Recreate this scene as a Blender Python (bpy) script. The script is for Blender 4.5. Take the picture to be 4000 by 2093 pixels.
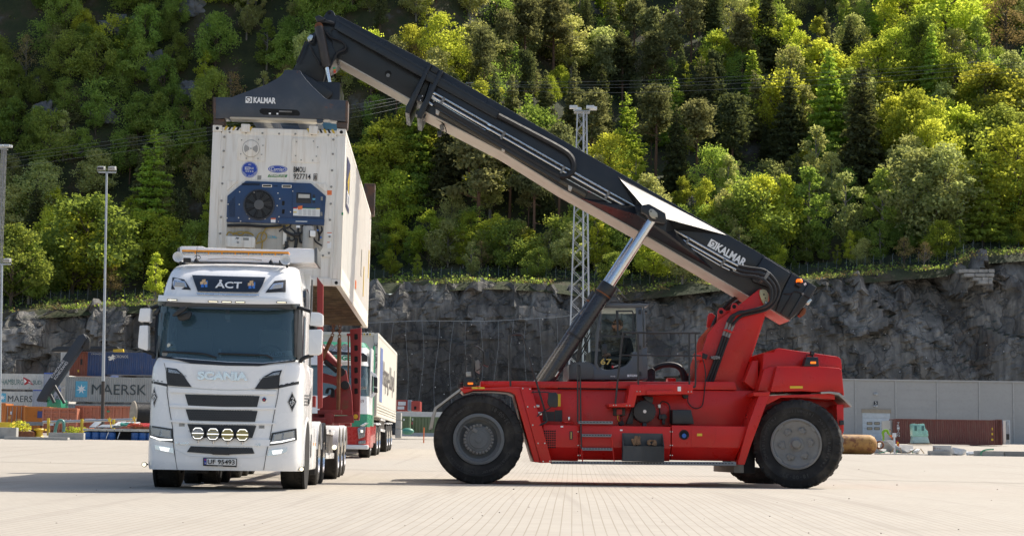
import bpy, bmesh, math, random
from mathutils import Vector, Matrix, noise
import numpy as np
for o in list(bpy.data.objects): bpy.data.objects.remove(o, do_unlink=True)
SC = bpy.context.scene
COL = SC.collection
R = math.radians
# ------------------------------------------------------------------ camera
F_PX = 6700.0; CAM_H = 0.62; PITCH = R(6.2); ROLL = R(0.85)
cam_d = bpy.data.cameras.new('camera'); cam = bpy.data.objects.new('camera', cam_d); COL.objects.link(cam)
cam_d.sensor_width = 36; cam_d.sensor_fit = 'HORIZONTAL'; cam_d.lens = F_PX / 4000 * 36
cam_d.clip_start = 0.5; cam_d.clip_end = 3000
CAM_M = Matrix.Translation((0,0, CAM_H)) @ Matrix.Rotation(math.pi / 2 + PITCH,4, 'X') @ Matrix.Rotation(ROLL,4, 'Z')
cam.matrix_world = CAM_M
SC.camera = cam
# ------------------------------------------------------------------ light
SUN = Vector((0.69,0.60,1.0)).normalized()          # direction towards the sun
world = bpy.data.worlds.new('World'); SC.world = world; world.use_nodes = True
wn = world.node_tree.nodes; wl = world.node_tree.links
sky = wn.new('ShaderNodeTexSky'); sky.sky_type = 'NISHITA'; sky.sun_disc = False
sky.sun_elevation = math.asin(SUN.z); sky.sun_rotation = math.atan2(SUN.x, SUN.y)
sky.air_density = 1.0; sky.dust_density = 2.6; sky.ozone_density = 0.7
wn['Background'].inputs['Strength'].default_value = 0.125
wl.new(sky.outputs[0], wn['Background'].inputs['Color'])
sl = bpy.data.lights.new('sun', 'SUN'); sl.energy = 4.0; sl.angle = R(0.53); sl.color = (1.0,0.93,0.82)
so = bpy.data.objects.new('sun', sl); COL.objects.link(so)
so.rotation_euler = (-SUN).to_track_quat('-Z', 'Y').to_euler()
so.location = (40,40,80)
vs = SC.view_settings; vs.view_transform = 'Standard'; vs.look = 'None'; vs.gamma = 1.0; vs.use_curve_mapping = False
vs.exposure = 0.66
SC.cycles.max_bounces = 6; SC.cycles.transparent_max_bounces = 12
SC.cycles.use_denoising = True

# ------------------------------------------------------------------ pixel helpers (a pixel gives only a direction)
CAM_O = CAM_M.translation.copy(); CAM_R = CAM_M.to_3x3()
def ray(px, py): return CAM_R @ Vector(((px - 2000) / F_PX,-(py - 1046.5) / F_PX,-1.0))
def at_y(px, py, Y):
    d = ray(px, py); return CAM_O + d * ((Y - CAM_O.y) / d.y)
GP = [(0,-.30),(10,-.25),(17,-.17),(24,-.06),(29,.0),(37,.01),(42,.10),(56,.42),(72,.78),(90,1.0),(110,1.2),(172,2.15),(230,3.0),(300,3.6),(3000,4.0)]
def gz(y):
    if y <= GP[0][0]: return GP[0][1]
    for (a, za),(b, zb) in zip(GP, GP[1:]):
        if y <= b:
            t = (y - a) / (b - a); return za + (zb - za) * t
    return GP[-1][1]
def on_ground(px, py):
    d = ray(px, py); t = 5.0
    while t < 600:
        p = CAM_O + d * t
        if p.z <= gz(p.y): return p
        t += 0.05 if t < 60 else 0.3
    return p
class Frame:
    """local axes of a thing; px() puts a photo pixel on a plane of the thing"""
    def __init__(s, loc, yaw=0, pitch=0, roll=0):
        s.m = Matrix.Translation(loc) @ Matrix.Rotation(R(yaw),4, 'Z') @ Matrix.Rotation(R(pitch),4, 'X') @ Matrix.Rotation(R(roll),4, 'Y')
        s.i = s.m.inverted()
    def px(s, px, py, y=None, x=None, z=None):
        o = s.i @ CAM_O; d = s.i.to_3x3() @ ray(px, py)
        if y is not None: t = (y - o.y) / d.y
        elif x is not None: t = (x - o.x) / d.x
        else: t = (z - o.z) / d.z
        return o + d * t
    def xz(s, pts, y):
        r = []
        for a, b in pts:
            p = s.px(a, b, y=y); r.append((p.x, p.z))
        return r

# ------------------------------------------------------------------ materials
def nmat(name):
    m = bpy.data.materials.new(name); m.use_nodes = True
    nt = m.node_tree; b = nt.nodes['Principled BSDF']; return m, nt, b
def ramp(nt, fac, stops):
    r = nt.nodes.new('ShaderNodeValToRGB'); e = r.color_ramp.elements
    while len(e) < len(stops): e.new(0.5)
    for el,(p, c) in zip(e, stops):
        el.position = p; el.color = (c[0], c[1], c[2],1) if not isinstance(c,(int, float)) else (c, c, c,1)
    nt.links.new(fac, r.inputs[0]); return r.outputs[0]
def noise_tex(nt, scale, detail=4, stretch=None, rough=.55, coord='Object', dist=0):
    tc = nt.nodes.new('ShaderNodeTexCoord'); v = tc.outputs[coord]
    if stretch:
        mp = nt.nodes.new('ShaderNodeMapping'); mp.inputs['Scale'].default_value = stretch
        nt.links.new(v, mp.inputs[0]); v = mp.outputs[0]
    n = nt.nodes.new('ShaderNodeTexNoise'); n.inputs['Scale'].default_value = scale
    n.inputs['Detail'].default_value = detail; n.inputs['Roughness'].default_value = rough
    n.inputs['Distortion'].default_value = dist
    nt.links.new(v, n.inputs['Vector']); return n.outputs['Fac']
def mixc(nt, fac, a, b, mode='MIX'):
    m = nt.nodes.new('ShaderNodeMix'); m.data_type = 'RGBA'; m.blend_type = mode
    for sock, v in ((m.inputs[0], fac),(m.inputs[6], a),(m.inputs[7], b)):
        if hasattr(v, 'is_linked'): nt.links.new(v, sock)
        elif isinstance(v,(int, float)): sock.default_value = v
        else: sock.default_value = (v[0], v[1], v[2],1)
    return m.outputs[2]
def bump(nt, b, h, strength=.3, dist=.02):
    n = nt.nodes.new('ShaderNodeBump'); n.inputs['Strength'].default_value = strength; n.inputs['Distance'].default_value = dist
    nt.links.new(h, n.inputs['Height']); nt.links.new(n.outputs[0], b.inputs['Normal'])
def mat(name, col, rough=.5, metal=0, var=.12, scale=2.5, dirt=None, dirt_amt=.4, streak=False, bmp=0, coat=0, spec=.5, rust=None):
    """painted / plain surface: a base colour with uneven tone, dirt streaks and roughness wear"""
    m, nt, b = nmat(name)
    n1 = noise_tex(nt, scale,5)
    c = ramp(nt, n1,[(.3,[k * (1 - var) for k in col]),(.7,[min(1, k * (1 + var * .6)) for k in col])])
    if dirt is not None:
        st = (5,5,.35) if streak else None
        n2 = noise_tex(nt,3.0,6, st,.62)
        f = ramp(nt, n2,[(.48,0),(.78, dirt_amt)])
        c = mixc(nt, f, c, dirt)
    if rust is not None:
        n4 = noise_tex(nt,2.2,8, None,.7); f4 = ramp(nt, n4,[(.63 - .1 * rust,0),(.70 - .1 * rust,.9)])
        c = mixc(nt, f4, c,(.16,.055,.02))
    nt.links.new(c, b.inputs['Base Color'])
    n3 = noise_tex(nt, scale * 4,4)
    nt.links.new(ramp(nt, n3,[(.3, max(.02, rough - .1)),(.7, min(1, rough + .1))]), b.inputs['Roughness'])
    b.inputs['Metallic'].default_value = metal; b.inputs['Specular IOR Level'].default_value = spec
    b.inputs['Coat Weight'].default_value = coat; b.inputs['Coat Roughness'].default_value = .06
    if bmp: bump(nt, b, noise_tex(nt, scale * 12,5), bmp,.01)
    return m
def emit(name, col, s):
    m, nt, b = nmat(name); b.inputs['Base Color'].default_value = (*col,1)
    b.inputs['Emission Color'].default_value = (*col,1); b.inputs['Emission Strength'].default_value = s; return m
def glass(name, tint=(.75,.85,.86), alpha=.35, rough=.02):
    """thin pane: part clear, part mirror"""
    m, nt, b = nmat(name); out = nt.nodes['Material Output']
    tr = nt.nodes.new('ShaderNodeBsdfTransparent'); tr.inputs[0].default_value = (*tint,1)
    b.inputs['Base Color'].default_value = (.02,.03,.035,1); b.inputs['Roughness'].default_value = rough
    mx = nt.nodes.new('ShaderNodeMixShader'); mx.inputs[0].default_value = alpha
    nt.links.new(tr.outputs[0], mx.inputs[1]); nt.links.new(b.outputs[0], mx.inputs[2]); nt.links.new(mx.outputs[0], out.inputs[0]); return m

# ------------------------------------------------------------------ mesh helpers
class MB:
    def __init__(s): s.v = []; s.f = []
    def add(s, vs, fs):
        n = len(s.v); s.v += [tuple(v) for v in vs]; s.f += [tuple(i + n for i in f) for f in fs]; return s
    def box(s, c, d, m=None):
        x, y, z = c; a, b, h = d[0] / 2, d[1] / 2, d[2] / 2
        vs = [Vector((x + i * a, y + j * b, z + k * h)) for i in (-1,1) for j in (-1,1) for k in (-1,1)]
        if m: vs = [m @ v for v in vs]
        return s.add(vs,[(0,1,3,2),(4,6,7,5),(0,4,5,1),(2,3,7,6),(0,2,6,4),(1,5,7,3)])
    def lohi(s, lo, hi): return s.box([(a + b) / 2 for a, b in zip(lo, hi)],[abs(b - a) for a, b in zip(lo, hi)])
    def prism(s, poly, a, b, axis='y'):
        """outline in the plane across the axis, extruded from a to b"""
        def P(u, v, w): return {'y': (u, w, v), 'x': (w, u, v), 'z': (u, v, w)}[axis]
        n = len(poly)
        vs = [P(u, v, a) for u, v in poly] + [P(u, v, b) for u, v in poly]
        fs = [tuple(range(n)), tuple(range(2 * n - 1, n - 1,-1))] + [(i, i + n,(i + 1) % n + n,(i + 1) % n) for i in range(n)]
        return s.add(vs, fs)
    def frame(s, outer, inner, a, b, axis='y'):
        """a ring between two outlines with the same number of points"""
        def P(u, v, w): return {'y': (u, w, v), 'x': (w, u, v), 'z': (u, v, w)}[axis]
        n = len(outer); vs = [P(u, v, w) for w in (a, b) for q in (outer, inner) for u, v in q]
        fs = []
        for i in range(n):
            j = (i + 1) % n
            fs += [(i, j, n + j, n + i),(2 * n + i,3 * n + i,3 * n + j,2 * n + j),(i,2 * n + i,2 * n + j, j),(n + i, n + j,3 * n + j,3 * n + i)]
        return s.add(vs, fs)
    def cyl(s, p, q, r, r2=None, n=16, cap=True):
        p = Vector(p); q = Vector(q); r2 = r if r2 is None else r2
        d = (q - p).normalized(); u = d.orthogonal().normalized(); w = d.cross(u)
        vs = []
        for c, rr in ((p, r),(q, r2)):
            vs += [c + u * rr * math.cos(t) + w * rr * math.sin(t) for t in [2 * math.pi * i / n for i in range(n)]]
        fs = [(i,(i + 1) % n, n + (i + 1) % n, n + i) for i in range(n)]
        if cap: fs += [tuple(range(n - 1,-1,-1)), tuple(range(n,2 * n))]
        return s.add(vs, fs)
    def tube(s, pts, r, n=8, cap=True):
        pts = [Vector(p) for p in pts]; m = len(pts); vs = []
        rr = r if isinstance(r,(list, tuple)) else [r] * m
        u = None
        for i, p in enumerate(pts):
            d = (pts[min(i + 1, m - 1)] - pts[max(i - 1,0)]).normalized()
            if u is None: u = d.orthogonal().normalized()
            u = (u - d * u.dot(d)); u = u.normalized() if u.length > 1e-6 else d.orthogonal().normalized()
            w = d.cross(u)
            vs += [p + (u * math.cos(2 * math.pi * k / n) + w * math.sin(2 * math.pi * k / n)) * rr[i] for k in range(n)]
        fs = [(i * n + k, i * n + (k + 1) % n,(i + 1) * n + (k + 1) % n,(i + 1) * n + k) for i in range(m - 1) for k in range(n)]
        if cap: fs += [tuple(range(n - 1,-1,-1)), tuple(range((m - 1) * n, m * n))]
        return s.add(vs, fs)
    def lathe(s, prof, o=(0,0,0), axis='y', n=32, close=False):
        """prof: (radius, along axis)"""
        vs = []
        for r, a in prof:
            for k in range(n):
                t = 2 * math.pi * k / n; c, q = r * math.cos(t), r * math.sin(t)
                p = {'y': (c, a, q), 'x': (a, c, q), 'z': (c, q, a)}[axis]
                vs.append((p[0] + o[0], p[1] + o[1], p[2] + o[2]))
        m = len(prof)
        fs = [(i * n + k, i * n + (k + 1) % n,(i + 1) * n + (k + 1) % n,(i + 1) * n + k) for i in range(m - 1) for k in range(n)]
        if close: fs += [tuple(range(n)), tuple(range(m * n - 1,(m - 1) * n - 1,-1))]
        return s.add(vs, fs)
    def quad(s, a, b, c, d): return s.add([a, b, c, d],[(0,1,2,3)])
    def loft(s, rows, closed=False):
        """rows of equally many points joined to a skin"""
        n = len(rows[0]); m = len(rows); vs = [p for r in rows for p in r]; k = n if closed else n - 1
        return s.add(vs,[(i * n + j, i * n + (j + 1) % n,(i + 1) * n + (j + 1) % n,(i + 1) * n + j) for i in range(m - 1) for j in range(k)])
    def xf(s, m):
        s.v = [tuple(m @ Vector(v)) for v in s.v]; return s
    def mesh(s, name, bevel=0, seg=2, smooth=None, fix=True):
        me = bpy.data.meshes.new(name); me.from_pydata(s.v,[], s.f)
        if bevel or fix:
            bm = bmesh.new(); bm.from_mesh(me)
            if fix: bmesh.ops.recalc_face_normals(bm, faces=bm.faces)
            if bevel:
                bmesh.ops.remove_doubles(bm, verts=bm.verts, dist=1e-5)
                ed = [e for e in bm.edges if len(e.link_faces) == 2 and e.calc_face_angle(0) > .5]
                bmesh.ops.bevel(bm, geom=ed, offset=bevel, segments=seg, profile=.6, affect='EDGES', clamp_overlap=True)
            bm.to_mesh(me); bm.free()
        if smooth is None: smooth = bool(bevel)
        if smooth:
            me.shade_smooth()
            me.set_sharp_from_angle(angle=R(38))
        me.update(); return me
def cat_p(pts, k=6):
    """smooth curve through points"""
    pts = [Vector(p) for p in pts]; out = []
    for i in range(len(pts) - 1):
        a = pts[max(i - 1,0)]; b = pts[i]; c = pts[i + 1]; d = pts[min(i + 2, len(pts) - 1)]
        for j in range(k):
            t = j / k
            out.append(.5 * (2 * b + (c - a) * t + (2 * a - 5 * b + 4 * c - d) * t * t + (3 * b - a - 3 * c + d) * t ** 3))
    out.append(pts[-1]); return out
def link(name, me, m=None, parent=None, mw=None):
    o = bpy.data.objects.new(name, me); COL.objects.link(o)
    if m is not None and me is not None:
        if not me.materials: me.materials.append(m)
    if parent is not None: o.parent = parent
    if mw is not None: o.matrix_basis = mw
    return o
def part(name, mb, m, parent, bevel=0, smooth=None, label=None, seg=2, fix=True):
    o = link(name, mb.mesh(name, bevel, seg, smooth, fix), m, parent)
    if label: o['label'] = label
    return o
def tag(o, label, cat, group=None, kind=None):
    o['label'] = label; o['category'] = cat
    if group: o['group'] = group
    if kind: o['kind'] = kind
    return o
def thing(name, label, cat, frame=None, group=None, loc=None):
    o = bpy.data.objects.new(name, None); COL.objects.link(o); o.empty_display_size = .2
    if frame is not None: o.matrix_basis = frame.m
    elif loc is not None: o.location = loc
    return tag(o, label, cat, group)
def struct(name, mb, m, smooth=False, fix=True):
    o = part(name, mb, m, None,0, smooth, None,2, fix); o['kind'] = 'structure'; return o
def clone(o, parent):
    c = o.copy(); COL.objects.link(c); c.parent = parent
    for ch in o.children: clone(ch, c)
    return c
def text(s, size, m, parent, loc, rot=(math.pi / 2,0,0), depth=.004, name='lettering', width=None, align='CENTER', shear=0, bold=0, space=1.0, height=None):
    cu = bpy.data.curves.new(name, 'FONT'); cu.body = s; cu.size = size; cu.extrude = depth
    cu.align_x = align; cu.align_y = 'CENTER'; cu.shear = shear; cu.offset = bold; cu.space_character = space; cu.resolution_u = 3
    t = bpy.data.objects.new('tmp', cu); COL.objects.link(t)
    dg = bpy.context.evaluated_depsgraph_get(); me = bpy.data.meshes.new_from_object(t.evaluated_get(dg))
    bpy.data.objects.remove(t, do_unlink=True)
    xs = [v.co.x for v in me.vertices]; ys = [v.co.y for v in me.vertices]
    if xs:
        w = max(xs) - min(xs); h = max(ys) - min(ys)
        sx = width / w if width else 1.0; sy = height / h if height else (1.0 if not width else 1.0)
        cx = (max(xs) + min(xs)) / 2 if align == 'CENTER' else 0; cy = (max(ys) + min(ys)) / 2
        for v in me.vertices: v.co.x = (v.co.x - cx) * sx; v.co.y = (v.co.y - cy) * sy
    o = link(name, me, m, parent); o.location = loc; o.rotation_euler = rot; return o
def rnd(a, b): return random.uniform(a, b)
random.seed(7)
# ================================================================== SETTING
YC = 318.0                                            # foot of the cliff
CT = [(-400,1235),(0,1222),(450,1196),(760,1185),(1100,1150),(1500,1118),(1900,1098),(2150,1110),(2400,1150),(2600,1130),(2900,1095),(3200,1090),(3450,1070),(3700,1050),(3800,1005),(4400,960)]
def lerp(tab, x):
    if x <= tab[0][0]: return tab[0][1]
    for (a, va),(b, vb) in zip(tab, tab[1:]):
        if x <= b: return va + (vb - va) * (x - a) / (b - a)
    return tab[-1][1]
CTW = []                                              # cliff top in metres
for px, py in CT:
    p = at_y(px, py, YC + 6); CTW.append((p.x, p.z))
def ctop(x): return lerp(CTW, x)
def fb(p, o=4): return noise.fractal(Vector(p),1.0,2.0, o)
def hill_z(x, y):
    u = y - (YC + 6)
    zt = ctop(x)
    if u < 0: return zt
    s = .5 + .5 * math.tanh((x + 18) / 16)            # 0 on the left, 1 on the right
    g1 = 3 + 0.20 * min(u,16)
    steep = (1 - s) * 2.1 + s * .74; foot = (1 - s) * 42 + s * 16
    base = zt + .16 * min(u,16) + max(0, min(u, foot) - 16) * .38 + max(0, u - foot) * steep
    base += max(0, u - 82) * 3.2 * min(1, max(0,(8 - x) / 34))    # unseen steep rise, added above the view to shade the left slope
    base += fb((x / 45, y / 45,3.1),3) * min(9, u * .22)
    return base
# ---- the paved yard
def paving_mat():
    m, nt, b = nmat('concrete_paving')
    tc = nt.nodes.new('ShaderNodeTexCoord'); mp = nt.nodes.new('ShaderNodeMapping')
    mp.inputs['Rotation'].default_value = (0,0, R(2.1)); nt.links.new(tc.outputs['Object'], mp.inputs[0])
    br = nt.nodes.new('ShaderNodeTexBrick'); br.offset = .5
    br.inputs['Scale'].default_value = 1.0; br.inputs['Brick Width'].default_value = .21; br.inputs['Row Height'].default_value = .118
    br.inputs['Mortar Size'].default_value = .007; br.inputs['Mortar Smooth'].default_value = .3
    br.inputs['Color1'].default_value = (.388,.356,.306,1); br.inputs['Color2'].default_value = (.42,.382,.327,1); br.inputs['Mortar'].default_value = (.275,.242,.192,1)
    rot = nt.nodes.new('ShaderNodeMapping'); rot.inputs['Rotation'].default_value = (0,0, R(90)); nt.links.new(mp.outputs[0], rot.inputs[0])
    nt.links.new(rot.outputs[0], br.inputs['Vector'])
    c = br.outputs['Color']
    big = noise_tex(nt,.22,6, None,.6); c = mixc(nt, ramp(nt, big,[(.4,0),(.72,.35)]), c,(.32,.28,.23))
    st = noise_tex(nt,.9,6,(1,.35,1),.65); c = mixc(nt, ramp(nt, st,[(.5,0),(.75,.28)]), c,(.44,.41,.365))
    sp = noise_tex(nt,40,3, None,.7); c = mixc(nt, ramp(nt, sp,[(.60,0),(.72,.35)]), c,(.28,.245,.2))
    tm = noise_tex(nt,1.1,3,(2.2,.05,1),.5); c = mixc(nt, ramp(nt, tm,[(.56,0),(.70,.38)]), c,(.26,.23,.195))
    t2_ = noise_tex(nt,.8,3,(.05,1.6,1),.5); c = mixc(nt, ramp(nt, t2_,[(.60,0),(.72,.22)]), c,(.27,.24,.2))
    oil = noise_tex(nt,.12,4,(1,.25,1),.5); c = mixc(nt, ramp(nt, oil,[(.62,0),(.74,.16)]), c,(.24,.21,.18))
    nt.links.new(c, b.inputs['Base Color']); b.inputs['Roughness'].default_value = .9; b.inputs['Specular IOR Level'].default_value = .25
    bump(nt, b, br.outputs['Fac'],-.4,.006)
    return m
g = MB(); ys = [-60,-20,0] + [3 + i * 1.5 for i in range(60)] + [95,105,120,140,160,185,210,240,270,300,322]
xs = [-500,-250,-120] + list(range(-100,101,5)) + [120,250,500]
rows = [[(x, y, gz(y) + .02 * fb((x / 9, y / 9,0),2) * (1 if y < 90 else 2)) for x in xs] for y in ys]
g.loft(rows); ground = struct('ground', g, paving_mat(), True)
M_drain = mat('drain_slot',(.09,.10,.085),.8)
M_conc = mat('concrete',(.36,.35,.32),.9, var=.2, dirt=(.2,.19,.17), bmp=.3)
for (ax, ay),(bx, by), w in (((-200,1800),(4300,1893),.05),((1500,1748),(2050,1752),.06)):
    a = on_ground(ax, ay); bq = on_ground(bx, by)
    n = 40; mb = MB(); d = (bq - a); r_ = []
    for i in range(n + 1):
        p = a + d * (i / n); z = gz(p.y) + .02 * fb((p.x / 9, p.y / 9,0),2) + .008
        r_.append([(p.x, p.y - w, z),(p.x, p.y + w, z)])
    mb.loft(r_); struct('drain_channel', mb, M_drain)
# ---- cliff
def rock_mat():
    m, nt, b = nmat('cliff_rock')
    n = noise_tex(nt,.16,9,(1,1,.7),.68, dist=.6)
    c = ramp(nt, n,[(.34,(.055,.052,.048)),(.47,(.135,.128,.116)),(.57,(.24,.225,.20)),(.70,(.40,.375,.335))])
    st = noise_tex(nt,.35,6,(2.6,2.6,.16),.6); c = mixc(nt, ramp(nt, st,[(.42,0),(.66,.8)]), c,(.045,.043,.042))
    ru = noise_tex(nt,.11,7, None,.65); c = mixc(nt, ramp(nt, ru,[(.56,0),(.72,.55)]), c,(.20,.12,.065))
    geo = nt.nodes.new('ShaderNodeNewGeometry'); sx = nt.nodes.new('ShaderNodeSeparateXYZ'); nt.links.new(geo.outputs['Normal'], sx.inputs[0])
    mo = noise_tex(nt,.5,6, None,.7)
    mm = nt.nodes.new('ShaderNodeMath'); mm.operation = 'MULTIPLY'; nt.links.new(ramp(nt, sx.outputs['Z'],[(.6,0),(.9,.8)]), mm.inputs[0]); nt.links.new(ramp(nt, mo,[(.4,0),(.6,1)]), mm.inputs[1])
    c = mixc(nt, mm.outputs[0], c,(.055,.062,.020))
    tc = nt.nodes.new('ShaderNodeTexCoord'); mp = nt.nodes.new('ShaderNodeMapping'); mp.inputs['Scale'].default_value = (.22,.2,.075); mp.inputs['Rotation'].default_value = (0, R(14),0)
    nz = nt.nodes.new('ShaderNodeTexNoise'); nz.inputs['Scale'].default_value = .25; nz.inputs['Detail'].default_value = 5; va = nt.nodes.new('ShaderNodeVectorMath'); va.operation = 'MULTIPLY_ADD'; va.inputs[1].default_value = (9,9,9)
    nt.links.new(tc.outputs['Object'], nz.inputs['Vector']); nt.links.new(nz.outputs['Color'], va.inputs[0]); nt.links.new(tc.outputs['Object'], va.inputs[2]); nt.links.new(va.outputs[0], mp.inputs[0])
    vo = nt.nodes.new('ShaderNodeTexVoronoi'); vo.feature = 'DISTANCE_TO_EDGE'; vo.inputs['Scale'].default_value = 1.0; nt.links.new(mp.outputs[0], vo.inputs['Vector'])
    vc = nt.nodes.new('ShaderNodeTexVoronoi'); vc.inputs['Scale'].default_value = 1.0; nt.links.new(mp.outputs[0], vc.inputs['Vector'])
    c = mixc(nt,.22, c, ramp(nt, vc.outputs['Color'],[(.2,(.045,.044,.044)),(.8,(.28,.27,.25))]), 'MIX')
    c = mixc(nt, ramp(nt, vo.outputs['Distance'],[(.0,.6),(.03,0)]), c,(.022,.021,.02))
    nt.links.new(c, b.inputs['Base Color']); b.inputs['Roughness'].default_value = .85; b.inputs['Specular IOR Level'].default_value = .3
    n1 = noise_tex(nt,1.2,10,(1,1,.6),.7); ad = nt.nodes.new('ShaderNodeMath'); ad.operation = 'MULTIPLY_ADD'; ad.inputs[1].default_value = 1.2; nt.links.new(ramp(nt, vo.outputs['Distance'],[(0,0),(.10,1)]), ad.inputs[0]); nt.links.new(n1, ad.inputs[2])
    bump(nt, b, ad.outputs[0],.7,.35); return m
NX, NZ = 420,84
x0, x1 = -175,190
def cliff_pt(x, t):
    zt = ctop(x); zb = 1.0
    z = zb + (zt - zb) * t
    p = Vector((x / 15, z / 19,1.7))
    def facet(v, A, B):
        """flat tilted plane per fracture cell"""
        q = noise.voronoi(v)[1][0]; g = noise.cell_vector(q * 7.3 + Vector((.5,.5,.5)))
        return ((g.x - .5) * (v.x - q.x) + (g.y - .5) * (v.y - q.y)) * A + (noise.cell(q * 5.1) - .0) * B
    wx = x + fb((x / 8, z / 8,2),3) * 1.6
    d = fb(p,3) * 1.8 + facet(Vector((wx / 10 + z / 26, z / 15,.3)),5.5,2.0) + facet(Vector((wx / 4.2 + z / 12, z / 6.5 - x / 40,4.3)),2.6,.8) * (.5 + .5 * t) + facet(Vector((wx / 1.8 + z / 6, z / 2.6,9.1)),1.0,.3) * (.3 + .7 * t)
    flat = .25 + .75 * (1 - math.exp(-((x + 3) / 24) ** 2) * (1 if z < zt * .66 else .25))
    d *= flat
    lean = 5.5 * t ** 1.6
    if t > .86: lean += (t - .86) * 13; z += fb((x / 3.5, t * 3,8),4) * 2.6
    return (x, YC + lean - d, z)
cb = MB(); cb.loft([[cliff_pt(x0 + (x1 - x0) * i / NX, j / NZ) for i in range(NX + 1)] for j in range(NZ + 1)])
M_rock = rock_mat(); cliff = struct('rock_cliff', cb, M_rock, False)
# net hung over the middle of the face, its hanging cables and the anchor plates of the face
M_net = glass('rockfall_net_wire',(1,1,1),.34,.8); M_net.node_tree.nodes['Principled BSDF'].inputs['Base Color'].default_value = (.035,.037,.040,1)
M_net.node_tree.nodes['Principled BSDF'].inputs['Specular IOR Level'].default_value = .1
M_galv = mat('galvanised_steel',(.42,.44,.46),.45,.6)
M_galvd = mat('dull_galvanised_steel',(.30,.32,.33),.6,.3)
def net_top(px): return lerp([(1400,1262),(1640,1252),(1900,1254),(2050,1246),(2200,1236),(2260,1225),(2700,1225)], px)
nt_root = thing('rockfall_net', 'dark wire rockfall net hung over the middle of the cliff face', 'net')
rows = []
for j in range(2,22):
    f = (j - 2) / 19
    row = []
    for i in range(61):
        px = 1380 + i * (2300 - 1380) / 60
        py = net_top(px) + f * 480 + (6 * math.sin(i * .9) if f == 0 else 0)
        y = YC - 2.6 + 1.4 * (1 - f) + .35 * math.sin(i * 1.3 + f * 3) + .3 * fb((i * .4, f * 5,1),2)
        row.append(at_y(px, py, y))
    rows.append(row)
mb = MB(); mb.loft(rows); part('net_sheet', mb, M_net, nt_root,0, True)
for px in range(1420,2290,58):
    mb = MB(); mb.tube([at_y(px + 8 * math.sin(f * 7 + px) - 14 * f, net_top(px) + f * 470, YC - 3.2 + 1.4 * (1 - f)) for f in [k / 9 for k in range(10)]],.03,4)
    part('hanging_cable', mb, M_galvd, nt_root,0, False)
mb = MB(); mb.tube([at_y(px, net_top(px), YC - 1.6) for px in range(1390,2290,20)],.06,4); part('top_cable', mb, M_galvd, nt_root,0, False)
bolts = MB(); rb = random.Random(3)
for k in range(170):
    px = rb.uniform(0,4000); py = rb.uniform(1180,1560)
    if py < lerp(CT, px) + 70: continue
    p = at_y(px, py, YC); t = (p.z - 1) / (ctop(p.x) - 1)
    if t > .85: continue
    q = cliff_pt(p.x, t); y = q[1] - .25 if not 1380 < px < 2300 else min(q[1] - .25, YC - 3.4)
    r_ = rb.uniform(.06,.13); bolts.cyl((p.x, y, p.z),(p.x, y - .12, p.z), r_, r_ * .6,6)
o = part('anchor_plate', bolts, mat('pale_steel',(.45,.46,.46),.6), cliff,0, False); o['kind'] = 'stuff'
# dry stone wall on the cliff edge at the right
M_stone = mat('wall_stone',(.30,.29,.27),.9, var=.35, scale=.8, bmp=.6)
sw = thing('dry_stone_wall', 'stacked grey block wall on the cliff edge at the right', 'wall')
rs = random.Random(5)
for r_i,(pa, pb, py) in enumerate(((3745,3885,1052),(3765,3885,1068),(3800,3880,1083),(3820,3876,1096))):
    px = pa
    while px < pb - 8:
        w = rs.uniform(24,44); w = min(w, pb - px)
        a = at_y(px, py, YC + 1.2); b_ = at_y(px + w - 1.5, py + 13.5, YC + 1.2)
        mb = MB(); mb.lohi((a.x, YC + .9 + rs.uniform(-.2,.2), b_.z),(b_.x, YC + 3.5, a.z)); part('stone', mb, M_stone, sw,.06); px += w
# ---- hillside
def hill_mat():
    m, nt, b = nmat('hillside_ground')
    n = noise_tex(nt,.12,8, None,.65)
    c = ramp(nt, n,[(.36,(.022,.030,.011)),(.5,(.038,.048,.016)),(.60,(.066,.052,.028)),(.69,(.12,.12,.11))])
    nt.links.new(c, b.inputs['Base Color']); b.inputs['Roughness'].default_value = .95; bump(nt, b, noise_tex(nt,.8,8, None,.7),.8,.6); return m
hb = MB(); hx = [-190 + i * 4 for i in range(99)]; hy = [YC + 5.5 + j * 3.2 for j in range(70)]
def rocky(x, y):
    return 0
rows = [[(x, y, hill_z(x, y) - (1.5 if j == 0 else 0)) for x in hx] for j, y in enumerate(hy)]
hb.loft(rows); hill = struct('hillside', hb, hill_mat(), True)
def hit_hill(px, py):
    d = ray(px, py); t = (YC + 6) / d.y
    while t < 700:
        p = CAM_O + d * t
        if p.z <= hill_z(p.x, p.y): return p
        t += 1.0
    return None
# rock outcrops on the shaded left slope
M_crop = mat('outcrop_rock',(.16,.16,.165),.9, var=.4, scale=.4, bmp=.8)
for k,(px, py, w, h) in enumerate(((470,120,9,5),(600,290,9,7),(745,45,8,5),(400,460,6,4),(745,365,8,4),(1690,125,5,6),(180,450,5,5),(300,590,5,2.5),(2400,60,7,4),(2310,50,5,5))):
    p = hit_hill(px, py)
    if p is None: continue
    mb = MB(); rr = random.Random(k); rows = []
    for i in range(13):
        th = math.pi * i / 12; row = []
        for j in range(24):
            ph = 2 * math.pi * j / 24; v = Vector((math.sin(th) * math.cos(ph), math.sin(th) * math.sin(ph), math.cos(th)))
            q = 1 + .45 * fb(v * 1.7 + Vector((k * 3,0,0)),4) + .25 * noise.cell(v * 3 + Vector((k,0,0)))
            row.append((v.x * w * .5 * q, v.y * 2.0 * q, v.z * h * .6 * q))
        rows.append(row)
    mb.loft(rows, True); o = part('rock_outcrop', mb, M_crop, hill,0, False); o.location = p
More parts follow.
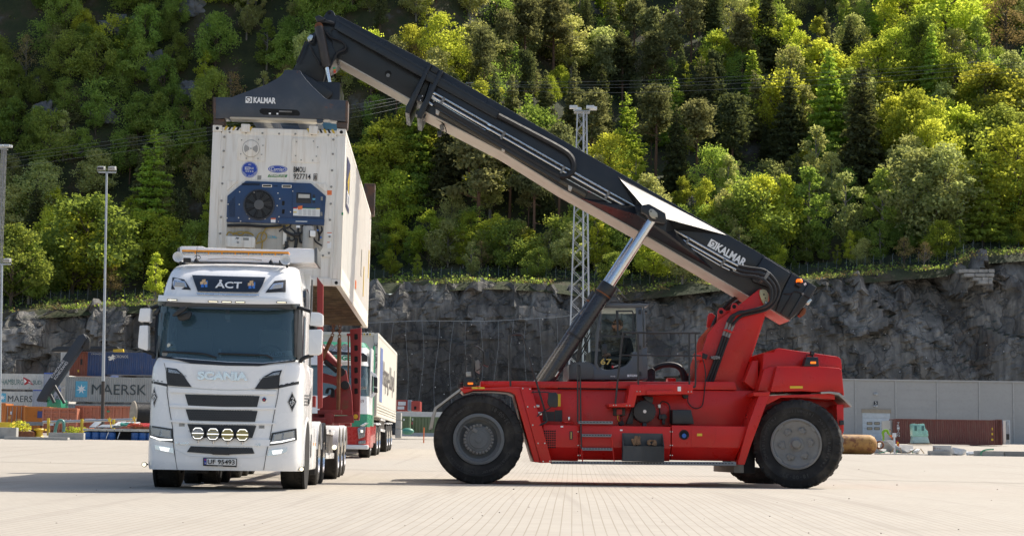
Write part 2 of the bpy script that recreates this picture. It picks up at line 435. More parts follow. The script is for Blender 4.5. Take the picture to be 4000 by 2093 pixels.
# ================================================================== TREES
def leaf_mat(name, col, tr, hue=.016, val=.3):
    m, nt, b = nmat(name); out = nt.nodes['Material Output']
    oi = nt.nodes.new('ShaderNodeObjectInfo'); gi = nt.nodes.new('ShaderNodeNewGeometry')
    hs = nt.nodes.new('ShaderNodeHueSaturation')
    a = nt.nodes.new('ShaderNodeMapRange'); a.inputs[3].default_value = .5 - hue; a.inputs[4].default_value = .5 + hue
    nt.links.new(oi.outputs['Random'], a.inputs[0]); nt.links.new(a.outputs[0], hs.inputs['Hue'])
    mul = nt.nodes.new('ShaderNodeMath'); mul.operation = 'MULTIPLY_ADD'; mul.inputs[1].default_value = 7.13; mul.inputs[2].default_value = .2
    nt.links.new(oi.outputs['Random'], mul.inputs[0]); fr = nt.nodes.new('ShaderNodeMath'); fr.operation = 'FRACT'; nt.links.new(mul.outputs[0], fr.inputs[0])
    v = nt.nodes.new('ShaderNodeMapRange'); v.inputs[3].default_value = 1 - val; v.inputs[4].default_value = 1 + val; nt.links.new(fr.outputs[0], v.inputs[0])
    v2 = nt.nodes.new('ShaderNodeMapRange'); v2.inputs[3].default_value = .75; v2.inputs[4].default_value = 1.25; nt.links.new(gi.outputs['Random Per Island'], v2.inputs[0])
    vm = nt.nodes.new('ShaderNodeMath'); vm.operation = 'MULTIPLY'; nt.links.new(v.outputs[0], vm.inputs[0]); nt.links.new(v2.outputs[0], vm.inputs[1])
    nt.links.new(vm.outputs[0], hs.inputs['Value']); hs.inputs['Color'].default_value = (*col,1)
    hs2 = nt.nodes.new('ShaderNodeHueSaturation'); hs2.inputs['Color'].default_value = (*tr,1)
    nt.links.new(a.outputs[0], hs2.inputs['Hue']); nt.links.new(vm.outputs[0], hs2.inputs['Value'])
    df = nt.nodes.new('ShaderNodeBsdfDiffuse'); tl = nt.nodes.new('ShaderNodeBsdfTranslucent'); ad = nt.nodes.new('ShaderNodeAddShader')
    nt.links.new(hs.outputs[0], df.inputs[0]); nt.links.new(hs2.outputs[0], tl.inputs[0])
    nt.links.new(df.outputs[0], ad.inputs[0]); nt.links.new(tl.outputs[0], ad.inputs[1]); nt.links.new(ad.outputs[0], out.inputs[0]); return m
M_bark = mat('bark',(.10,.075,.055),.9, var=.3); M_birchbark = mat('pale_bark',(.22,.20,.17),.9, var=.4); M_pinebark = mat('pine_bark',(.15,.085,.055),.9, var=.3)
LM = {
 'lime': leaf_mat('leaf_spring_yellow_green',(.165,.190,.034),(.360,.375,.040)),
 'green': leaf_mat('leaf_fresh_green',(.108,.145,.040),(.215,.265,.040)),
 'pale': leaf_mat('leaf_pale_green',(.180,.195,.085),(.310,.315,.090)),
 'dark': leaf_mat('needle_dark_green',(.060,.070,.034),(.062,.070,.020)),
 'olive': leaf_mat('needle_olive',(.105,.110,.052),(.125,.128,.042)),
 'larch': leaf_mat('needle_soft_green',(.120,.165,.036),(.250,.310,.036)),
 'brown': leaf_mat('twig_bronze',(.17,.13,.06),(.15,.11,.04)),
}
def leaf_quads(pts, size, rr, flat=0.0, long=1.0):
    """one small leaf-cluster face per point"""
    n = len(pts); P = np.array(pts, dtype=np.float64)
    rng = np.random.default_rng(rr)
    a = rng.normal(size=(n,3)); a[:,2] *= (1 - flat); a /= np.linalg.norm(a, axis=1)[:, None]
    b = rng.normal(size=(n,3)); b[:,2] *= (1 - flat); b -= a * (a * b).sum(1)[:, None]; b /= np.linalg.norm(b, axis=1)[:, None]
    s = size * rng.uniform(.55,1.25, size=(n,1))
    c1, c2 = a * s * long, b * s
    k = rng.uniform(.2,.5, size=(n,1))
    V = np.stack([P - c1, P - c2 * .8 + c1 * k, P + c1, P + c2 - c1 * k * .5],1).reshape(-1,3)
    return V
def crown_mesh(name, pts, size, m, rr, flat=0.0, long=1.0):
    V = leaf_quads(pts, size, rr, flat, long); n = len(V) // 4
    me = bpy.data.meshes.new(name); me.vertices.add(len(V)); me.vertices.foreach_set('co', V.ravel())
    me.loops.add(4 * n); me.loops.foreach_set('vertex_index', np.arange(4 * n)); me.polygons.add(n)
    me.polygons.foreach_set('loop_start', np.arange(0,4 * n,4)); me.polygons.foreach_set('loop_total', np.full(n,4))
    me.update(); me.validate(); me.materials.append(m); return me
def rv(rr): 
    while 1:
        v = Vector((rr.uniform(-1,1), rr.uniform(-1,1), rr.uniform(-1,1)))
        if .01 < v.length < 1: return v
def broadleaf(seed, H=1.0, W=.34, base=.22, lumps=26, n=3200, narrow=0.0, droop=0.0):
    """unit-height tree: lobes of leaves round branch ends, gaps between"""
    rr = random.Random(seed); tr = MB(); pts = []
    lean = rr.uniform(-.05,.05); top = Vector((lean, rr.uniform(-.04,.04),.8))
    tr.tube([(0,0,-.06),(lean * .3,0,.25),(lean * .7,0,.5), top],[.022,.018,.013,.005],6)
    L = []
    lumps = int(lumps * 1.7)
    for i in range(lumps):
        t = (i + rr.random()) / lumps; h = base + (1 - base) * t
        prof = math.sin(math.pi * (0.12 + .85 * ((h - base) / (1 - base)) ** (.75 + narrow))) ** .7
        r_ = W * prof * rr.uniform(.25,1.05); a = rr.uniform(0,2 * math.pi)
        c = Vector((lean * h + r_ * math.cos(a), r_ * math.sin(a), h * .95 - r_ * droop + rr.uniform(-.02,.03)))
        s = W * rr.uniform(.14,.36) * (1.05 - .35 * t); L.append((c, s))
        st = Vector((lean * h * .7,0, max(.12, h - .16 - r_ * .5))); mid = (st + c) * .5 + Vector((0,0,-.02))
        if i % 2 == 0: tr.tube([st, mid, c],[.008,.005,.0015],4)
    L.append((Vector((lean,0,.9)), W * .3)); rng = np.random.default_rng(seed)
    vol = sum(s ** 1.9 for c, s in L); out = []
    for c, s in L:
        k = max(6, int(n * s ** 1.9 / vol)); sq = np.array((rr.uniform(.8,1.25), rr.uniform(.8,1.25), rr.uniform(.5,1.1)))
        v = rng.normal(size=(k,3)); v /= np.linalg.norm(v, axis=1)[:, None]; v *= (rng.random((k,1)) ** .28) * (1 + .75 * rng.random((k,1)) ** 3)
        out.append(np.array(c) + v * sq * s)
    return tr, np.concatenate(out)
def conifer(seed, W=.17, base=.08, n=3200, tiers=20, droop=.3, sparse=0.0, pine=False):
    rr = random.Random(seed); tr = MB(); pts = []
    tr.tube([(0,0,-.05),(rr.uniform(-.01,.01),0,.5),(0,0,.98)],[.017,.011,.002],6)
    if pine:
        for i in range(22):
            h = base + (1 - base) * (i / 22) ** .85; a = rr.uniform(0,6.28); r_ = W * rr.uniform(.3,1) * (1.1 - .75 * (h - base) / (1 - base))
            c = Vector((r_ * math.cos(a), r_ * math.sin(a), h + .02)); s = rr.uniform(.045,.085)
            tr.tube([(0,0, h - .03), c],[.006,.002],4)
            v = np.random.default_rng(i).normal(size=(n // 22,3)) * .5; pts.append(np.array(c) + v * s * np.array((1.5,1.5,.75)))
        for i in range(7):
            h = rr.uniform(.2, base); a = rr.uniform(0,6.28); r_ = rr.uniform(.04,.12); tr.tube([(0,0, h),(r_ * math.cos(a), r_ * math.sin(a), h - .01)],[.004,.001],3)
        return tr, np.concatenate(pts)
    rng = np.random.default_rng(seed)
    for i in range(tiers):
        t = (i + .3 * rr.random()) / tiers; h = base + (1 - base) * t; rad = W * (1 - t) ** .85 * rr.uniform(.75,1.12) + .006
        nb = max(4, int(9 * (1 - t) + 4))
        for b in range(nb):
            if rr.random() < sparse: continue
            a = 2 * math.pi * (b + rr.random()) / nb; r2 = rad * rr.uniform(.65,1.15); dz = -droop * r2 * rr.uniform(.6,1.2)
            e = Vector((r2 * math.cos(a), r2 * math.sin(a), dz)); k = max(4, int(n * 1.9 * r2 / (tiers * 9 * W)))
            if b % 3 == 0: tr.tube([(0,0, h), Vector((0,0, h)) + e],[.003,.001],3)
            u = rng.random((k,1)) ** .6; sp = .026 * (1.15 - u) + .006; g = rng.normal(size=(k,3)) * sp * np.array((1,1,.5)); g[:,2:] -= .3 * u * droop * sp
            pts.append(np.array((0,0, h)) + np.array(e) * u + g)
    return tr, np.concatenate(pts)
PROTO = {}
def proto(kind, variants):
    PROTO[kind] = []
    for i,(gen, kw, leaf, lsize, bark, flat, long) in enumerate(variants):
        tr, pts = gen(seed=hash((kind, i)) % 1000 if False else (len(kind) * 31 + i * 7 + ord(kind[0])),**kw)
        PROTO[kind].append((tr.mesh('trunk',0,2, False), crown_mesh('crown', pts, lsize, LM[leaf], i + 11, flat, long), M_bark if bark == 0 else (M_birchbark if bark == 1 else M_pinebark)))
proto('round',[(broadleaf, dict(W=.42, lumps=30, n=7140), 'green',.0163,0,.1,1.1),(broadleaf, dict(W=.46, lumps=36, n=7480, base=.16), 'green',.0156,0,.1,1.1),(broadleaf, dict(W=.40, lumps=24, n=6120, base=.2), 'green',.0171,0,.1,1.1)])
proto('lime',[(broadleaf, dict(W=.42, lumps=30, n=6460), 'lime',.0163,0,.15,1.1),(broadleaf, dict(W=.36, lumps=26, n=5440, base=.26), 'lime',.0163,0,.15,1.1),(broadleaf, dict(W=.46, lumps=34, n=6800, base=.14), 'lime',.0156,0,.15,1.1)])
proto('pale',[(broadleaf, dict(W=.38, lumps=28, n=6120, narrow=.2), 'pale',.0163,1,.1,1.1),(broadleaf, dict(W=.44, lumps=30, n=6460, base=.18), 'pale',.0156,1,.1,1.1)])
proto('birch',[(broadleaf, dict(W=.24, lumps=24, n=4420, narrow=.35, droop=.5, base=.2), 'green',.0148,1,.0,1.2),(broadleaf, dict(W=.22, lumps=22, n=3910, narrow=.45, droop=.6, base=.26), 'lime',.0140,1,.0,1.2),(broadleaf, dict(W=.26, lumps=26, n=4420, narrow=.3, droop=.5, base=.22), 'pale',.0148,1,.0,1.2)])
proto('spruce',[(conifer, dict(W=.23, n=7140), 'dark',.0124,0,.3,1.6),(conifer, dict(W=.20, n=6460, tiers=24, droop=.45), 'dark',.0117,0,.3,1.6),(conifer, dict(W=.25, n=7140, tiers=18, droop=.25, sparse=.12), 'olive',.0124,0,.3,1.6)])
proto('pine',[(conifer, dict(W=.19, base=.42, n=4420, pine=True), 'olive',.0132,2,.0,1.4),(conifer, dict(W=.22, base=.5, n=4080, pine=True), 'olive',.0140,2,.0,1.4),(conifer, dict(W=.17, base=.34, n=4760, pine=True), 'dark',.0132,2,.0,1.4)])
proto('larch',[(conifer, dict(W=.25, n=6120, tiers=18, droop=.12, sparse=.1), 'larch',.0124,0,.4,1.5),(conifer, dict(W=.23, n=6120, tiers=16, droop=.3), 'larch',.0132,0,.4,1.5)])
proto('bare',[(broadleaf, dict(W=.34, lumps=40, n=1530, base=.3), 'brown',.0117,1,.0,1.2),(broadleaf, dict(W=.28, lumps=34, n=1870, base=.35), 'brown',.0109,0,.0,1.2)])
KN = {'round': ('broadleaf_tree', 'green broadleaf tree'), 'lime': ('broadleaf_tree', 'yellow-green broadleaf tree'), 'pale': ('willow_tree', 'pale bushy tree'),
      'birch': ('birch_tree', 'slender birch'), 'spruce': ('spruce_tree', 'dark spruce'), 'pine': ('pine_tree', 'olive pine'),
      'larch': ('larch_tree', 'feathery larch'), 'bare': ('bronze_tree', 'bronze-twigged tree')}
TREES = []
def plant(kind, px, py, h, var=None, rr=random, sx=1.0):
    """foot of the tree at a pixel of the slope, height in metres"""
    p = hit_hill(px, py)
    if p is None: return
    TREES.append((kind, p, h, rr.randrange(len(PROTO[kind])) if var is None else var, rr.uniform(0,6.28), px, py, sx))
# trees that stand out in the photograph: kind, foot pixel, height, width factor
for k, px, py, h, sx in (
    ('larch',2880,470,0,0),) if False else (
    ('larch',3240,640,27,1.15),('spruce',3370,760,30,1.2),('spruce',3085,660,23,1.15),('spruce',3320,330,17,1.1),
    ('lime',3580,690,19,1.1),('lime',3500,640,15,1.1),('lime',3690,230,20,1.35),('lime',3560,200,18,1.2),('bare',3930,260,18,1.3),('pale',3720,330,13,1.3),
    ('larch',3840,970,24,1.0),('pale',3560,980,21,1.25),('birch',3160,1000,19,1.1),('pale',3700,960,20,1.2),('birch',3450,990,18,1.0),('birch',3300,985,17,1.0),
    ('spruce',2555,560,15,1.0),('spruce',2740,540,20,1.0),('spruce',2780,520,18,.9),('larch',2640,580,17,1.2),('larch',2450,680,19,1.3),('spruce',2130,520,15,1.0),('spruce',2470,520,14,.9),
    ('pine',2050,320,20,1.1),('pine',2160,330,21,1.3),('pale',2230,300,15,1.2),('pale',2380,310,13,1.4),('pine',2540,300,17,1.0),('pine',2620,310,16,1.0),('pine',2700,250,18,1.0),('spruce',2790,190,18,1.1),
    ('lime',2800,330,13,1.2),('pine',2900,330,17,1.0),('lime',2950,230,13,1.2),('pale',1870,280,12,1.5),('lime',2100,80,13,1.3),('pale',1800,310,8,1.2),
    ('larch',1630,770,24,1.0),('spruce',1740,800,22,1.15),('pine',1865,975,27,1.25),('pine',1830,780,21,1.1),('birch',1915,850,17,1.2),('pine',2085,1010,26,.9),('pine',1990,860,22,1.0),('pine',2180,950,24,.9),
    ('lime',1430,800,15,1.2),('lime',1460,900,14,1.1),('lime',1600,690,15,1.2),('lime',1490,760,16,1.3),('lime',1560,770,15,1.2),('lime',1680,1050,12,1.2),('round',1985,1060,10.5,1.35),('round',2190,1060,11,1.3),('birch',1810,1060,9,1.1),('pale',1750,1050,10,1.1),('bare',1880,1070,7,1.1),('lime',1525,1090,6,1.0),
    ('larch',590,900,23,1.2),('lime',640,1100,14,1.2),('round',350,1150,20,1.35),('lime',280,1150,17,1.2),('spruce',130,1030,17,1.1),('spruce',705,1000,15,1.1),('pale',135,860,13,1.3),('pale',40,960,13,1.2),('bare',190,960,11,1.2),('lime',215,950,12,.9),
    ('lime',560,1110,16,1.2),('birch',110,1190,13,1.2),('bare',470,1130,13,.8),('round',40,1200,16,1.2),('round',760,1100,13,1.0),('pale',370,800,12,1.2),('lime',230,20,10,1.2),('lime',330,170,8,1.0),('pale',210,220,8,1.3),
    ('spruce',2350,560,19,1.0),('spruce',2240,640,20,1.0),('pine',2310,700,19,1.1),('pine',2560,700,20,1.2),('spruce',2640,760,19,1.1),('pine',2720,740,19,1.2),('spruce',2820,640,20,1.1),('pine',2860,720,20,1.2),('spruce',2950,560,18,1.0),('larch',2060,620,15,1.2),('spruce',2000,560,16,1.0),('pine',2430,430,18,1.1),('pine',2560,420,18,1.1),('spruce',2660,420,16,.9),('pine',2360,420,17,1.0),('larch',2940,430,15,1.2),('lime',3060,540,16,1.2),('lime',3200,420,16,1.2),('lime',3440,420,16,1.3),('lime',3850,560,18,1.3),('pale',3950,480,16,1.3),('birch',2330,1075,15,1.0),('birch',2520,1080,17,1.0),('round',2440,1070,11,1.2),('birch',2660,1060,14,1.0),('round',2920,1020,16,1.2),('lime',2980,1010,17,1.0),('birch',3060,1010,18,1.0),('lime',3960,900,22,1.3),('lime',3760,700,16,1.3),('round',3900,760,19,1.3)):
    plant(k, px, py, h, sx=sx * .92)
rt = random.Random(21)
def free(px, py, rad):
    return all(((px - t[5]) / rad) ** 2 + ((py - t[6]) / (rad * .62)) ** 2 > 1 for t in TREES)
for step in range(7500):
    if len(TREES) >= 430: break
    px = rt.uniform(-40,4040); py = rt.uniform(-190, lerp(CT, px) - 25)
    left = px < 1350 + (py > 700) * -200 and py < 760 - px * .15 + 200
    if left and px < 1300 and py < 720:
        kind = rt.choices(['round', 'birch', 'round', 'pale', 'lime', 'bare'],[6,2,3,.7,.5,1.0])[0]; h = rt.uniform(8,14)
    elif px > 2700 and px > 3900 - py * 1.2 - 600 and px > 3000:
        kind = rt.choices(['lime', 'pale', 'round', 'birch', 'larch', 'spruce'],[4.5,3,2,2.5,1,1])[0]; h = rt.uniform(11,18)
    elif 1650 < px < 3000 and py < 800:
        kind = rt.choices(['pine', 'spruce', 'lime', 'pale', 'round', 'birch', 'larch'],[4.5,5,1.6,1.6,.6,.8,2])[0]; h = rt.uniform(12,19)
    else:
        kind = rt.choices(['round', 'lime', 'pale', 'birch', 'pine', 'spruce', 'bare'],[3,3,2.5,2,1.5,.6,.6])[0]; h = rt.uniform(8,15)
    if py > lerp(CT, px) - 90: h *= .6
    if not free(px, py,70): continue
    if any(abs(px - t[5]) < 60 and t[6] < py < t[6] + 120 and t[2] > 14 for t in TREES[:116]): h = min(h,8)
    plant(kind, px, py, h * (1.25 if kind in ('spruce', 'pine', 'larch') else 1.05), None, rt, rt.uniform(.72,1.0))
for k in range(900):
    if len(TREES) >= 500: break
    px = rt.uniform(-40,4040); py = lerp(CT, px) - rt.uniform(12,105); kind = rt.choices(['round', 'lime', 'birch', 'pale', 'bare'],[3,2,3,1.5,.8])[0]
    if free(px, py,46): plant(kind, px, py, rt.uniform(5,11), None, rt, rt.uniform(.9,1.2))
# what tells one tree from the next: its kind and its place on the slope
def zone(px):
    for lim, s in ((420, 'left of lamp post'),(830, 'between lamp post and container'),(1380, 'behind lifted container'),(1900, 'between container and boom'),(2330, 'around floodlight mast'),(2850, 'above boom middle'),(3300, 'above boom foot'),(9999, 'at far right')):
        if px < lim: return s
def row_(px, py):
    t = lerp(CT, px) - py
    return 'by the cliff-top fence' if t < 130 else 'low on slope' if t < 380 else 'on mid slope' if t < 700 else 'high on slope' if t < 980 else 'at top edge'
ORD = ['leftmost', 'second', 'third', 'fourth', 'fifth', 'sixth', 'seventh', 'eighth', 'ninth', 'tenth', 'eleventh', 'twelfth', 'thirteenth', 'fourteenth', 'fifteenth', 'sixteenth', 'seventeenth', 'eighteenth']
cnt = {}
for t in TREES: cnt.setdefault((t[0], zone(t[5]), row_(t[5], t[6])),[]).append(t[5])
for kind, p, h, var, rot, px, py, sx in TREES:
    key = (kind, zone(px), row_(px, py)); k = sorted(cnt[key]).index(px); n = len(cnt[key])
    lab = KN[kind][1] + ' ' + row_(px, py) + ' ' + zone(px) + ('' if n == 1 else ', leftmost there' if k == 0 else ', ' + ORD[min(k,17)] + ' from left')
    e = thing(KN[kind][0], lab, 'tree', group='trees on the hillside', loc=p)
    e.rotation_euler = (0,0, rot); e.scale = (h * sx, h * sx, h)
    tm, cm, bk = PROTO[kind][var]
    link('trunk', tm, bk, e); link('crown', cm, None, e)
# undergrowth on the slope and more woodland beyond the trees one can pick out
us = random.Random(9); PT = {'green': [], 'olive': [], 'brown': []}
for k in range(15000):
    x = us.uniform(-185,195); edge = k % 3 == 0; y = YC + 6.5 + (us.random() ** 1.5 * 18 - 2 if edge else us.random() ** .8 * 190)
    if abs(x) > y * .42 + 10: continue
    z = hill_z(x, y); dens = fb((x / 7, y / 7,9),3)
    if dens < (-.05 if edge else -.25): continue
    s = us.uniform(.35,1.0) * (1 + max(0, dens)) if edge else us.uniform(.5,1.7)
    L = PT[us.choices(['green', 'olive', 'brown'],[1,2.2,.8])[0] if edge else 'green']
    for _ in range(8): v = rv(us); L.append(Vector((x + v.x * s * 1.2, y + v.y * s * 1.2, z + abs(v.z) * s * (1 + .5 * dens))))
for lk, nm, lab in (('green', 'undergrowth', 'low green shrubs and saplings covering the hillside'),('olive', 'scrub', 'olive heath and scrub growing along the cliff edge'),('brown', 'dry_scrub', 'brown dry twigs and bracken along the cliff edge')):
    tag(link(nm, crown_mesh(nm, PT[lk],.24 if lk == 'green' else .19, LM[lk],5)), lab, 'undergrowth', kind='stuff')
def wood(name, leafkey, kinds, n, seed, label):
    r_ = random.Random(seed); V = []
    for k in range(n * 30):
        if len(V) >= n: break
        px = r_.uniform(-500,4500); py = r_.uniform(-330, lerp(CT, min(max(px,0),4000)) - 40)
        inside = -40 < px < 4040 and py > -190
        if inside and r_.random() > .30: continue
        q = hit_hill(px, py)
        if q is None: continue
        kd, vi = r_.choice(kinds); h = r_.uniform(9,15) * (.8 if inside else 1)
        me = PROTO[kd][vi][1]; a = np.empty(len(me.vertices) * 3); me.vertices.foreach_get('co', a); a = a.reshape(-1,4,3)[::3].reshape(-1,3)
        th = r_.uniform(0,6.28); c, s = math.cos(th), math.sin(th)
        V.append(np.stack([(a[:,0] * c - a[:,1] * s) * h * 1.15 + q.x,(a[:,0] * s + a[:,1] * c) * h * 1.15 + q.y, a[:,2] * h + q.z],1))
    V = np.concatenate(V); m = len(V) // 4
    me = bpy.data.meshes.new(name); me.vertices.add(len(V)); me.vertices.foreach_set('co', V.ravel()); me.loops.add(4 * m); me.loops.foreach_set('vertex_index', np.arange(4 * m))
    me.polygons.add(m); me.polygons.foreach_set('loop_start', np.arange(0,4 * m,4)); me.polygons.foreach_set('loop_total', np.full(m,4)); me.update(); me.materials.append(LM[leafkey])
    tag(link(name, me), label, 'woodland', kind='stuff')
wood('woodland', 'green',[('round',0),('round',1),('round',2)],150,31, 'mass of green broadleaf woodland filling in between the trees')
wood('woodland', 'lime',[('lime',0),('birch',1)],60,32, 'mass of yellow-green spring woodland filling in between the trees')
wood('woodland', 'olive',[('pine',0),('spruce',2)],50,33, 'mass of olive conifers filling in between the trees')
# ================================================================== REACH STACKER
M_red = mat('red_machine_paint',(.56,.013,.008),.34, var=.10, scale=.9, dirt=(.42,.03,.02), dirt_amt=.4, coat=.12, spec=.35)
M_char = mat('charcoal_machine_paint',(.016,.018,.021),.36, var=.15, scale=.8, dirt=(.040,.038,.036), dirt_amt=.35, coat=.1, bmp=.02, spec=.4)
M_cabgrey = mat('grey_cab_paint',(.080,.088,.100),.4, var=.1, coat=.2)
M_black = mat('black_rubber',(.012,.012,.013),.6, var=.2)
M_blackp = mat('black_plastic',(.018,.019,.021),.42, var=.15)
M_tyre = mat('tyre_rubber',(.022,.021,.020),.75, var=.3, scale=3, dirt=(.095,.085,.07), dirt_amt=.7, bmp=.25, spec=.3)
M_tyremark = mat('tyre_moulding',(.036,.034,.032),.7)
M_rim = mat('grey_rim_paint',(.125,.132,.135),.5, var=.15, dirt=(.06,.055,.045), dirt_amt=.5)
M_rimr = mat('silver_grey_rim_paint',(.20,.195,.185),.5,.1, var=.15, dirt=(.10,.08,.05), dirt_amt=.6)
M_steel = mat('bright_steel',(.72,.72,.72),.22,1.0, var=.05)
M_pipe = mat('zinc_pipe',(.60,.60,.58),.28,1.0, var=.08)
M_step = mat('grating_grey',(.22,.23,.24),.6,.3)
M_white = mat('white_print',(.80,.80,.78),.5, var=.03)
M_yel = mat('yellow_sticker',(.72,.50,.03),.5)
M_gold = mat('gold_print',(.50,.36,.10),.4,.3)
M_amber = emit('amber_lamp',(1.0,.20,.01),.55)
M_dark = mat('dark_recess',(.008,.008,.008),.9, var=.1)
M_cabglass = glass('cab_glass',(.84,.90,.88),.09)
M_skin = mat('skin',(.48,.27,.19),.55, var=.08)
M_darkcloth = mat('dark_work_shirt',(.022,.024,.028),.9, var=.2)
M_brown = mat('dirty_leather',(.22,.13,.07),.9, var=.4, scale=12)
M_rust = mat('rusty_steel',(.20,.075,.03),.85, var=.5, scale=6, bmp=.3)
M_flap = mat('bare_sheet_metal',(.40,.38,.35),.42,.7, var=.2, dirt=(.2,.18,.15))
YAW = 2.4
pw = at_y(1870,1709,35.5); sy, cy_ = math.sin(R(YAW)), math.cos(R(YAW))
S = Frame((pw.x - 2.05 * sy, pw.y + 2.05 * cy_, gz(36) + .0), YAW)
def SP(px, py, y): return S.px(px, py, y=y)
def sxz(pts, y): return S.xz(pts, y)
stk = thing('reach_stacker', 'large red reach stacker with long black boom holding the white container', 'reach stacker', S)
def sp(name, pts, y0, y1, m, bevel=.015, label=None, par=None):
    mb = MB(); mb.prism(sxz(pts, y0), y0, y1); return part(name, mb, m, par or stk, bevel, None, label)
def arc_text(s, r, a0, a1, size, m, parent, y, flip=False):
    """letters set on a circle in the xz plane, joined"""
    n = len(s); mbv = MB()
    for i, ch in enumerate(s):
        if ch == ' ': continue
        a = a0 + (a1 - a0) * (i / max(1, n - 1))
        t = text(ch, size, m, None,(0,0,0), depth=.006, bold=.004); me = t.data
        M = Matrix.Rotation(-a,4, 'Y') @ Matrix.Translation((r,0,0)) @ Matrix.Rotation(R(90 if flip else -90),4, 'Y') @ Matrix.Rotation(R(90),4, 'X')
        M = Matrix.Translation((0, y,0)) @ M
        mbv.add([M @ v.co for v in me.vertices],[tuple(p.vertices) for p in me.polygons]); bpy.data.objects.remove(t, do_unlink=True)
    o = part('lettering', mbv, m, parent,0, False, fix=False); o['kind'] = 'stuff'; return o
def big_tyre(rad, width):
    mb = MB(); w = width
    prof = [(rad * .56,0.02),(rad * .60,.0),(rad * .66,-.012),(rad * .80,-.02),(rad * .815,-.03),(rad * .83,-.02),(rad * .93,.0),(rad * .965,.02),(rad * .985,.06),(rad * .99, w / 2),(rad * .985, w - .06),(rad * .965, w - .02),(rad * .8, w + .02),(rad * .56, w - .02),(rad * .56,.02)]
    mb.lathe(prof, n=96)
    n = 30
    for k in range(n):
        for side in (0,1):
            a = 2 * math.pi * (k + .5 * side) / n
            M = Matrix.Rotation(-a,4, 'Y')
            y0, y1 = (.015, w * .50) if side == 0 else (w * .50, w - .015)
            tw = .055
            vs = []
            for (yy, rr_, hw) in ((y0, rad * .975, tw),(y0 + .05, rad * 1.0, tw * .9),(y1, rad * 1.0, tw * .75),(y1, rad * .975, tw * .75)):
                for q in (-1,1): vs.append(M @ Vector((rr_, yy, q * hw)))
            fs = [(0,1,3,2),(2,3,5,4),(4,5,7,6),(0,2,4,6),(1,7,5,3)]
            mb.add(vs, fs)
            # shoulder rib running down the sidewall
            if side == 0:
                vs = [M @ Vector(p) for p in ((rad * .975,.004,-.03),(rad * .975,.004,.03),(rad * .885,-.012,.016),(rad * .885,-.012,-.016),(rad * .96,-.016,-.018),(rad * .96,-.016,.018),(rad * .89,-.022,.010),(rad * .89,-.022,-.010))]
                mb.add(vs,[(4,5,6,7),(0,4,7,3),(1,2,6,5),(3,7,6,2),(0,1,5,4)])
    return mb
TY_F = big_tyre(.93,.50).mesh('tyre',0,2, True)
def wheel_front(pos, detail):
    t = link('tyre', TY_F, M_tyre, stk); t.location = pos
    if not detail: return
    r = MB(); r.lathe([(.53,.06),(.528,-.02),(.50,-.035),(.46,-.03),(.445,.01),(.43,.03),(.40,.05),(.40,.17),(.30,.20),(.0,.20)], n=64); part('rim', r, M_rim, t,0, True)
    h = MB(); h.lathe([(.285,.2),(.285,.06),(.265,.045),(.20,.045),(.19,.035),(.08,.03),(.075,.02),(.0,.02)], n=48); hub = part('hub', h, M_rim, t,0, True)
    for k in range(26):
        if k in (5,): continue
        a = 2 * math.pi * k / 26; M = Matrix.Rotation(-a,4, 'Y')
        b = MB(); b.box((.285,.05,0),(.055,.06,.052), M); b.cyl(M @ Vector((.287,.02,0)), M @ Vector((.287,.0,0)),.012, n=6); part('rim_clamp', b, M_rimr, t,.006)
    v = MB(); v.box((-.17,.02,.10),(.10,.06,.07), Matrix.Rotation(R(35),4, 'Y')); v.tube([(-.2,.02,.18),(-.28,.03,.25),(-.32,.02,.26)],.018,6); part('valve', v, M_rimr, t,.005)
    arc_text('ContainerMaster',.685, R(-25), R(-82),.10, M_tyremark, t,-.026, True)
    arc_text('Continental',.685, R(-100), R(-148),.10, M_tyremark, t,-.026, True)
    arc_text('Containermaster',.685, R(165), R(105),.095, M_tyremark, t,-.026)
    arc_text('18.00-33',.685, R(66), R(30),.11, M_tyremark, t,-.026)
fw = SP(1870,1709,-2.05); rw = SP(3110.5,1738,-2.02)
fz = .93 - .012; 
wheel_front((fw.x,-2.05, fz), True); wheel_front((fw.x,-1.46, fz), False); wheel_front((fw.x,.96, fz), False); wheel_front((fw.x,1.55, fz), False)
ax = MB(); ax.cyl((fw.x,-1.9, fz),(fw.x,1.9, fz),.24, n=20); part('front_axle', ax, M_dark, stk)
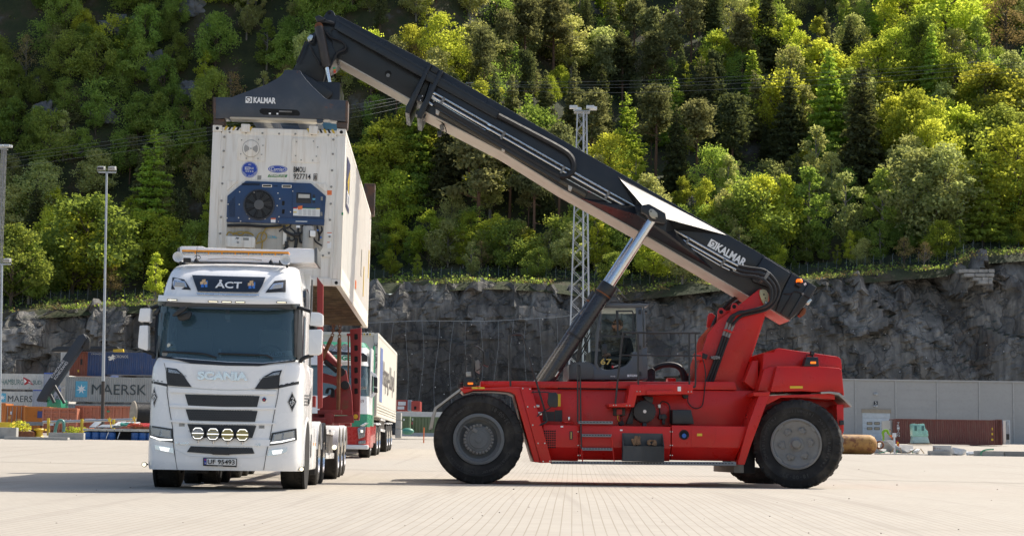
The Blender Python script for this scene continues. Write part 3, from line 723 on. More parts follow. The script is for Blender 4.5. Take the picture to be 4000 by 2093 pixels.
def wheel_rear(pos, steer, detail):
    t = link('tyre', TY_F, M_tyre, stk); t.location = pos; t.rotation_euler = (0,0, steer)
    if not detail: return
    r = MB(); r.lathe([(.535,.06),(.53,-.03),(.50,-.04),(.475,-.025),(.465,.005),(.45,.01),(.28,.015),(.27,.02),(.0,.02)], n=64); part('rim', r, M_rimr, t,0, True)
    h = MB(); h.lathe([(.15,.02),(.148,-.0),(.11,-.01),(.10,-.06),(.07,-.085),(.0,-.085)], n=40); part('hub', h, M_rimr, t,0, True)
    for k in range(6):
        M = Matrix.Rotation(-(2 * math.pi * k / 6 + .1),4, 'Y')
        b = MB(); b.box((.285,.0,0),(.09,.05,.15), M); b.box((.335,-.01,0),(.05,.05,.06), M)
        for q in (-.05,.05): b.cyl(M @ Vector((.28,-.02, q)), M @ Vector((.28,-.05, q)),.02, n=6)
        part('rim_clamp', b, M_rimr, t,.008)
    for k in range(4):
        M = Matrix.Rotation(-(2 * math.pi * k / 4 + .75),4, 'Y'); b = MB(); b.box((.465,-.01,0),(.05,.04,.13), M); part('wedge', b, M_rimr, t,.006)
    arc_text('ContainerMaster',.685, R(205), R(130),.10, M_tyremark, t,-.026)
    arc_text('Continental',.685, R(112), R(60),.10, M_tyremark, t,-.026)
    arc_text('18.00-33',.685, R(-70), R(-112),.11, M_tyremark, t,-.026, True)
    arc_text('ContainerMaster',.685, R(45), R(-40),.095, M_tyremark, t,-.026)
rz_ = rw.z if False else .93 - .012
wheel_rear((rw.x,-2.02, rz_), R(-19), True); wheel_rear((rw.x - .12,1.52, rz_), R(-19), False)
ax = MB(); ax.box((rw.x,0,.85),(.5,3.0,.4)); part('rear_axle', ax, M_dark, stk,.03)
# --- chassis
sp('chassis_frame',[(2080,1518),(2950,1525),(3000,1560),(2950,1660),(2880,1790),(2120,1780),(2050,1700)],-1.30,1.30, M_red,.02)
sp('upper_frame_beam',[(1877,1488),(2870,1490),(2880,1522),(1877,1513)],-1.38,1.38, M_red,.02)
sp('seam_strip',[(2180,1514),(2455,1517),(2455,1521),(2180,1518)],-1.40,-1.3, M_dark,0)
sp('front_fender',[(1796,1518),(2031,1510),(2111,1806),(2086,1803),(2011,1540),(1990,1530),(1930,1524),(1850,1524),(1812,1536)],-2.06,-.62, M_red,.02)
sp('front_fender',[(1796,1518),(2031,1510),(2111,1806),(2086,1803),(2011,1540),(1930,1524),(1850,1524),(1812,1536)],2.06,.62, M_red,.02)
col = sp('fender_column',[(2031,1511),(2076,1513),(2156,1806),(2112,1807)],-2.085,-1.3, M_red,.012)
def bolt(px, py, y, r=.02, m=None, par=None):
    p = SP(px, py, y); b = MB(); b.cyl((p.x, y, p.z),(p.x, y - .018, p.z), r, r * .8,8); return part('bolt', b, m or M_pipe, par or stk)
for px, py in ((2042,1516),(2070,1519),(2061,1588),(2088,1588),(2081,1659),(2102,1730),(2128,1730),(2122,1801),(2148,1800)): bolt(px, py,-2.085,.018, None, col)
mf = MB(); prof = [(1797,1516),(1765,1540),(1715,1578),(1697,1590),(1684,1630),(1675,1676)]
inn = [(1800,1526),(1770,1547),(1722,1584),(1706,1596),(1697,1632),(1690,1672)]
mf.prism(sxz(prof + inn[::-1],-2.02),-2.02,-.95); part('front_mudflap', mf, M_flap, stk,.006)
# lower tanks with a tucked-in foot
def tank(pxa, pxb, pya, pym, pyb, name, y=-1.95, slant=0):
    a, b = SP(pxa, pya, y), SP(pxb, pyb, y); zt, zm, zb = a.z, SP(pxa, pym, y).z, b.z; xb = b.x; xt = SP(pxb + slant, pya, y).x
    mb = MB(); 
    L = [(y, zt),(y, zm),(y + .18, zb),(-1.2, zb),(-1.2, zt)]
    n = len(L); xm = xt + (xb - xt) * (zt - zm) / (zt - zb)
    xr = [xt, xm, xb, xb, xt]
    mb.add([(a.x, p, q) for p, q in L] + [(x, p, q) for x,(p, q) in zip(xr, L)],[tuple(range(n)), tuple(range(2 * n - 1, n - 1,-1))] + [(i,(i + 1) % n, n + (i + 1) % n, n + i) for i in range(n)])
    return part(name, mb, M_red, stk,.014)
tank(2122,2261,1658,1745,1800, 'oil_tank'); t2 = tank(2264,2620,1660,1745,1800, 'side_tank'); t3 = tank(2624,2874,1660,1744,1800, 'fuel_tank', slant=46)
for px in (2262,2622):
    for py in (1685,1738,1777): bolt(px - 4, py,-1.95,.014); bolt(px + 4, py,-1.95,.014)
# grille in the oil tank
gp = MB(); 
for i in range(6):
    for j in range(8):
        p = SP(2124 + i * 8.2,1680 + j * 9,-1.955); gp.lohi((p.x,-1.957, p.z - .03),(p.x + .03,-1.95, p.z))
part('louvre', gp, M_dark, stk)['kind'] = 'stuff'
sp('running_board',[(2155,1800),(2876,1803),(2876,1818),(2155,1811)],-2.12,-1.8, M_step,.01)
hb_ = MB()
for i in range(58):
    p = SP(2162 + i * 12.2,1803.5 + i * .06,-2.125); hb_.lohi((p.x,-2.124, p.z - .018),(p.x + .03,-2.118, p.z))
part('grip_hole', hb_, M_dark, stk)['kind'] = 'stuff'
for a, b, py in ((2260,2394,1643),(2273,2390,1694),(2273,2394,1747)):
    s_ = sp('step',[(a, py),(b, py + 1),(b, py + 12),(a, py + 11)],-2.1,-1.85, M_step,.006)
    q = MB()
    for i in range(10):
        p = SP(a + 6 + i * (b - a - 12) / 9.5, py + 3,-2.105); q.lohi((p.x,-2.104, p.z - .014),(p.x + .035,-2.098, p.z))
    part('grip_hole', q, M_dark, s_)['kind'] = 'stuff'
for pts in ([(2272,1752),(2276,1808)],[(2389,1700),(2400,1810)]):
    mb = MB(); mb.tube([SP(a, b,-2.1) for a, b in pts],.012,6); part('step_hanger', mb, M_red, stk)
def stube(name, pts, y, r, m, smooth=True, n=8, par=None, k=4):
    pp = [SP(p[0], p[1], p[2] if len(p) > 2 else y) for p in pts]
    mb = MB(); mb.tube(cat_p(pp, k) if smooth else pp, r, n); return part(name, mb, m, par or stk,0, True)
stube('handrail',[(2257,1648),(2257,1440),(2259,1428),(2264,1428),(2266,1440),(2268,1600),(2271,1752)],-2.08,.018, M_blackp)
stube('handrail',[(1994,1508),(1990,1330),(1993,1312),(2003,1306),(2030,1305),(2041,1312),(2052,1345),(2098,1500),(2134,1625),(2135,1645),(2125,1652),(2108,1660)],-2.08,.02, M_blackp)
# battery / glove bin
a, b = SP(2430,1690,-1.97), SP(2594,1800,-2.2); zf = SP(2430,1740,-2.2).z
bx = MB(); th = .012; yb, yf = -1.96,-2.22
bx.lohi((a.x, yb - th, b.z),(b.x, yb, a.z)); bx.lohi((a.x, yf, b.z),(b.x, yf + th, zf)); bx.lohi((a.x, yf, b.z - th),(b.x, yb, b.z))
for x in (a.x, b.x - th): bx.prism([(yf, b.z),(yb, b.z),(yb, a.z),(yf, zf)], x, x + th, 'x')
part('tool_bin', bx, mat('dark_grey_sheet',(.055,.056,.055),.55, var=.15), stk,.003)
gl = MB(); rg = random.Random(4)
for k in range(9):
    p = Vector((a.x + .25 + .1 * (k % 3) * .5 + (k // 5) * .32,-2.1, zf + .0 + .05 * rg.random()))
    gl.tube(cat_p([p, p + Vector((rg.uniform(-.05,.05),.02,.07 + .1 * (k < 4) * rg.random())), p + Vector((rg.uniform(-.09,.09),.0,.1 + .16 * (k < 3) * rg.random()))],3),[.03,.034,.036,.034,.03,.022,.012],6)
o = part('work_glove', gl, M_brown, None,0, True); o.matrix_basis = S.m; tag(o, 'crumpled brown work gloves in the grey bin on the stacker side', 'gloves', kind='stuff')
# platform, rails
sp('platform',[(2375,1577),(2381,1589),(2477,1589),(2488,1543),(2525,1541),(2707,1538),(2707,1500),(2463,1500),(2449,1572)],-2.0,-1.3, M_red,.012)
sp('platform_flap',[(2525,1525),(2627,1523),(2630,1538),(2525,1541)],-2.05,-1.99, M_red,.012)
stube('guard_rail',[(2403,1582),(2418,1440),(2432,1312),(2440,1300),(2460,1299),(2736,1300)],-1.98,.021, M_blackp)
for px, pa, pb in ((2493,1299,1530),(2693,1299,1532)): stube('guard_rail_post',[(px, pa),(px, pb)],-1.98,.02, M_blackp, False)
stube('guard_rail',[(2736,1300),(2720,1303),(2717,1312),(2717,1495),(2708,1508)],-1.98,.019, M_blackp)
stube('mid_rail',[(2424,1386),(2738,1389)],-1.98,.016, M_blackp, False)
for px, py in ((2396,1582),(2406,1582),(2448,1583),(2460,1583),(2488,1528),(2500,1528),(2688,1529),(2700,1529)): bolt(px, py,-2.0,.014)
# air cleaner, boxes, small plant on the side
p = SP(2518,1606,-1.6)
ac = MB(); ac.cyl((p.x,-1.62, p.z),(p.x,-1.3, p.z),.235, n=40); o = part('air_cleaner', ac, M_blackp, stk,.02)
for k in range(20):
    a_ = 2 * math.pi * k / 20; c = MB(); c.box((p.x + .238 * math.cos(a_),-1.56, p.z + .238 * math.sin(a_)),(.02,.05,.02)); part('clip', c, M_blackp, o)
c = MB(); c.lathe([(0,-.002),(.036,-.002),(.036,0)],(p.x,-1.625, p.z), n=20); part('label_disc', c, M_white, o)
sp('air_duct',[(2510,1650),(2527,1650),(2525,1685),(2513,1685)],-1.60,-1.45, M_blackp,.02); sp('intake_neck',[(2512,1545),(2552,1548),(2552,1572),(2530,1574)],-1.6,-1.3, M_blackp,.03)
sp('control_box',[(2396,1592),(2442,1592),(2442,1622),(2396,1622)],-1.42,-1.3, M_blackp,.01); sp('red_module',[(2409,1597),(2430,1597),(2430,1618),(2409,1618)],-1.45,-1.40, mat('dull_red_plate',(.4,.03,.03),.5),.004)
for k in range(4): stube('wire',[(2414 + k * 5,1621),(2413 + k * 6,1635),(2424 + k * 3,1650)],-1.43,.008,[M_yel, M_red, M_black, M_black][k])
pp = SP(2428,1652,-1.5); c = MB(); c.cyl((pp.x,-1.5, pp.z),(pp.x,-1.3, pp.z),.055, n=20); part('breather_cap', c, M_black, stk,.01)
bbx = sp('battery_box',[(2627,1599),(2700,1599),(2712,1655),(2627,1655)],-1.75,-1.3, M_blackp,.02)
sp('filter_bracket',[(2447,1655),(2470,1592),(2478,1592),(2472,1655)],-1.5,-1.3, M_blackp,.006)
pp = SP(2593,1627,-1.5); c = MB(); c.cyl((pp.x,-1.55, pp.z),(pp.x,-1.3, pp.z),.06, n=16); c.box((pp.x - .05,-1.45, pp.z),(.1,.12,.1)); c.box((pp.x,-1.45, pp.z - .1),(.06,.1,.12)); part('pump', c, M_blackp, stk,.01)
stube('hose',[(2576,1585),(2577,1615),(2580,1625)],-1.45,.014, M_black); stube('hose',[(2577,1583),(2585,1568),(2605,1572),(2616,1590),(2618,1650)],-1.45,.014, M_black)
sp('sensor_can',[(2571,1578),(2581,1578),(2581,1592),(2571,1592)],-1.48,-1.40, M_white,.012)
pp = SP(2677,1545,-1.4); c = MB(); c.cyl((pp.x,-1.45, pp.z),(pp.x,-1.3, pp.z),.06, n=18); part('signal_horn', c, M_black, stk,.012)
stube('cable',[(2686,1552),(2690,1575),(2712,1593),(2738,1588),(2748,1560),(2756,1470),(2752,1430),(2745,1400)],-1.42,.012, M_black)
pp = SP(2672,1697,-1.955); c = MB(); c.lathe([(.105,.0),(.10,-.012),(.09,-.012),(.085,.03),(.085,.0)],(pp.x,-1.955, pp.z), n=28); o = part('filler_recess', c, M_black, stk); c = MB(); c.lathe([(.0,-.008),(.085,-.008),(.085,.0)],(pp.x,-1.952, pp.z), n=24); part('recess_floor', c, M_dark, o); c = MB(); c.lathe([(.0,-.02),(.04,-.02),(.048,-.01),(.048,.0)],(pp.x,-1.955, pp.z - .02), n=20); part('blue_cap', c, mat('blue_cap',(.03,.12,.42),.4), o, label='blue filler cap')
sp('tank_door',[(2700,1662),(2796,1664),(2795,1700),(2790,1725),(2775,1745),(2700,1744)],-1.962,-1.94, M_red,.004)
for px, py, w, h in ((2723,1692,20,10),(3086,1507,50,9),(1843,1511,24,7),(1869,1511,24,7)):
    sp('warning_sticker',[(px, py),(px + w, py),(px + w, py + h),(px, py + h)],-1.968 if py > 1600 else (-2.066 if px < 2000 else -1.925),-1.9, M_yel,0)
sp('yellow_sign',[(2177,1538),(2190,1538),(2190,1586),(2177,1586)],-1.312,-1.3, M_yel,0); sp('data_plate',[(2120,1607),(2166,1607),(2166,1644),(2120,1644)],-1.312,-1.3, M_blackp,0); sp('data_plate',[(2167,1601),(2196,1601),(2196,1645),(2167,1645)],-1.312,-1.3, M_blackp,0)
sp('level_gauge',[(2225,1683),(2237,1683),(2237,1716),(2225,1716)],-1.97,-1.94, M_blackp,.004); sp('gauge_glass',[(2229,1686),(2233,1686),(2233,1713),(2229,1713)],-1.976,-1.96, M_gold,0)
pp = SP(2222,1640,-1.6); c = MB(); c.cyl((pp.x,-1.6, pp.z),(pp.x,-1.6, pp.z + .07),.03, n=14); part('filler_cap', c, M_steel, stk,.004); pp = SP(2215,1652,-1.6); c = MB(); c.cyl((pp.x,-1.6, pp.z),(pp.x,-1.6, pp.z + .03),.12, n=20); part('tank_lid', c, M_red, stk,.006)
sp('small_label',[(2190,1662),(2200,1662),(2200,1668),(2190,1668)],-1.956,-1.94, M_white,0); sp('small_label',[(2422,1676),(2432,1676),(2432,1682),(2422,1682)],-1.956,-1.94, M_white,0)
sp('white_sticker',[(2647,1509),(2660,1509),(2660,1527),(2647,1527)],-2.004,-1.98, M_white,0)
# --- tower
TW = [(2706,1502),(2764,1303),(2809,1248),(2870,1205),(2952,1140),(2968,1128),(2988,1130),(3003,1146),(3006,1177),(2983,1241),(2951,1338),(2906,1467),(2912,1503),(2948,1526),(2945,1548),(2919,1661),(2690,1658),(2680,1560)]
for y0, y1 in ((-1.0,-.84),(1.0,.84)): sp('tower_plate', TW, y0, y1, M_red,.02)
TI = [(2716,1502),(2775,1303),(2816,1256),(2872,1220),(2935,1190),(2950,1250),(2930,1338),(2890,1467),(2890,1640),(2700,1640)]
mb = MB(); mb.prism(sxz(TI,-.9),-.84,.84); part('tower_core', mb, M_red, stk,.03)
for y0 in (-.78,.62): 
    mb = MB(); mb.prism(sxz([(2798,1262),(2802,1216),(2808,1204),(2820,1203),(2832,1214),(2860,1212),(2850,1250)],-.7), y0, y0 + .08); part('lifting_ear', mb, M_red, stk,.012)
ear = MB(); ear.prism(sxz([(2852,1225),(2855,1196),(2862,1184),(2875,1184),(2884,1196),(2905,1196),(2880,1230)],-1.0),-1.03,-.98); part('lifting_ear', ear, M_red, stk,.012)
for px, py, y in ((2868,1197,-1.035),(2817,1218,-.785)):
    p = SP(px, py, y); c = MB(); c.cyl((p.x, y, p.z),(p.x, y + .01, p.z),.045, n=16); part('ear_hole', c, M_dark, stk)
sp('pivot_keeper',[(2968,1132),(2980,1128),(2994,1134),(3003,1150),(3002,1176),(2995,1193),(2986,1193),(2974,1172),(2967,1150)],-1.04,-1.0, mat('brass_zinc_plate',(.42,.36,.22),.45,.6, dirt=(.05,.04,.03)),.012)
bolt(2993,1183,-1.05,.04); bolt(2984,1150,-1.04,.02, M_dark); bolt(2990,1164,-1.04,.014, M_dark)
# grease unit
gu = sp('grease_unit',[(2827,1546),(2871,1546),(2871,1586),(2827,1586)],-1.2,-1.0, mat('amber_reservoir',(.45,.22,.10),.25),.01); sp('unit_cap',[(2825,1543),(2873,1543),(2873,1549),(2825,1549)],-1.21,-1.0, M_black,.004, None, gu); sp('unit_base',[(2820,1586),(2863,1588),(2855,1620),(2820,1616)],-1.18,-1.0, M_blackp,.01, None, gu); sp('unit_label',[(2845,1560),(2862,1560),(2862,1574),(2845,1574)],-1.205,-1.19, M_white,0, None, gu)
sp('grease_block',[(2790,1615),(2806,1615),(2806,1636),(2790,1636)],-1.06,-1.0, M_steel,.005)
stube('grease_line',[(2820,1610),(2800,1620),(2776,1630),(2750,1622)],-1.03,.007, M_black); stube('grease_line',[(2806,1628),(2830,1640),(2850,1625),(2856,1610)],-1.03,.007, M_black); stube('grease_line',[(2740,1628),(2770,1634),(2790,1630)],-1.03,.009, M_black)
# service hatch hook on tower
sp('hose_bracket',[(2712,1382),(2742,1370),(2762,1384),(2752,1408),(2718,1402)],-1.3,-1.0, M_red,.012); sp('lamp_box',[(2745,1377),(2766,1385),(2760,1403),(2742,1398)],-1.32,-1.1, M_black,.01)
# --- rear body
def rear_block(pts_near, y, y2, m, bevel, name, taper=0.0):
    """outline on the near side, slightly narrower at the top"""
    pl = sxz(pts_near, y); zs = [p[1] for p in pl]; z0, z1 = min(zs), max(zs); mb = MB(); n = len(pl)
    def yy(z, s): return s * (abs(y) - taper * (z - z0) / (z1 - z0))
    vs = [(u, yy(z,-1), z) for u, z in pl] + [(u, yy(z,1), z) for u, z in pl]
    mb.add(vs,[tuple(range(n)), tuple(range(2 * n - 1, n - 1,-1))] + [(i,(i + 1) % n, n + (i + 1) % n, n + i) for i in range(n)])
    return part(name, mb, m, stk, bevel)
cwt = rear_block([(3009,1530),(3035,1430),(3196,1429),(3280,1436),(3290,1442),(3299,1546),(3286,1535),(3132,1527)],-1.92,1.92, M_red,.05, 'counterweight',.04)
rear_block([(2960,1527),(2985,1440),(3012,1430),(3040,1430),(3012,1532)],-1.75,1.75, M_red,.03, 'counterweight_cheek',.03)
rear_block([(2975,1500),(2985,1375),(3025,1374),(3034,1360),(3048,1358),(3278,1391),(3290,1400),(3293,1445),(3010,1445)],-1.62,1.62, M_red,.06, 'engine_hood',.10)
rear_block([(2908,1490),(2940,1408),(2962,1408),(2962,1500),(2945,1522)],-1.35,1.35, M_red,.015, 'radiator_shroud',.0)
sp('rear_fender_column',[(2964,1545),(3006,1545),(2938,1726),(2909,1814),(2880,1814),(2922,1661)],-2.08,-1.2, M_red,.015)
sp('rear_fender_lip',[(2942,1532),(3010,1529),(3006,1546),(2944,1546)],-2.07,-1.2, M_red,.012)
sp('rear_chassis',[(2900,1560),(3270,1540),(3292,1560),(3296,1690),(3262,1690),(3256,1590),(3100,1600),(2990,1700),(2900,1790)],-1.2,1.2, M_red,.02)
sp('wheel_arch_roof',[(2990,1545),(3260,1535),(3262,1560),(3180,1552),(3050,1552),(2995,1580)],-1.9,-1.2, M_red,.012)
sp('rear_bumper',[(3268,1580),(3296,1578),(3297,1682),(3290,1700),(3270,1690)],-1.9,1.9, M_red,.02)
sp('rear_lamp',[(3280,1642),(3296,1640),(3297,1658),(3281,1660)],-1.95,-1.88, M_blackp,.006)
mf = MB(); rows = []
for a_, b_ in (((3209,1527),(3252,1590)),((3235,1526),(3275,1590)),((3258,1528),(3300,1588)),((3278,1534),(3329,1587))):
    p, q = SP(*a_,-2.0), SP(*b_,-2.0); rows.append([(p.x,-2.0, p.z),(q.x,-2.0, q.z),(q.x,-1.1, q.z),(p.x,-1.1, p.z)])
rf = MB(); 
pr = sxz([(3205,1530),(3240,1528),(3278,1533),(3305,1556),(3329,1587),(3322,1589),(3298,1564),(3274,1542),(3240,1536),(3207,1538)],-2.0)
rf.prism(pr,-2.02,-1.0); part('rear_mudflap', rf, M_flap, stk,.004)
sp('chassis_foot',[(2867,1812),(2906,1813),(2906,1846),(2867,1845)],-1.5,1.2, mat('cast_grey',(.28,.26,.22),.7, dirt=(.1,.09,.07)),.015); sp('axle_bracket',[(2906,1700),(2950,1700),(2950,1847),(2906,1846)],-1.3,1.3, M_black,.02)
sp('light_housing',[(3140,1430),(3150,1393),(3196,1394),(3200,1430)],-1.86,-1.6, M_char,.015); c = sp('side_marker',[(3166,1411),(3188,1411),(3188,1420),(3166,1420)],-1.87,-1.84, M_amber,.01)
sp('work_lamp',[(3168,1370),(3182,1370),(3182,1386),(3168,1386)],-1.75,-1.62, M_blackp,.008); stube('lamp_cable',[(3172,1390),(3155,1384),(3148,1392)],-1.7,.01, M_black); stube('lamp_post',[(3175,1384),(3175,1396)],-1.7,.015, M_black, False)
# --- front marker, mirrors and horns
sp('marker_housing',[(1810,1508),(1812,1476),(1822,1472),(1850,1474),(1862,1508)],-1.95,-1.6, M_char,.012); sp('side_marker',[(1827,1493),(1848,1493),(1848,1501),(1827,1501)],-1.965,-1.94, M_amber,.01)
sp('work_lamp',[(1820,1452),(1840,1450),(1841,1470),(1822,1472)],-1.85,-1.7, M_flap,.012); sp('head_lamp',[(1797,1476),(1810,1474),(1810,1494),(1797,1496)],-1.8,-1.55, M_blackp,.01); sp('head_lamp',[(1788,1497),(1812,1495),(1812,1512),(1788,1513)],-1.4,-1.1, M_blackp,.01)
for py in (1482,1499):
    p = SP(1866, py,-1.9); c = MB(); c.lathe([(.045,-.06),(.03,-.03),(.018,.0),(.018,.16)],(p.x,-1.9, p.z), n=20); c.lathe([(.036,-.058),(.012,.0)],(p.x,-1.9, p.z), n=20); part('air_horn', c, M_pipe, stk,0, True)
stube('mirror_post',[(1847,1474),(1847,1352),(1855,1352),(1868,1355),(1887,1372),(1887,1420),(1876,1440),(1860,1448)],-1.9,.016, M_blackp, False)
stube('mirror_post',[(1820,1470),(1820,1386),(1834,1386),(1851,1406),(1852,1448)],-1.5,.014, M_blackp, False)
sp('side_mirror',[(1891,1374),(1904,1370),(1911,1372),(1911,1425),(1906,1432),(1889,1424)],-2.0,-1.82, M_blackp,.02); sp('side_mirror',[(1858,1408),(1868,1405),(1873,1410),(1873,1460),(1858,1448)],-1.55,-1.4, M_rimr,.012)
stube('mirror_post',[(2075,1533),(2090,1530),(2143,1532),(2152,1543),(2158,1570),(2150,1590),(2112,1612),(2098,1626)],-2.12,.012, M_blackp)
sp('side_mirror',[(2143,1533),(2172,1531),(2180,1540),(2180,1586),(2172,1591),(2146,1588),(2138,1572)],-2.2,-2.12, M_blackp,.025)
# --- lift cylinders
M_cyl = mat('cylinder_black',(.022,.023,.026),.3, var=.15, dirt=(.05,.045,.04), coat=.3)
for y, dx in ((-1.12,0),(1.35,0)):
    def Q(px, py): p = SP(px, py,-1.12); return Vector((p.x, y, p.z))
    A, Bm, T = Q(2088,1556), Q(2378,1117), Q(2556,845)
    d = (T - A).normalized(); c = MB(); c.cyl(A - d * .3, Bm,.165, n=28); cy = part('lift_cylinder', c, M_cyl, stk,.02)
    c = MB(); c.cyl(Bm - d * .2, Bm + d * .03,.19, n=28); part('gland', c, M_blackp, cy,.012); c = MB(); c.cyl(Bm - d * .23, Bm - d * .205,.178, n=28); part('rust_ring', c, M_rust, cy)
    c = MB(); c.cyl(Bm, T,.105, n=28); part('piston_rod', c, M_steel, cy,0, True)
    if y < 0:
        stn = [A + d * t + Vector((.15,-.10,.05)) for t in (.1,.5,.9,1.6,2.2,2.7)]
        c = MB(); c.tube(cat_p(stn,4),.028,8); part('cylinder_hose', c, M_black, cy,0, True)
        c = MB(); c.cyl(stn[1], stn[1] + d * .13,.036, n=10); part('hose_fitting', c, M_pipe, cy,.004)
        for t in (1.55,2.6): c = MB(); c.cyl(A + d * t, A + d * (t + .05),.18, n=24); part('clamp_band', c, M_black, cy)
        c = MB(); c.box(Q(2072,1585) + Vector((.1,-.16,0)),(.16,.06,.05), None); c.box(Q(2080,1592) + Vector((.12,-.16,-.12)),(.14,.06,.07)); part('valve_block', c, M_pipe, cy,.008)
# --- boom
YB = -.66; YI = -.54
OUT = [(1700,262),(2984,997),(3192,1120),(3170,1160),(3144,1195),(3086,1251),(2862,1118),(2484,897),(2196,737),(1963,592),(1646,428)]
bo = MB(); bo.prism(sxz(OUT, YB), YB,.46); boom = part('outer_boom', bo, M_char, stk,.02)
M_under = mat('ground_bounce_beige',(.46,.43,.37),.55, var=.10, scale=.8, dirt=(.32,.27,.2), dirt_amt=.4)
# underside plate set below the box, ground-bounced light painted into its beige
def under(pts, y0, y1, par):
    a, b = [SP(*p, y0) for p in pts]; d = (b - a); nrm = Vector((d.z,0,-d.x)).normalized()
    if nrm.z > 0: nrm = -nrm
    mb = MB(); vs = []
    for q in (a, b):
        for yy in (y0 + .01, y1 - .01):
            for k in (-.03,.016): vs.append(Vector((q.x, yy, q.z)) + nrm * k)
    mb.add(vs,[(0,1,3,2),(4,6,7,5),(0,4,5,1),(2,3,7,6),(0,2,6,4),(1,5,7,3)]); return part('bounce_lit_underside', mb, M_under, par)
for a_, b_ in (((1646,428),(1963,592)),((1963,592),(2196,737)),((2196,737),(2484,897)),((2484,897),(2862,1118)),((2862,1118),(3086,1251))): under((a_, b_), YB,.46, boom)
# rear end: chamfered box
sp('boom_tail',[(2984,1000),(3092,1066),(3052,1142),(2940,1100),(2935,1080)], YB - .10, YB + .02, M_char,.05, None, boom)
sp('tail_panel',[(3093,1066),(3190,1122),(3142,1196),(3086,1248),(3030,1215),(3056,1142)], YB - .05, YB + .02, M_char,.02, None, boom)
sp('tail_rib',[(3160,1104),(3168,1109),(3090,1240),(3082,1236)], YB - .10, YB, M_char,.006, None, boom)
o = sp('beacon_base',[(3112,1102),(3132,1113),(3128,1122),(3108,1111)], YB - .18, YB - .04, M_black,.01, None, boom); p = SP(3122,1102, YB - .11)
c = MB(); c.lathe([(.0,.075),(.05,.07),(.068,.05),(.072,.0)],(p.x, YB - .11, p.z), 'z',20); part('beacon', c, M_amber, boom,0, True, 'orange warning beacon')
sp('sticker',[(3139,1108),(3147,1102),(3151,1110),(3143,1116)], YB - .054, YB - .04, M_white,0, None, boom)
stube('cable',[(3058,1146),(3085,1147),(3105,1138),(3130,1144),(3165,1165)], YB - .09,.013, M_black, par=boom); stube('tail_strut',[(3096,1146),(3082,1172),(3050,1225)], YB - .08,.018, M_black, False, par=boom)
sp('cable_clip',[(3131,1144),(3138,1141),(3142,1148),(3135,1154)], YB - .12, YB - .05, M_rimr,.004, None, boom); sp('limit_switch',[(3150,1182),(3162,1166),(3173,1170),(3160,1190)], YB - .05, YB + .1, M_pipe,.01, None, boom); sp('rear_hinge',[(3120,1230),(3140,1200),(3150,1207),(3146,1225),(3130,1238)], YB + .1, YB + .3, M_rust,.01, None, boom)
# flared bracket round the cylinder pin
v = [SP(2412,688, YB - .012), SP(2838,918, YB - .012), SP(2785,1052, YB - .012), SP(2262,772, YB - .012), SP(2508,800,-1.07), SP(2606,856,-1.07), SP(2600,905,-1.07), SP(2486,838,-1.07), SP(2640,898, YB - .012), SP(2478,800, YB - .012)]
fl = MB(); fl.add(v,[(0,4,5,1),(1,5,8),(5,6,8),(8,6,2),(2,6,7,3),(3,7,9),(9,7,4),(9,4,0),(4,7,6,5)]); 
me = fl.mesh('pin_flare',0,2, False); link('pin_flare', me, M_char, boom)
br = sp('cylinder_bracket',[(2503,808),(2512,800),(2536,796),(2600,832),(2605,868),(2597,874),(2538,860),(2528,841),(2505,828)],-1.30,-.7, M_char,.03, None, boom)
sp('pin_plate',[(2534,824),(2541,815),(2552,817),(2568,832),(2570,846),(2563,856),(2548,853),(2538,842)],-1.325,-1.28, mat('zinc_pin_plate',(.40,.37,.30),.4,.7),.012, None, br)
for px, py in ((2543,826),(2563,851)): bolt(px, py,-1.325,.016, M_dark, br)
mb = MB(); p = SP(2556,845,-.92); mb.cyl((p.x,-1.25, p.z),(p.x,1.45, p.z),.12, n=20); part('cylinder_pin', mb, M_char, boom)
# collar between the boom sections
for q in (0,46):
    sp('collar_rib',[(1676 + q,246 + q * .56),(1686 + q,250 + q * .56),(1600 + q,446 + q * .45),(1583 + q,440 + q * .45),(1585 + q,418 + q * .45)], YB - .14,.60, M_char,.012, None, boom)
cp = sp('collar_plate',[(1622,362),(1652,376),(1640,400),(1612,385)], YB - .03, YB, M_blackp,.01, None, boom)
for px, py in ((1630,365),(1650,376),(1623,381),(1643,393)): bolt(px, py, YB - .03,.016, M_white, cp)
sp('collar_plate',[(1688,252),(1716,268),(1704,290),(1676,276)], YB - .03, YB + .2, M_char,.01, None, boom)
# inner boom with its side channel
INN = [(1312,58),(1325,62),(1700,258),(1652,400),(1600,385),(1340,240),(1314,228),(1300,190),(1290,110)]
bi = MB(); bi.prism(sxz(INN, YI), YI,.36); ib = part('inner_boom', bi, M_char, stk,.02)
for a_, b_ in (((1326,234),(1604,388)),): under((a_, b_), YI,.36, ib)
sp('side_channel',[(1314,80),(1950,440),(1938,464),(1305,112)], YI - .20, YI - .12, M_char,.008, None, ib); sp('channel_top',[(1316,72),(1952,434),(1950,444),(1313,84)], YI - .20, YI + .05, M_char,.004, None, ib)
p = SP(1516,290, YI); c = MB(); c.cyl((p.x, YI - .004, p.z),(p.x, YI + .02, p.z),.075, n=24); part('access_hole', c, M_dark, ib); c = MB(); c.cyl((p.x, YI - .008, p.z - .03),(p.x, YI, p.z - .03),.042, n=18); part('roller_end', c, M_rimr, ib)
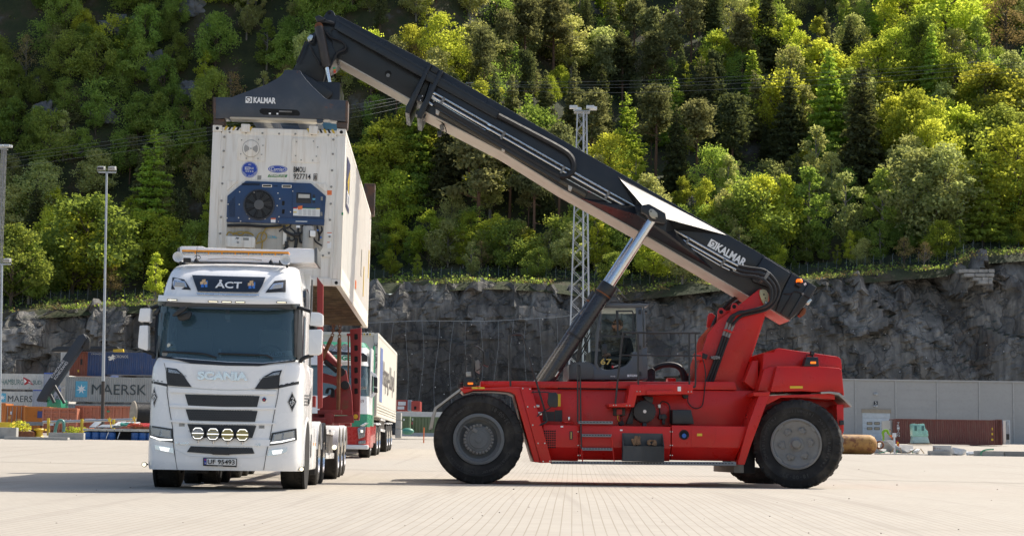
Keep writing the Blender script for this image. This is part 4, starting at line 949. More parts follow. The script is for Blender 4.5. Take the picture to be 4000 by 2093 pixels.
# boom head and tilt cylinder
sp('boom_head',[(1322,66),(1318,110),(1296,120),(1300,180),(1318,226),(1306,240),(1280,255),(1262,320),(1247,326),(1147,268),(1176,212),(1211,137),(1240,118),(1262,70),(1275,48),(1290,38),(1303,46),(1310,62)], YI - .02,-YI + .02, M_char,.02, None, ib)
p = SP(1286,51, YI - .025); c = MB(); c.cyl((p.x, YI - .026, p.z),(p.x, YI, p.z),.04, n=18); part('ear_hole', c, M_dark, ib)
A, Bq, Cq = SP(1246,106, YI - .16), SP(1277,264, YI - .16), SP(1292,350, YI - .16)
c = MB(); c.cyl(A, Bq,.10, n=20); tc_ = part('tilt_cylinder', c, mat('dusty_black',(.035,.030,.027),.5, dirt=(.11,.07,.04)), ib,.012); c = MB(); c.cyl(Bq, Cq,.05, n=16); part('piston_rod', c, M_steel, tc_,0, True); c = MB(); c.box(Cq,(.14,.1,.26)); part('rod_eye', c, M_blackp, tc_,.04); c = MB(); c.cyl(A - Vector((0,.06,0)), A + Vector((0,.2,0)),.09, n=16); part('pin', c, M_rust, tc_)
for k, pts in enumerate(([(1236,75),(1262,80),(1300,90)],[(1240,85),(1280,88),(1308,95)],[(1270,120),(1290,145),(1330,160),(1350,180),(1345,195),(1320,205),(1305,230),(1290,262),(1275,300)],[(1280,130),(1300,150),(1340,166),(1342,190),(1310,212),(1298,240)],[(1210,178),(1225,210),(1245,240),(1250,254)],[(1195,160),(1180,200),(1160,245)],[(1205,150),(1220,170),(1235,130)],[(1275,300),(1268,330),(1262,345)])):
    stube('hose', pts, YI - .12 - .02 * (k % 3),.022 if k > 1 else .03, M_black, par=ib)
sp('valve_cluster',[(1200,148),(1212,135),(1224,140),(1218,158),(1204,164)], YI - .14, YI, M_pipe,.012, None, ib); sp('hose_guard',[(1230,66),(1246,60),(1272,74),(1262,82),(1238,84)], YI - .18, YI, M_blackp,.012, None, ib)
for k, cc in enumerate(((.05,.45,.2),(.7,.25,.02),(.7,.06,.03))): sp('signal_lamp',[(1300 + 1 * k,264 + 7 * k),(1310 + k,262 + 7 * k),(1311 + k,269 + 7 * k),(1301 + k,271 + 7 * k)], YI - .1, YI, mat('signal_lens', cc,.3),.004, None, ib)
# pipes, cable chain and rail on the boom side
def rail(name, pts, y, r, m,**k): return stube(name, pts, y, r, m,**k)
for q in (0,1):
    dx, dy = -9 * q,15 * q
    rail('hydraulic_pipe',[(1690 + dx * .2,412),(1676,400 - 0 * q),(1670 + q * 8,382 + q * 6),(1682 + q * 4,365 + q * 10),(1700 + dx * .3,368 + q * 12),(1736 + dx,386 + dy),(2219 + dx,661 + dy),(2480 + dx,806 + dy)], YB - .05,.026, M_pipe, par=boom, n=8)
    rail('hydraulic_pipe',[(2607 + dx,884 + dy),(2840 + dx,1016 + dy),(2884 + dx,1038 + dy)], YB - .05,.026, M_pipe, smooth=False, par=boom)
rail('hydraulic_pipe',[(1693,398),(1700,393),(1712,400),(2180,680),(2450,826)], YB - .045,.014, M_pipe, par=boom); rail('hydraulic_pipe',[(2640,934),(2818,1040),(2850,1055)], YB - .045,.016, M_pipe, par=boom, smooth=False)
for px, py in ((1735,386),(1972,520),(2205,655),(2380,753),(2690,937),(2832,1017)):
    sp('pipe_clamp',[(px - 4, py - 8),(px + 5, py - 3),(px - 2, py + 12),(px - 11, py + 7)], YB - .09, YB, M_rimr,.006, None, boom); sp('pipe_clamp',[(px - 13, py + 6),(px - 4, py + 11),(px - 11, py + 26),(px - 20, py + 21)], YB - .09, YB, M_rimr,.006, None, boom)
for px, py in ((1912,486),(1907,502),(1890,506)): sp('pipe_union',[(px - 5, py - 5),(px + 7, py + 2),(px + 4, py + 9),(px - 8, py + 2)], YB - .085, YB - .02, M_steel,.006, None, boom)
rail('cable_chain',[(1946,452),(2000,480),(2100,532),(2180,575),(2222,603),(2240,635),(2237,668),(2215,686),(2185,686),(2140,664),(1700,408)], YB - .09,.062, M_black, par=boom, n=6)
sp('chain_tray',[(1705,412),(2190,700),(2184,712),(1700,424)], YB - .12, YB, M_blackp,.004, None, boom)
sp('guide_rail',[(1712,432),(2290,758),(2284,770),(1708,446)], YB - .07, YB, mat('bronze_rail',(.085,.068,.045),.4,.3),.008, None, boom)
for px, py in ((1710,438),(1968,582),(2228,735)): sp('rail_bracket',[(px - 8, py - 12),(px + 8, py - 4),(px + 3, py + 12),(px - 8, py + 6)], YB - .1, YB, M_under,.01, None, boom)
cm = sp('boom_camera',[(1716,490),(1730,480),(1736,505),(1724,512)], YB + .2, YB + .34, M_rimr,.012, None, boom); sp('camera_lamp',[(1708,512),(1726,512),(1724,530),(1712,530)], YB + .2, YB + .36, M_blackp,.014, None, boom); stube('cable',[(1690,428),(1700,460),(1725,478),(1740,500),(1742,520),(1726,522)], YB + .15,.012, M_black, par=boom); sp('camera_arm',[(1728,470),(1738,466),(1736,490),(1728,488)], YB + .2, YB + .3, M_blackp,.006, None, boom); sp('stop_block',[(1628,430),(1664,448),(1658,464),(1622,446)], YB + .05, YB + .4, M_blackp,.01, None, boom)
# hoses at the boom foot
for k, pts in enumerate(([(2884,1038),(2930,1047),(2985,1056),(3020,1085),(3040,1120),(3042,1150),(3020,1190),(2985,1212),(2930,1225),(2890,1238),(2860,1270)],[(2876,1052),(2920,1062),(2975,1070),(3010,1098),(3028,1130),(3022,1168),(2990,1198),(2930,1215),(2880,1222),(2852,1262)],[(2860,1060),(2900,1074),(2960,1082),(3000,1108),(3015,1140),(3008,1180),(2975,1200),(2915,1216),(2862,1232),(2842,1258)])):
    stube('hydraulic_hose', pts,-1.16 - .05 * k,.034, M_black)
for k in range(3):
    a_, b_ = (2868 - k * 12,1262 - 4 * k),(2845 - k * 10,1318 - 4 * k)
    stube('hose_fitting',[a_, b_],-1.14,.03, M_rimr, False); stube('hydraulic_hose',[b_,(2815 - k * 10,1400),(2770 - k * 12,1530),(2728 - k * 13,1655)],-1.1 - .02 * k,.028, M_black, k=6)
    sp('fitting_collar',[(2850 - k * 11,1293 - k * 4),(2866 - k * 11,1293 - k * 4),(2866 - k * 11,1300 - k * 4),(2850 - k * 11,1300 - k * 4)],-1.2,-1.1, M_red,.004)
for px, py in ((2805,1396),(2770,1500),(2735,1640)):
    for k in range(3): sp('hose_clamp',[(px - 9 * k - 8, py + k * 1 - 8),(px - 9 * k + 9, py + k - 3),(px - 9 * k + 7, py + k + 6),(px - 9 * k - 10, py + k + 1)],-1.22,-1.0, M_rimr,.004)
sp('hose_saddle',[(2999,1058),(3010,1066),(2988,1098),(2980,1092)],-1.25,-.7, M_rimr,.008)
for k, pts in enumerate(([(2770,1310),(2800,1240),(2840,1190),(2880,1160),(2920,1150)],[(2790,1290),(2820,1235),(2850,1200),(2895,1172)])): stube('hydraulic_hose', pts,.3 + .2 * k,.045, M_black)
for k in range(3): stube('energy_hose',[(2535,1492),(2545,1450),(2580,1428),(2625,1424),(2660,1440),(2675 + k * 6,1490)],-.3 + .25 * k,.06, M_black)
for k in range(5): stube('cable_loop',[(2528,1450 + k * 8),(2545,1440 + k * 8),(2556,1450 + k * 8),(2548,1468 + k * 6),(2530,1475 + k * 3)],-.55,.022, M_black)
sp('access_ladder',[(2608,1476),(2640,1476),(2640,1490),(2608,1490)],.6,.9, M_red,.01)
# --- cab
YK = -.86
def cp_(name, pts, y0, y1, m, bevel=.02): return sp(name, pts, y0, y1, m, bevel, None, cabr)
cabr = sp('cab',[(2222,1424),(2236,1414),(2300,1412),(2345,1434),(2352,1440),(2375,1444),(2420,1436),(2450,1422),(2466,1400),(2470,1372),(2486,1372),(2529,1352),(2531,1482),(2222,1484)], YK,-YK, M_cabgrey,.035)
cp_('roof',[(2352,1190),(2372,1183),(2400,1184),(2535,1186),(2534,1194),(2516,1199),(2352,1199)], YK - .04,-YK + .04, M_cabgrey,.02)
cp_('pillar',[(2483,1199),(2510,1199),(2511,1482),(2495,1482)], YK - .012, YK + .06, M_cabgrey,.012); cp_('pillar',[(2510,1199),(2520,1200),(2524,1354),(2510,1358)],-YK - .06,-YK, M_cabgrey,.012); cp_('pillar',[(2512,1199),(2518,1199),(2524,1352),(2518,1354)], YK, YK + .05, M_cabgrey,.006)
cp_('door_frame',[(2341,1199),(2353,1199),(2340,1300),(2333,1420),(2345,1440),(2338,1446),(2322,1425),(2328,1300)], YK - .01, YK + .05, M_cabgrey,.01); cp_('door_header',[(2350,1197),(2486,1197),(2486,1203),(2350,1203)], YK - .01, YK + .05, M_cabgrey,.006)
for y0 in (YK,-YK - .05): cp_('pillar',[(2288,1203),(2300,1201),(2262,1412),(2248,1414)], y0, y0 + .05, M_blackp,.01)
cp_('visor_bar',[(2290,1196),(2356,1188),(2356,1202),(2292,1208)], YK,-YK, M_cabgrey,.012)
g1 = MB(); pl = sxz([(2353,1203),(2484,1203),(2481,1373),(2470,1405),(2448,1424),(2380,1442),(2350,1438),(2341,1410),(2345,1300)], YK); g1.add([(u, YK + .015, z) for u, z in pl],[tuple(range(len(pl)))]); part('door_glass', g1, M_cabglass, cabr)
g1 = MB(); pl = sxz([(2262,1412),(2300,1202),(2340,1203),(2325,1412)], YK); g1.add([(u, YK + .02, z) for u, z in pl],[(0,1,2,3)]); part('quarter_glass', g1, M_cabglass, cabr)
p, q = SP(2292,1206, YK), SP(2256,1412, YK); g1 = MB(); g1.quad((p.x, YK + .06, p.z),(q.x, YK + .06, q.z),(q.x,-YK - .06, q.z),(p.x,-YK - .06, p.z)); part('windscreen', g1, M_cabglass, cabr)
g1 = MB(); pl = sxz([(2353,1203),(2484,1203),(2481,1373),(2350,1400)],-YK); g1.add([(u,-YK - .015, z) for u, z in pl],[(0,1,2,3)]); part('far_glass', g1, M_cabglass, cabr)
p, q = SP(2516,1202, YK), SP(2522,1352, YK); g1 = MB(); g1.quad((p.x, YK + .05, p.z),(q.x, YK + .05, q.z),(q.x,-YK - .05, q.z),(p.x,-YK - .05, p.z)); part('rear_glass', g1, M_cabglass, cabr)
sf = [(2405,1212),(2470,1212),(2476,1222),(2474,1310),(2466,1316),(2408,1314),(2410,1300)]; si = [(2416,1218),(2468,1218),(2471,1224),(2469,1306),(2464,1310),(2414,1309),(2416,1300)]
mb = MB(); mb.frame(sxz(sf, YK), sxz(si, YK), YK - .006, YK + .012); part('sliding_window', mb, M_blackp, cabr)
cp_('window_bar',[(2345,1308),(2480,1312),(2480,1319),(2345,1316)], YK - .004, YK + .02, M_blackp,0); cp_('door_handle',[(2352,1345),(2362,1340),(2372,1346),(2374,1372),(2366,1383),(2354,1380),(2350,1368)], YK - .05, YK + .01, M_blackp,.018)
for py in (1209,1349,1451): cp_('hinge',[(2495, py),(2505, py),(2505, py + 16),(2495, py + 16)], YK - .04, YK, M_blackp,.006)
cp_('bonnet',[(2222,1424),(2240,1414),(2300,1412),(2318,1428),(2322,1480),(2222,1483)], YK - .03, YK + .02, mat('grey_cowl',(.085,.09,.09),.45),.03)
stube('wiper',[(2312,1300),(2290,1350),(2262,1405)], YK + .02,.012, M_black, False, par=cabr); stube('wiper',[(2306,1298),(2270,1370),(2254,1412)], YK + .3,.012, M_black, False, par=cabr); cp_('washer_bottle',[(2308,1382),(2318,1382),(2319,1402),(2307,1402)],-.3,-.15, M_white,.01)
stube('roof_cable',[(2375,1184),(2400,1180),(2440,1183)], YK + .2,.012, M_black, par=cabr); stube('roof_cable',[(2470,1186),(2500,1179),(2532,1184)], YK + .2,.02, M_black, par=cabr); cp_('roof_lamp',[(2521,1212),(2529,1213),(2529,1222),(2521,1223)], YK, YK + .1, M_blackp,.005); cp_('roof_lamp',[(2521,1330),(2529,1330),(2529,1338),(2521,1340)], YK, YK + .1, M_blackp,.005)
def stext(s, px, py, y, hpx, m, par, ang=0, wpx=None,**k):
    p = SP(px, py, y); sc = 6700 / (S.m @ p).y
    return text(s, hpx / sc * 1.4, m, par,(p.x, y - .004, p.z),(math.pi / 2, ang,0), height=hpx / sc, width=wpx / sc if wpx else None,**k)
stext('67',2367,1412, YK + .005,23, M_gold, cabr,0,43, bold=.003)
stext('KALMAR',2476,1466, YK,9, M_white, cabr,0,31, bold=.004); stext('DRG450',2394,1469, YK,5, M_white, cabr,0,19); cp_('logo_plate',[(2450,1462),(2459,1462),(2459,1471),(2450,1471)], YK - .004, YK, M_white,0)
stext('UMBRELLA',2410,1428, YK + .005,5, M_white, cabr, R(-18),30); p = SP(2394,1432, YK + .004); c = MB(); c.lathe([(0,0),(.028,0)],(p.x, YK + .003, p.z), n=8); part('emblem', c, mat('red_print',(.5,.02,.02),.5), cabr)
def logo(px, py, y, spx, ang, par):
    """white square with a dark curled horn"""
    p = SP(px, py, y); s = spx / (6700 / (S.m @ p).y); M = Matrix.Translation((p.x, y, p.z)) @ Matrix.Rotation(ang,4, 'Y')
    b = MB(); b.box((0,0,0),(s,.006, s)); b.xf(M); o = part('logo_plate', b, M_white, par)
    c = MB(); pts = [(s * (-.02 + .30 * math.cos(t) * (1 - .09 * t)),-.006, s * (.10 + .26 * math.sin(t) * (1 - .09 * t))) for t in [(-.2 + k * .36) for k in range(15)]]
    c.tube([Vector(q) for q in pts],[s * .075 * (1 - k * .035) for k in range(15)],6); c.tube([(s * .22,-.006, s * .12),(s * .28,-.006,-s * .1),(s * .02,-.006,-s * .42)],[s * .07, s * .06, s * .03],6)
    c.xf(Matrix.Diagonal((1,.1,1,1))); c.xf(Matrix.Translation((0,-.004,0))); c.xf(M); part('logo_horn', c, M_blackp, o); return o
bang = math.atan2((1118 - 592),(2862 - 1963)) - R(.85) 
stext('KALMAR',2856,996, YB,33, M_white, boom, bang,131, bold=.01); logo(2784,954, YB - .004,32, bang, boom)
# --- spreader, lying along the container
PC = at_y(1092,496,31.05)
C = Frame((0,0,0), YAW,.55,.5); C = Frame(PC - (C.m.to_3x3() @ Vector((0,0,2.896))), YAW,.55,.5)
SI = S.m.inverted() @ C.m
def kp(name, pts, y0, y1, m, bevel=.015, par=None, yref=None):
    mb = MB(); mb.prism(C.xz(pts, y0 if yref is None else yref), y0, y1)
    if par is None or par is stk: mb.xf(SI); return part(name, mb, m, stk, bevel)
    mb.xf(SI); return part(name, mb, m, par, bevel)
M_spr = mat('worn_blue_black_paint',(.040,.048,.062),.42, var=.25, scale=1.2, dirt=(.13,.12,.11), dirt_amt=.35, coat=.15, rust=.25)
END = [(833,380),(905,380),(920,374),(1040,330),(1080,308),(1098,295),(1106,286),(1109,277),(1116,273),(1168,275),(1176,281),(1180,290),(1195,310),(1225,343),(1268,382),(1282,389),(1356,393),(1360,398),(1358,476),(1290,470),(1284,466),(900,456),(892,462),(833,464)]
SLOT = [(1022,424),(1160,430),(1170,438),(1172,448),(1166,453),(1030,449),(1016,442),(1013,432)]
endb = kp('spreader_end_beam', END,-.06,.30, M_spr,.012)
kp('slot_recess', SLOT,-.066,-.05, M_dark,0, endb); kp('slot_cylinder',[(1090,432),(1140,434),(1140,440),(1090,438)],-.075,-.06, M_rimr,.004, endb); kp('slot_fitting',[(1050,441),(1058,441),(1058,447),(1050,447)],-.072,-.06, M_white,0, endb); kp('slot_fitting',[(1080,442),(1087,442),(1087,448),(1080,448)],-.072,-.06, M_white,0, endb)
kp('lower_flange',[(897,456),(1236,466),(1236,472),(897,463)],-.04,.3, M_under,.004, endb)
M_rustp = mat('rust_worn_steel',(.075,.055,.045),.7, var=.4, dirt=(.22,.09,.03), dirt_amt=.9)
for a_ in ([(833,464),(877,466),(876,486),(870,490),(834,486)],[(1314,478),(1358,478),(1356,502),(1350,503),(1315,497)]): kp('twistlock_housing', a_,-.02,.28, M_rustp,.01, endb)
kp('hook_lug',[(1237,466),(1262,468),(1260,478),(1250,482),(1238,480)],-.05,.1, M_spr,.004, endb)
for pts in ([(833,380),(843,380),(843,464),(833,464)],[(1350,394),(1360,396),(1358,476),(1349,475)]): kp('wear_edge', pts,-.066,.306, M_rustp,.004, endb)
p1 = C.px(1072,392, y=-.06); sc = 6700 / 31.0
def ctext(s, px, py, y, hpx, wpx, m, par, inv=True,**k):
    p = C.px(px, py, y=y); q = SI @ Vector((p.x, y - .004, p.z)) if inv else Vector((p.x, y - .004, p.z))
    o = text(s,.2, m, par,(0,0,0), height=hpx / sc, width=wpx / sc,**k)
    M = Matrix.Translation((p.x, y - .004, p.z)) @ Matrix.Rotation(math.pi / 2,4, 'X'); o.matrix_basis = (SI @ M) if inv else M; return o
ctext('KALMAR',1034,393,-.06,24,88, M_white, endb, True, bold=.008)
p = C.px(972,391, y=-.064); lg = MB(); lg.box((p.x,-.064, p.z),(.118,.006,.118)); lg.xf(SI); lo = part('logo_plate', lg, M_white, endb); c = MB(); c.tube([Vector((p.x - .01 + .04 * math.cos(t) * (1 - .08 * t),-.068, p.z + .012 + .036 * math.sin(t) * (1 - .08 * t))) for t in [(-.2 + k * .36) for k in range(15)]],.008,6); c.tube([(p.x + .03,-.068, p.z),(p.x + .03,-.068, p.z - .02),(p.x,-.068, p.z - .05)],.008,6); c.xf(SI); part('logo_horn', c, M_blackp, lo)
# far end beam, telescopic beams, main frame and rotator
zt = 2.896
def kb(name, lo, hi, m, bevel=.015, par=None): mb = MB(); mb.lohi(lo, hi); mb.xf(SI); return part(name, mb, m, par or stk, bevel)
fe = kb('spreader_end_beam',(-1.22,11.95, zt + .12),(1.22,12.25, zt + .42), M_spr); kb('corner_post',(1.02,11.9, zt - .05),(1.30,12.3, zt + .75), M_rustp,.02, fe); kb('corner_post',(-1.30,11.9, zt - .05),(-1.02,12.3, zt + .75), M_rustp,.02, fe); kb('post_recess',(1.302,12.0, zt + .1),(1.306,12.2, zt + .6), M_dark,0, fe)
for x in (-.42,.42): kb('telescopic_beam',(x - .17,.3, zt + .22),(x + .17,11.95, zt + .56), M_spr,.02)
kb('spreader_main_frame',(-.72,4.0, zt + .16),(.72,8.2, zt + .75), M_spr,.03)
c = MB(); c.cyl((0,6.1, zt + .7),(0,6.1, zt + 1.25),.62, n=32); c.xf(SI); part('rotator', c, M_char, stk,.03)
kb('rotator_yoke',(-.55,5.45, zt + 1.2),(.75,6.75, zt + 2.0), M_char,.05)
kp('rotator_side',[(1147,268),(1250,328),(1300,360),(1300,372),(1280,392),(1240,400),(1150,400),(1120,330)],5.3,6.9, M_char,.03, None,5.4)
for k in range(9):
    p = C.px(1290 + k * 6,388 - (k % 4) * 5, y=3.9); c = MB(); c.tube(cat_p([(p.x - .35,3.6, zt + .62),(p.x - .1,3.7, zt + .72 + .03 * (k % 3)),(p.x + .1,3.8, zt + .78 + .02 * k)],4),.016,5); c.xf(SI); part('hose', c,[M_black, M_pipe, M_black][k % 3], stk,0, True)
kb('valve_box',(.3,3.6, zt + .56),(.95,4.0, zt + .80), mat('blue_valve_box',(.05,.14,.2),.5),.02)
# --- driver
def skin_body(name, verts, edges, radii, m, parent, root=0, sub=2):
    me = bpy.data.meshes.new(name); me.from_pydata(verts, edges,[]); o = link(name, me, m, parent)
    sk = o.modifiers.new('skin', 'SKIN'); sk.use_smooth_shade = True
    for i, r in enumerate(radii): me.skin_vertices[0].data[i].radius = (r, r) if not isinstance(r, tuple) else r
    me.skin_vertices[0].data[root].use_root = True
    sb = o.modifiers.new('subd', 'SUBSURF'); sb.levels = sub; sb.render_levels = sub
    dg = bpy.context.evaluated_depsgraph_get(); m2 = bpy.data.meshes.new_from_object(o.evaluated_get(dg)); bpy.data.objects.remove(o, do_unlink=True)
    o = link(name, m2, m, parent); m2.shade_smooth(); return o
def head(parent, c, r, m, hairm, face=Vector((-1,0,0)), beard=False, cap=None):
    """skull, jaw, nose and ears turned to face"""
    mb = MB(); rows = []; f = face.normalized(); up = Vector((0,0,1)); sd = f.cross(up).normalized()
    for i in range(15):
        th = math.pi * i / 14; row = []
        for j in range(20):
            ph = 2 * math.pi * j / 20; v = Vector((math.sin(th) * math.cos(ph), math.sin(th) * math.sin(ph), math.cos(th)))
            x, y, z = v.x * 1.02, v.y * .78, v.z * 1.12
            if z < -.2: x = x * (1 - .12 * (-z - .2)) + .12 * (-z - .2); y *= (1 + .28 * (z + .2))
            if v.x > .82 and abs(v.y) < .3 and -.38 < z < .1: x += .22 * (1 - abs(v.y) / .3) * (1 - abs(z + .2) / .35 if abs(z + .2) < .35 else 0)
            if v.x > .55 and .02 < z < .25 and .12 < abs(v.y) < .5: x -= .06
            row.append(c + (f * x + sd * y + up * z) * r)
        rows.append(row)
    mb.loft(rows, True); h = part('head', mb, m, parent,0, True)
    for q in (-1,1):
        e = MB(); e.box(c + sd * q * r * .8 - f * r * .05,(r * .3, r * .12, r * .42)); part('ear', e, m, h, r * .05)
        e = MB(); e.lathe([(0,-.5),(.35,-.35),(.5,0),(.35,.35),(0,.5)], n=8); e.xf(Matrix.Translation(c + f * r * .86 + sd * q * r * .32 + up * r * .12) @ Matrix.Scale(r * .2,4)); part('eye', e, M_white, h)
    mo = MB(); mo.box(c + f * r * .92 - up * r * .52,(r * .12, r * .4, r * .08)); part('mouth', mo, mat('lip',(.35,.14,.11),.5), h, r * .02)
    hm = MB(); rows = []
    for i in range(8):
        th = math.pi * .5 * i / 7 * 1.08; row = []
        for j in range(20):
            ph = 2 * math.pi * j / 20; v = Vector((math.sin(th) * math.cos(ph), math.sin(th) * math.sin(ph), math.cos(th)))
            k = 1.06 if v.x < .55 or v.z > .55 else .9
            row.append(c + (f * v.x * 1.0 * k + sd * v.y * .80 * k + up * (v.z * 1.13 * k if v.x < .5 else max(v.z,.5) * 1.13 * k)) * r)
        rows.append(row)
    hm.loft(rows, True); part('hair', hm, hairm, h,0, True)
    if beard:
        b = MB(); b.box(c + f * r * .72 - up * r * .82,(r * .5, r * .9, r * .5)); part('beard', b, hairm, h, r * .2)
    return h
drv = bpy.data.objects.new('person', None); COL.objects.link(drv); drv.matrix_basis = S.m; tag(drv, 'driver in dark shirt and sunglasses seated in the red stacker cab', 'person')
hd = SP(2413,1270,-.15); hip = Vector((hd.x + .26,-.15, hd.z - .78)); ch = Vector((hd.x + .16,-.15, hd.z - .32))
V = [hip, hip + Vector((-.02,0,.22)), ch, hd + Vector((.07,0,-.16)), ch + Vector((0,-.2,.04)), ch + Vector((-.06,-.24,-.26)), ch + Vector((-.34,-.16,-.34)), ch + Vector((0,.2,.04)), ch + Vector((-.06,.24,-.26)), ch + Vector((-.34,.16,-.34)),
     hip + Vector((0,-.12,-.02)), hip + Vector((-.46,-.14,.06)), hip + Vector((-.5,-.14,-.36)), hip + Vector((0,.12,-.02)), hip + Vector((-.46,.14,.06)), hip + Vector((-.5,.14,-.36)), hip + Vector((-.62,-.14,-.40)), hip + Vector((-.62,.14,-.40))]
skin_body('body', V,[(0,1),(1,2),(2,3),(2,4),(4,5),(5,6),(2,7),(7,8),(8,9),(0,10),(10,11),(11,12),(0,13),(13,14),(14,15),(12,16),(15,17)],[.15,.15,.17,.055,.085,.058,.042,.085,.058,.042,.1,.085,.06,.1,.085,.06,.04,.04], M_darkcloth, drv)
h_ = head(drv, hd,.115, M_skin, mat('short_brown_hair',(.14,.08,.045),.8), Vector((-1,-.15,0)), True)
gl = MB(); gl.box(hd + Vector((-.10,-.02,.02)),(.04,.17,.045)); gl.box(hd + Vector((-.02,-.095,.02)),(.16,.012,.02)); part('sunglasses', gl, M_black, h_,.006)
for q in (-1,1):
    a_ = V[6] if q < 0 else V[9]; fa = MB(); fa.tube([a_ + Vector((.16,0,.05)), a_ + Vector((0,0,0)), a_ + Vector((-.06,0,.0))],[.047,.036,.04],10); part('forearm', fa, M_skin, drv,0, True)
    for k in range(5):
        b0 = a_ + Vector((-.07,(k - 2) * .018,.01 - .012 * abs(k - 2))); fm = MB(); L = .07 if k else .05
        fm.tube([b0, b0 + Vector((-L * .6,0 if k else .02 * q,.005)), b0 + Vector((-L,0,-.02)), b0 + Vector((-L * .9,0,-.045))],[.011,.010,.009,.006],6); part('finger', fm, M_skin, drv,0, True)
st = MB(); st.box(hip + Vector((-.15,0,-.14)),(.55,.5,.12)); st.box(hip + Vector((.22,0,.32)),(.12,.48,.8)); part('seat', st, M_blackp, stk,.05)
stw = MB(); o_ = hip + Vector((-.62,0,.28)); stw.lathe([(.19 + .015 * math.cos(t),.015 * math.sin(t)) for t in [k * math.pi / 3 for k in range(7)]], n=28); stw.xf(Matrix.Translation(o_) @ Matrix.Rotation(R(75),4, 'Z') @ Matrix.Rotation(R(-30),4, 'X')); part('steering_wheel', stw, M_black, stk,0, True)
ds = MB(); ds.box(hip + Vector((-.78,0,.0)),(.25,1.2,.35)); ds.box(hip + Vector((-.25,-.32,.02)),(.5,.14,.10)); part('dashboard', ds, M_blackp, stk,.04)
# ================================================================== LIFTED REEFER CONTAINER
M_reef = mat('cream_white_steel',(.78,.74,.66),.5, var=.06, scale=1.2, dirt=(.45,.35,.23), dirt_amt=.6, streak=True)
M_reefs = mat('cream_white_side',(.80,.77,.69),.5, var=.05, scale=.6, dirt=(.46,.40,.31), dirt_amt=.4, streak=True)
M_bluep = mat('navy_unit_paint',(.018,.050,.125),.45, var=.2, scale=2, dirt=(.06,.08,.11), dirt_amt=.35)
M_yb1 = mat('hazard_yellow',(.62,.42,.03),.6, dirt=(.2,.15,.05)); M_woodf = mat('dark_floor_steel',(.12,.085,.05),.8, var=.4, scale=2, dirt=(.25,.18,.10), dirt_amt=.8)
M_greys = mat('galvanised_bolt',(.30,.29,.26),.5,.6); M_orange_s = mat('orange_label',(.75,.17,.04),.5); M_printb = mat('black_print',(.012,.012,.014),.6); M_cblue = mat('blue_print',(.02,.06,.36),.5); M_green_p = mat('green_print',(.07,.26,.08),.5)
M_cable = mat('ochre_cable',(.32,.22,.045),.55, var=.2)
con = thing('reefer_container', 'white refrigerated container hanging from the black spreader above the truck', 'container', C)
W_, H_, L_ = 1.219,2.896,12.19
def cc(name, lo, hi, m, bevel=.012, par=None): mb = MB(); mb.lohi(lo, hi); return part(name, mb, m, par or con, bevel)
def cpx(name, pts, y0, y1, m, bevel=.008, par=None, label=None): mb = MB(); mb.prism(C.xz(pts, y0), y0, y1); return part(name, mb, m, par or con, bevel, None, label)
for x in (-W_, W_ - .17):
    for y in (0, L_ - .18):
        for z in (0, H_ - .118):
            c_ = cc('corner_casting',(x, y, z),(x + .17, y + .18, z + .118), M_reef,.012)
            if y == 0: h = MB(); h.lathe([(0,0),(.03,0),(.032,.005)],(x + .085,-.003, z + .055), n=14); h.xf(Matrix.Diagonal((1,1,1.0,1))); part('casting_hole', h, M_dark, c_)
    sx = 1 if x > 0 else -1
    cc('corner_post',(sx * W_ - (.16 if sx > 0 else 0),.01,.118),(sx * W_ + (.16 if sx < 0 else 0),.16, H_ - .118), M_reef,.02)
    cc('post_flange',(sx * (W_ - .16) - .05,.03,.118),(sx * (W_ - .16) + .05,.12, H_ - .14), M_reef,.012)
    cc('corner_post',(sx * W_ - (.14 if sx > 0 else 0), L_ - .15,.118),(sx * W_ + (.14 if sx < 0 else 0), L_ - .01, H_ - .118), M_reef,.015)
    cc('top_rail',(sx * W_ - (.06 if sx > 0 else 0) + .004 * -sx,.16, H_ - .09),(sx * W_ + (.06 if sx < 0 else 0), L_ - .15, H_ - .01), M_reefs,.012)
    cc('bottom_rail',(sx * W_ - (.10 if sx > 0 else 0),.17,.0),(sx * W_ + (.10 if sx < 0 else 0), L_ - .17,.12), M_reefs,.012)
    cc('base_skirt',(sx * (W_ - .03) - .012,.16,.12),(sx * (W_ - .012) + .006, L_ - .15,.36), M_reefs,.006)
    # shallow ribbed side sheet
    sm = MB(); rows = []; n = 52
    pr = []
    for k in range(n):
        y0 = .16 + (L_ - .31) * k / n; w = (L_ - .31) / n
        pr += [(y0,.022),(y0 + w * .62,.022),(y0 + w * .72,.004),(y0 + w * .9,.004)]
    pr.append((L_ - .15,.022))
    sm.loft([[(sx * (W_ - d), y, z) for y, d in pr] for z in (.34, H_ - .07)]); part('side_sheet', sm, M_reefs, con,0, False)
cc('roof_sheet',(-W_ + .05,.16, H_ - .05),(W_ - .05, L_ - .15, H_ - .02), M_reefs,0)
cc('rear_doors',(-W_ + .14, L_ - .09,.12),(W_ - .14, L_ - .03, H_ - .12), M_reefs,.01)
cc('front_sill',(-W_ + .17,.02,.0),(W_ - .17,.16,.14), M_reef,.012); cc('front_header',(-W_ + .17,.03, H_ - .15),(W_ - .17,.16, H_ - .03), M_reef,.012)
for sx in (-1,1):
    for k in range(7):
        x = sx * (W_ - .2) - sx * .075 * k; mb = MB(); z0 = H_ - .085
        mb.add([(x,.025, z0),(x - sx * .04,.025, z0),(x - sx * .075,.025, z0 + .075),(x - sx * .035,.025, z0 + .075)],[(0,1,2,3)]); part('hazard_stripe', mb, M_yb1 if k % 2 == 0 else M_printb, con)
    cc('lifting_block',(sx * .62 - .08,-.03, H_ - .12),(sx * .62 + .08,.12, H_ + .03), M_reef,.012)
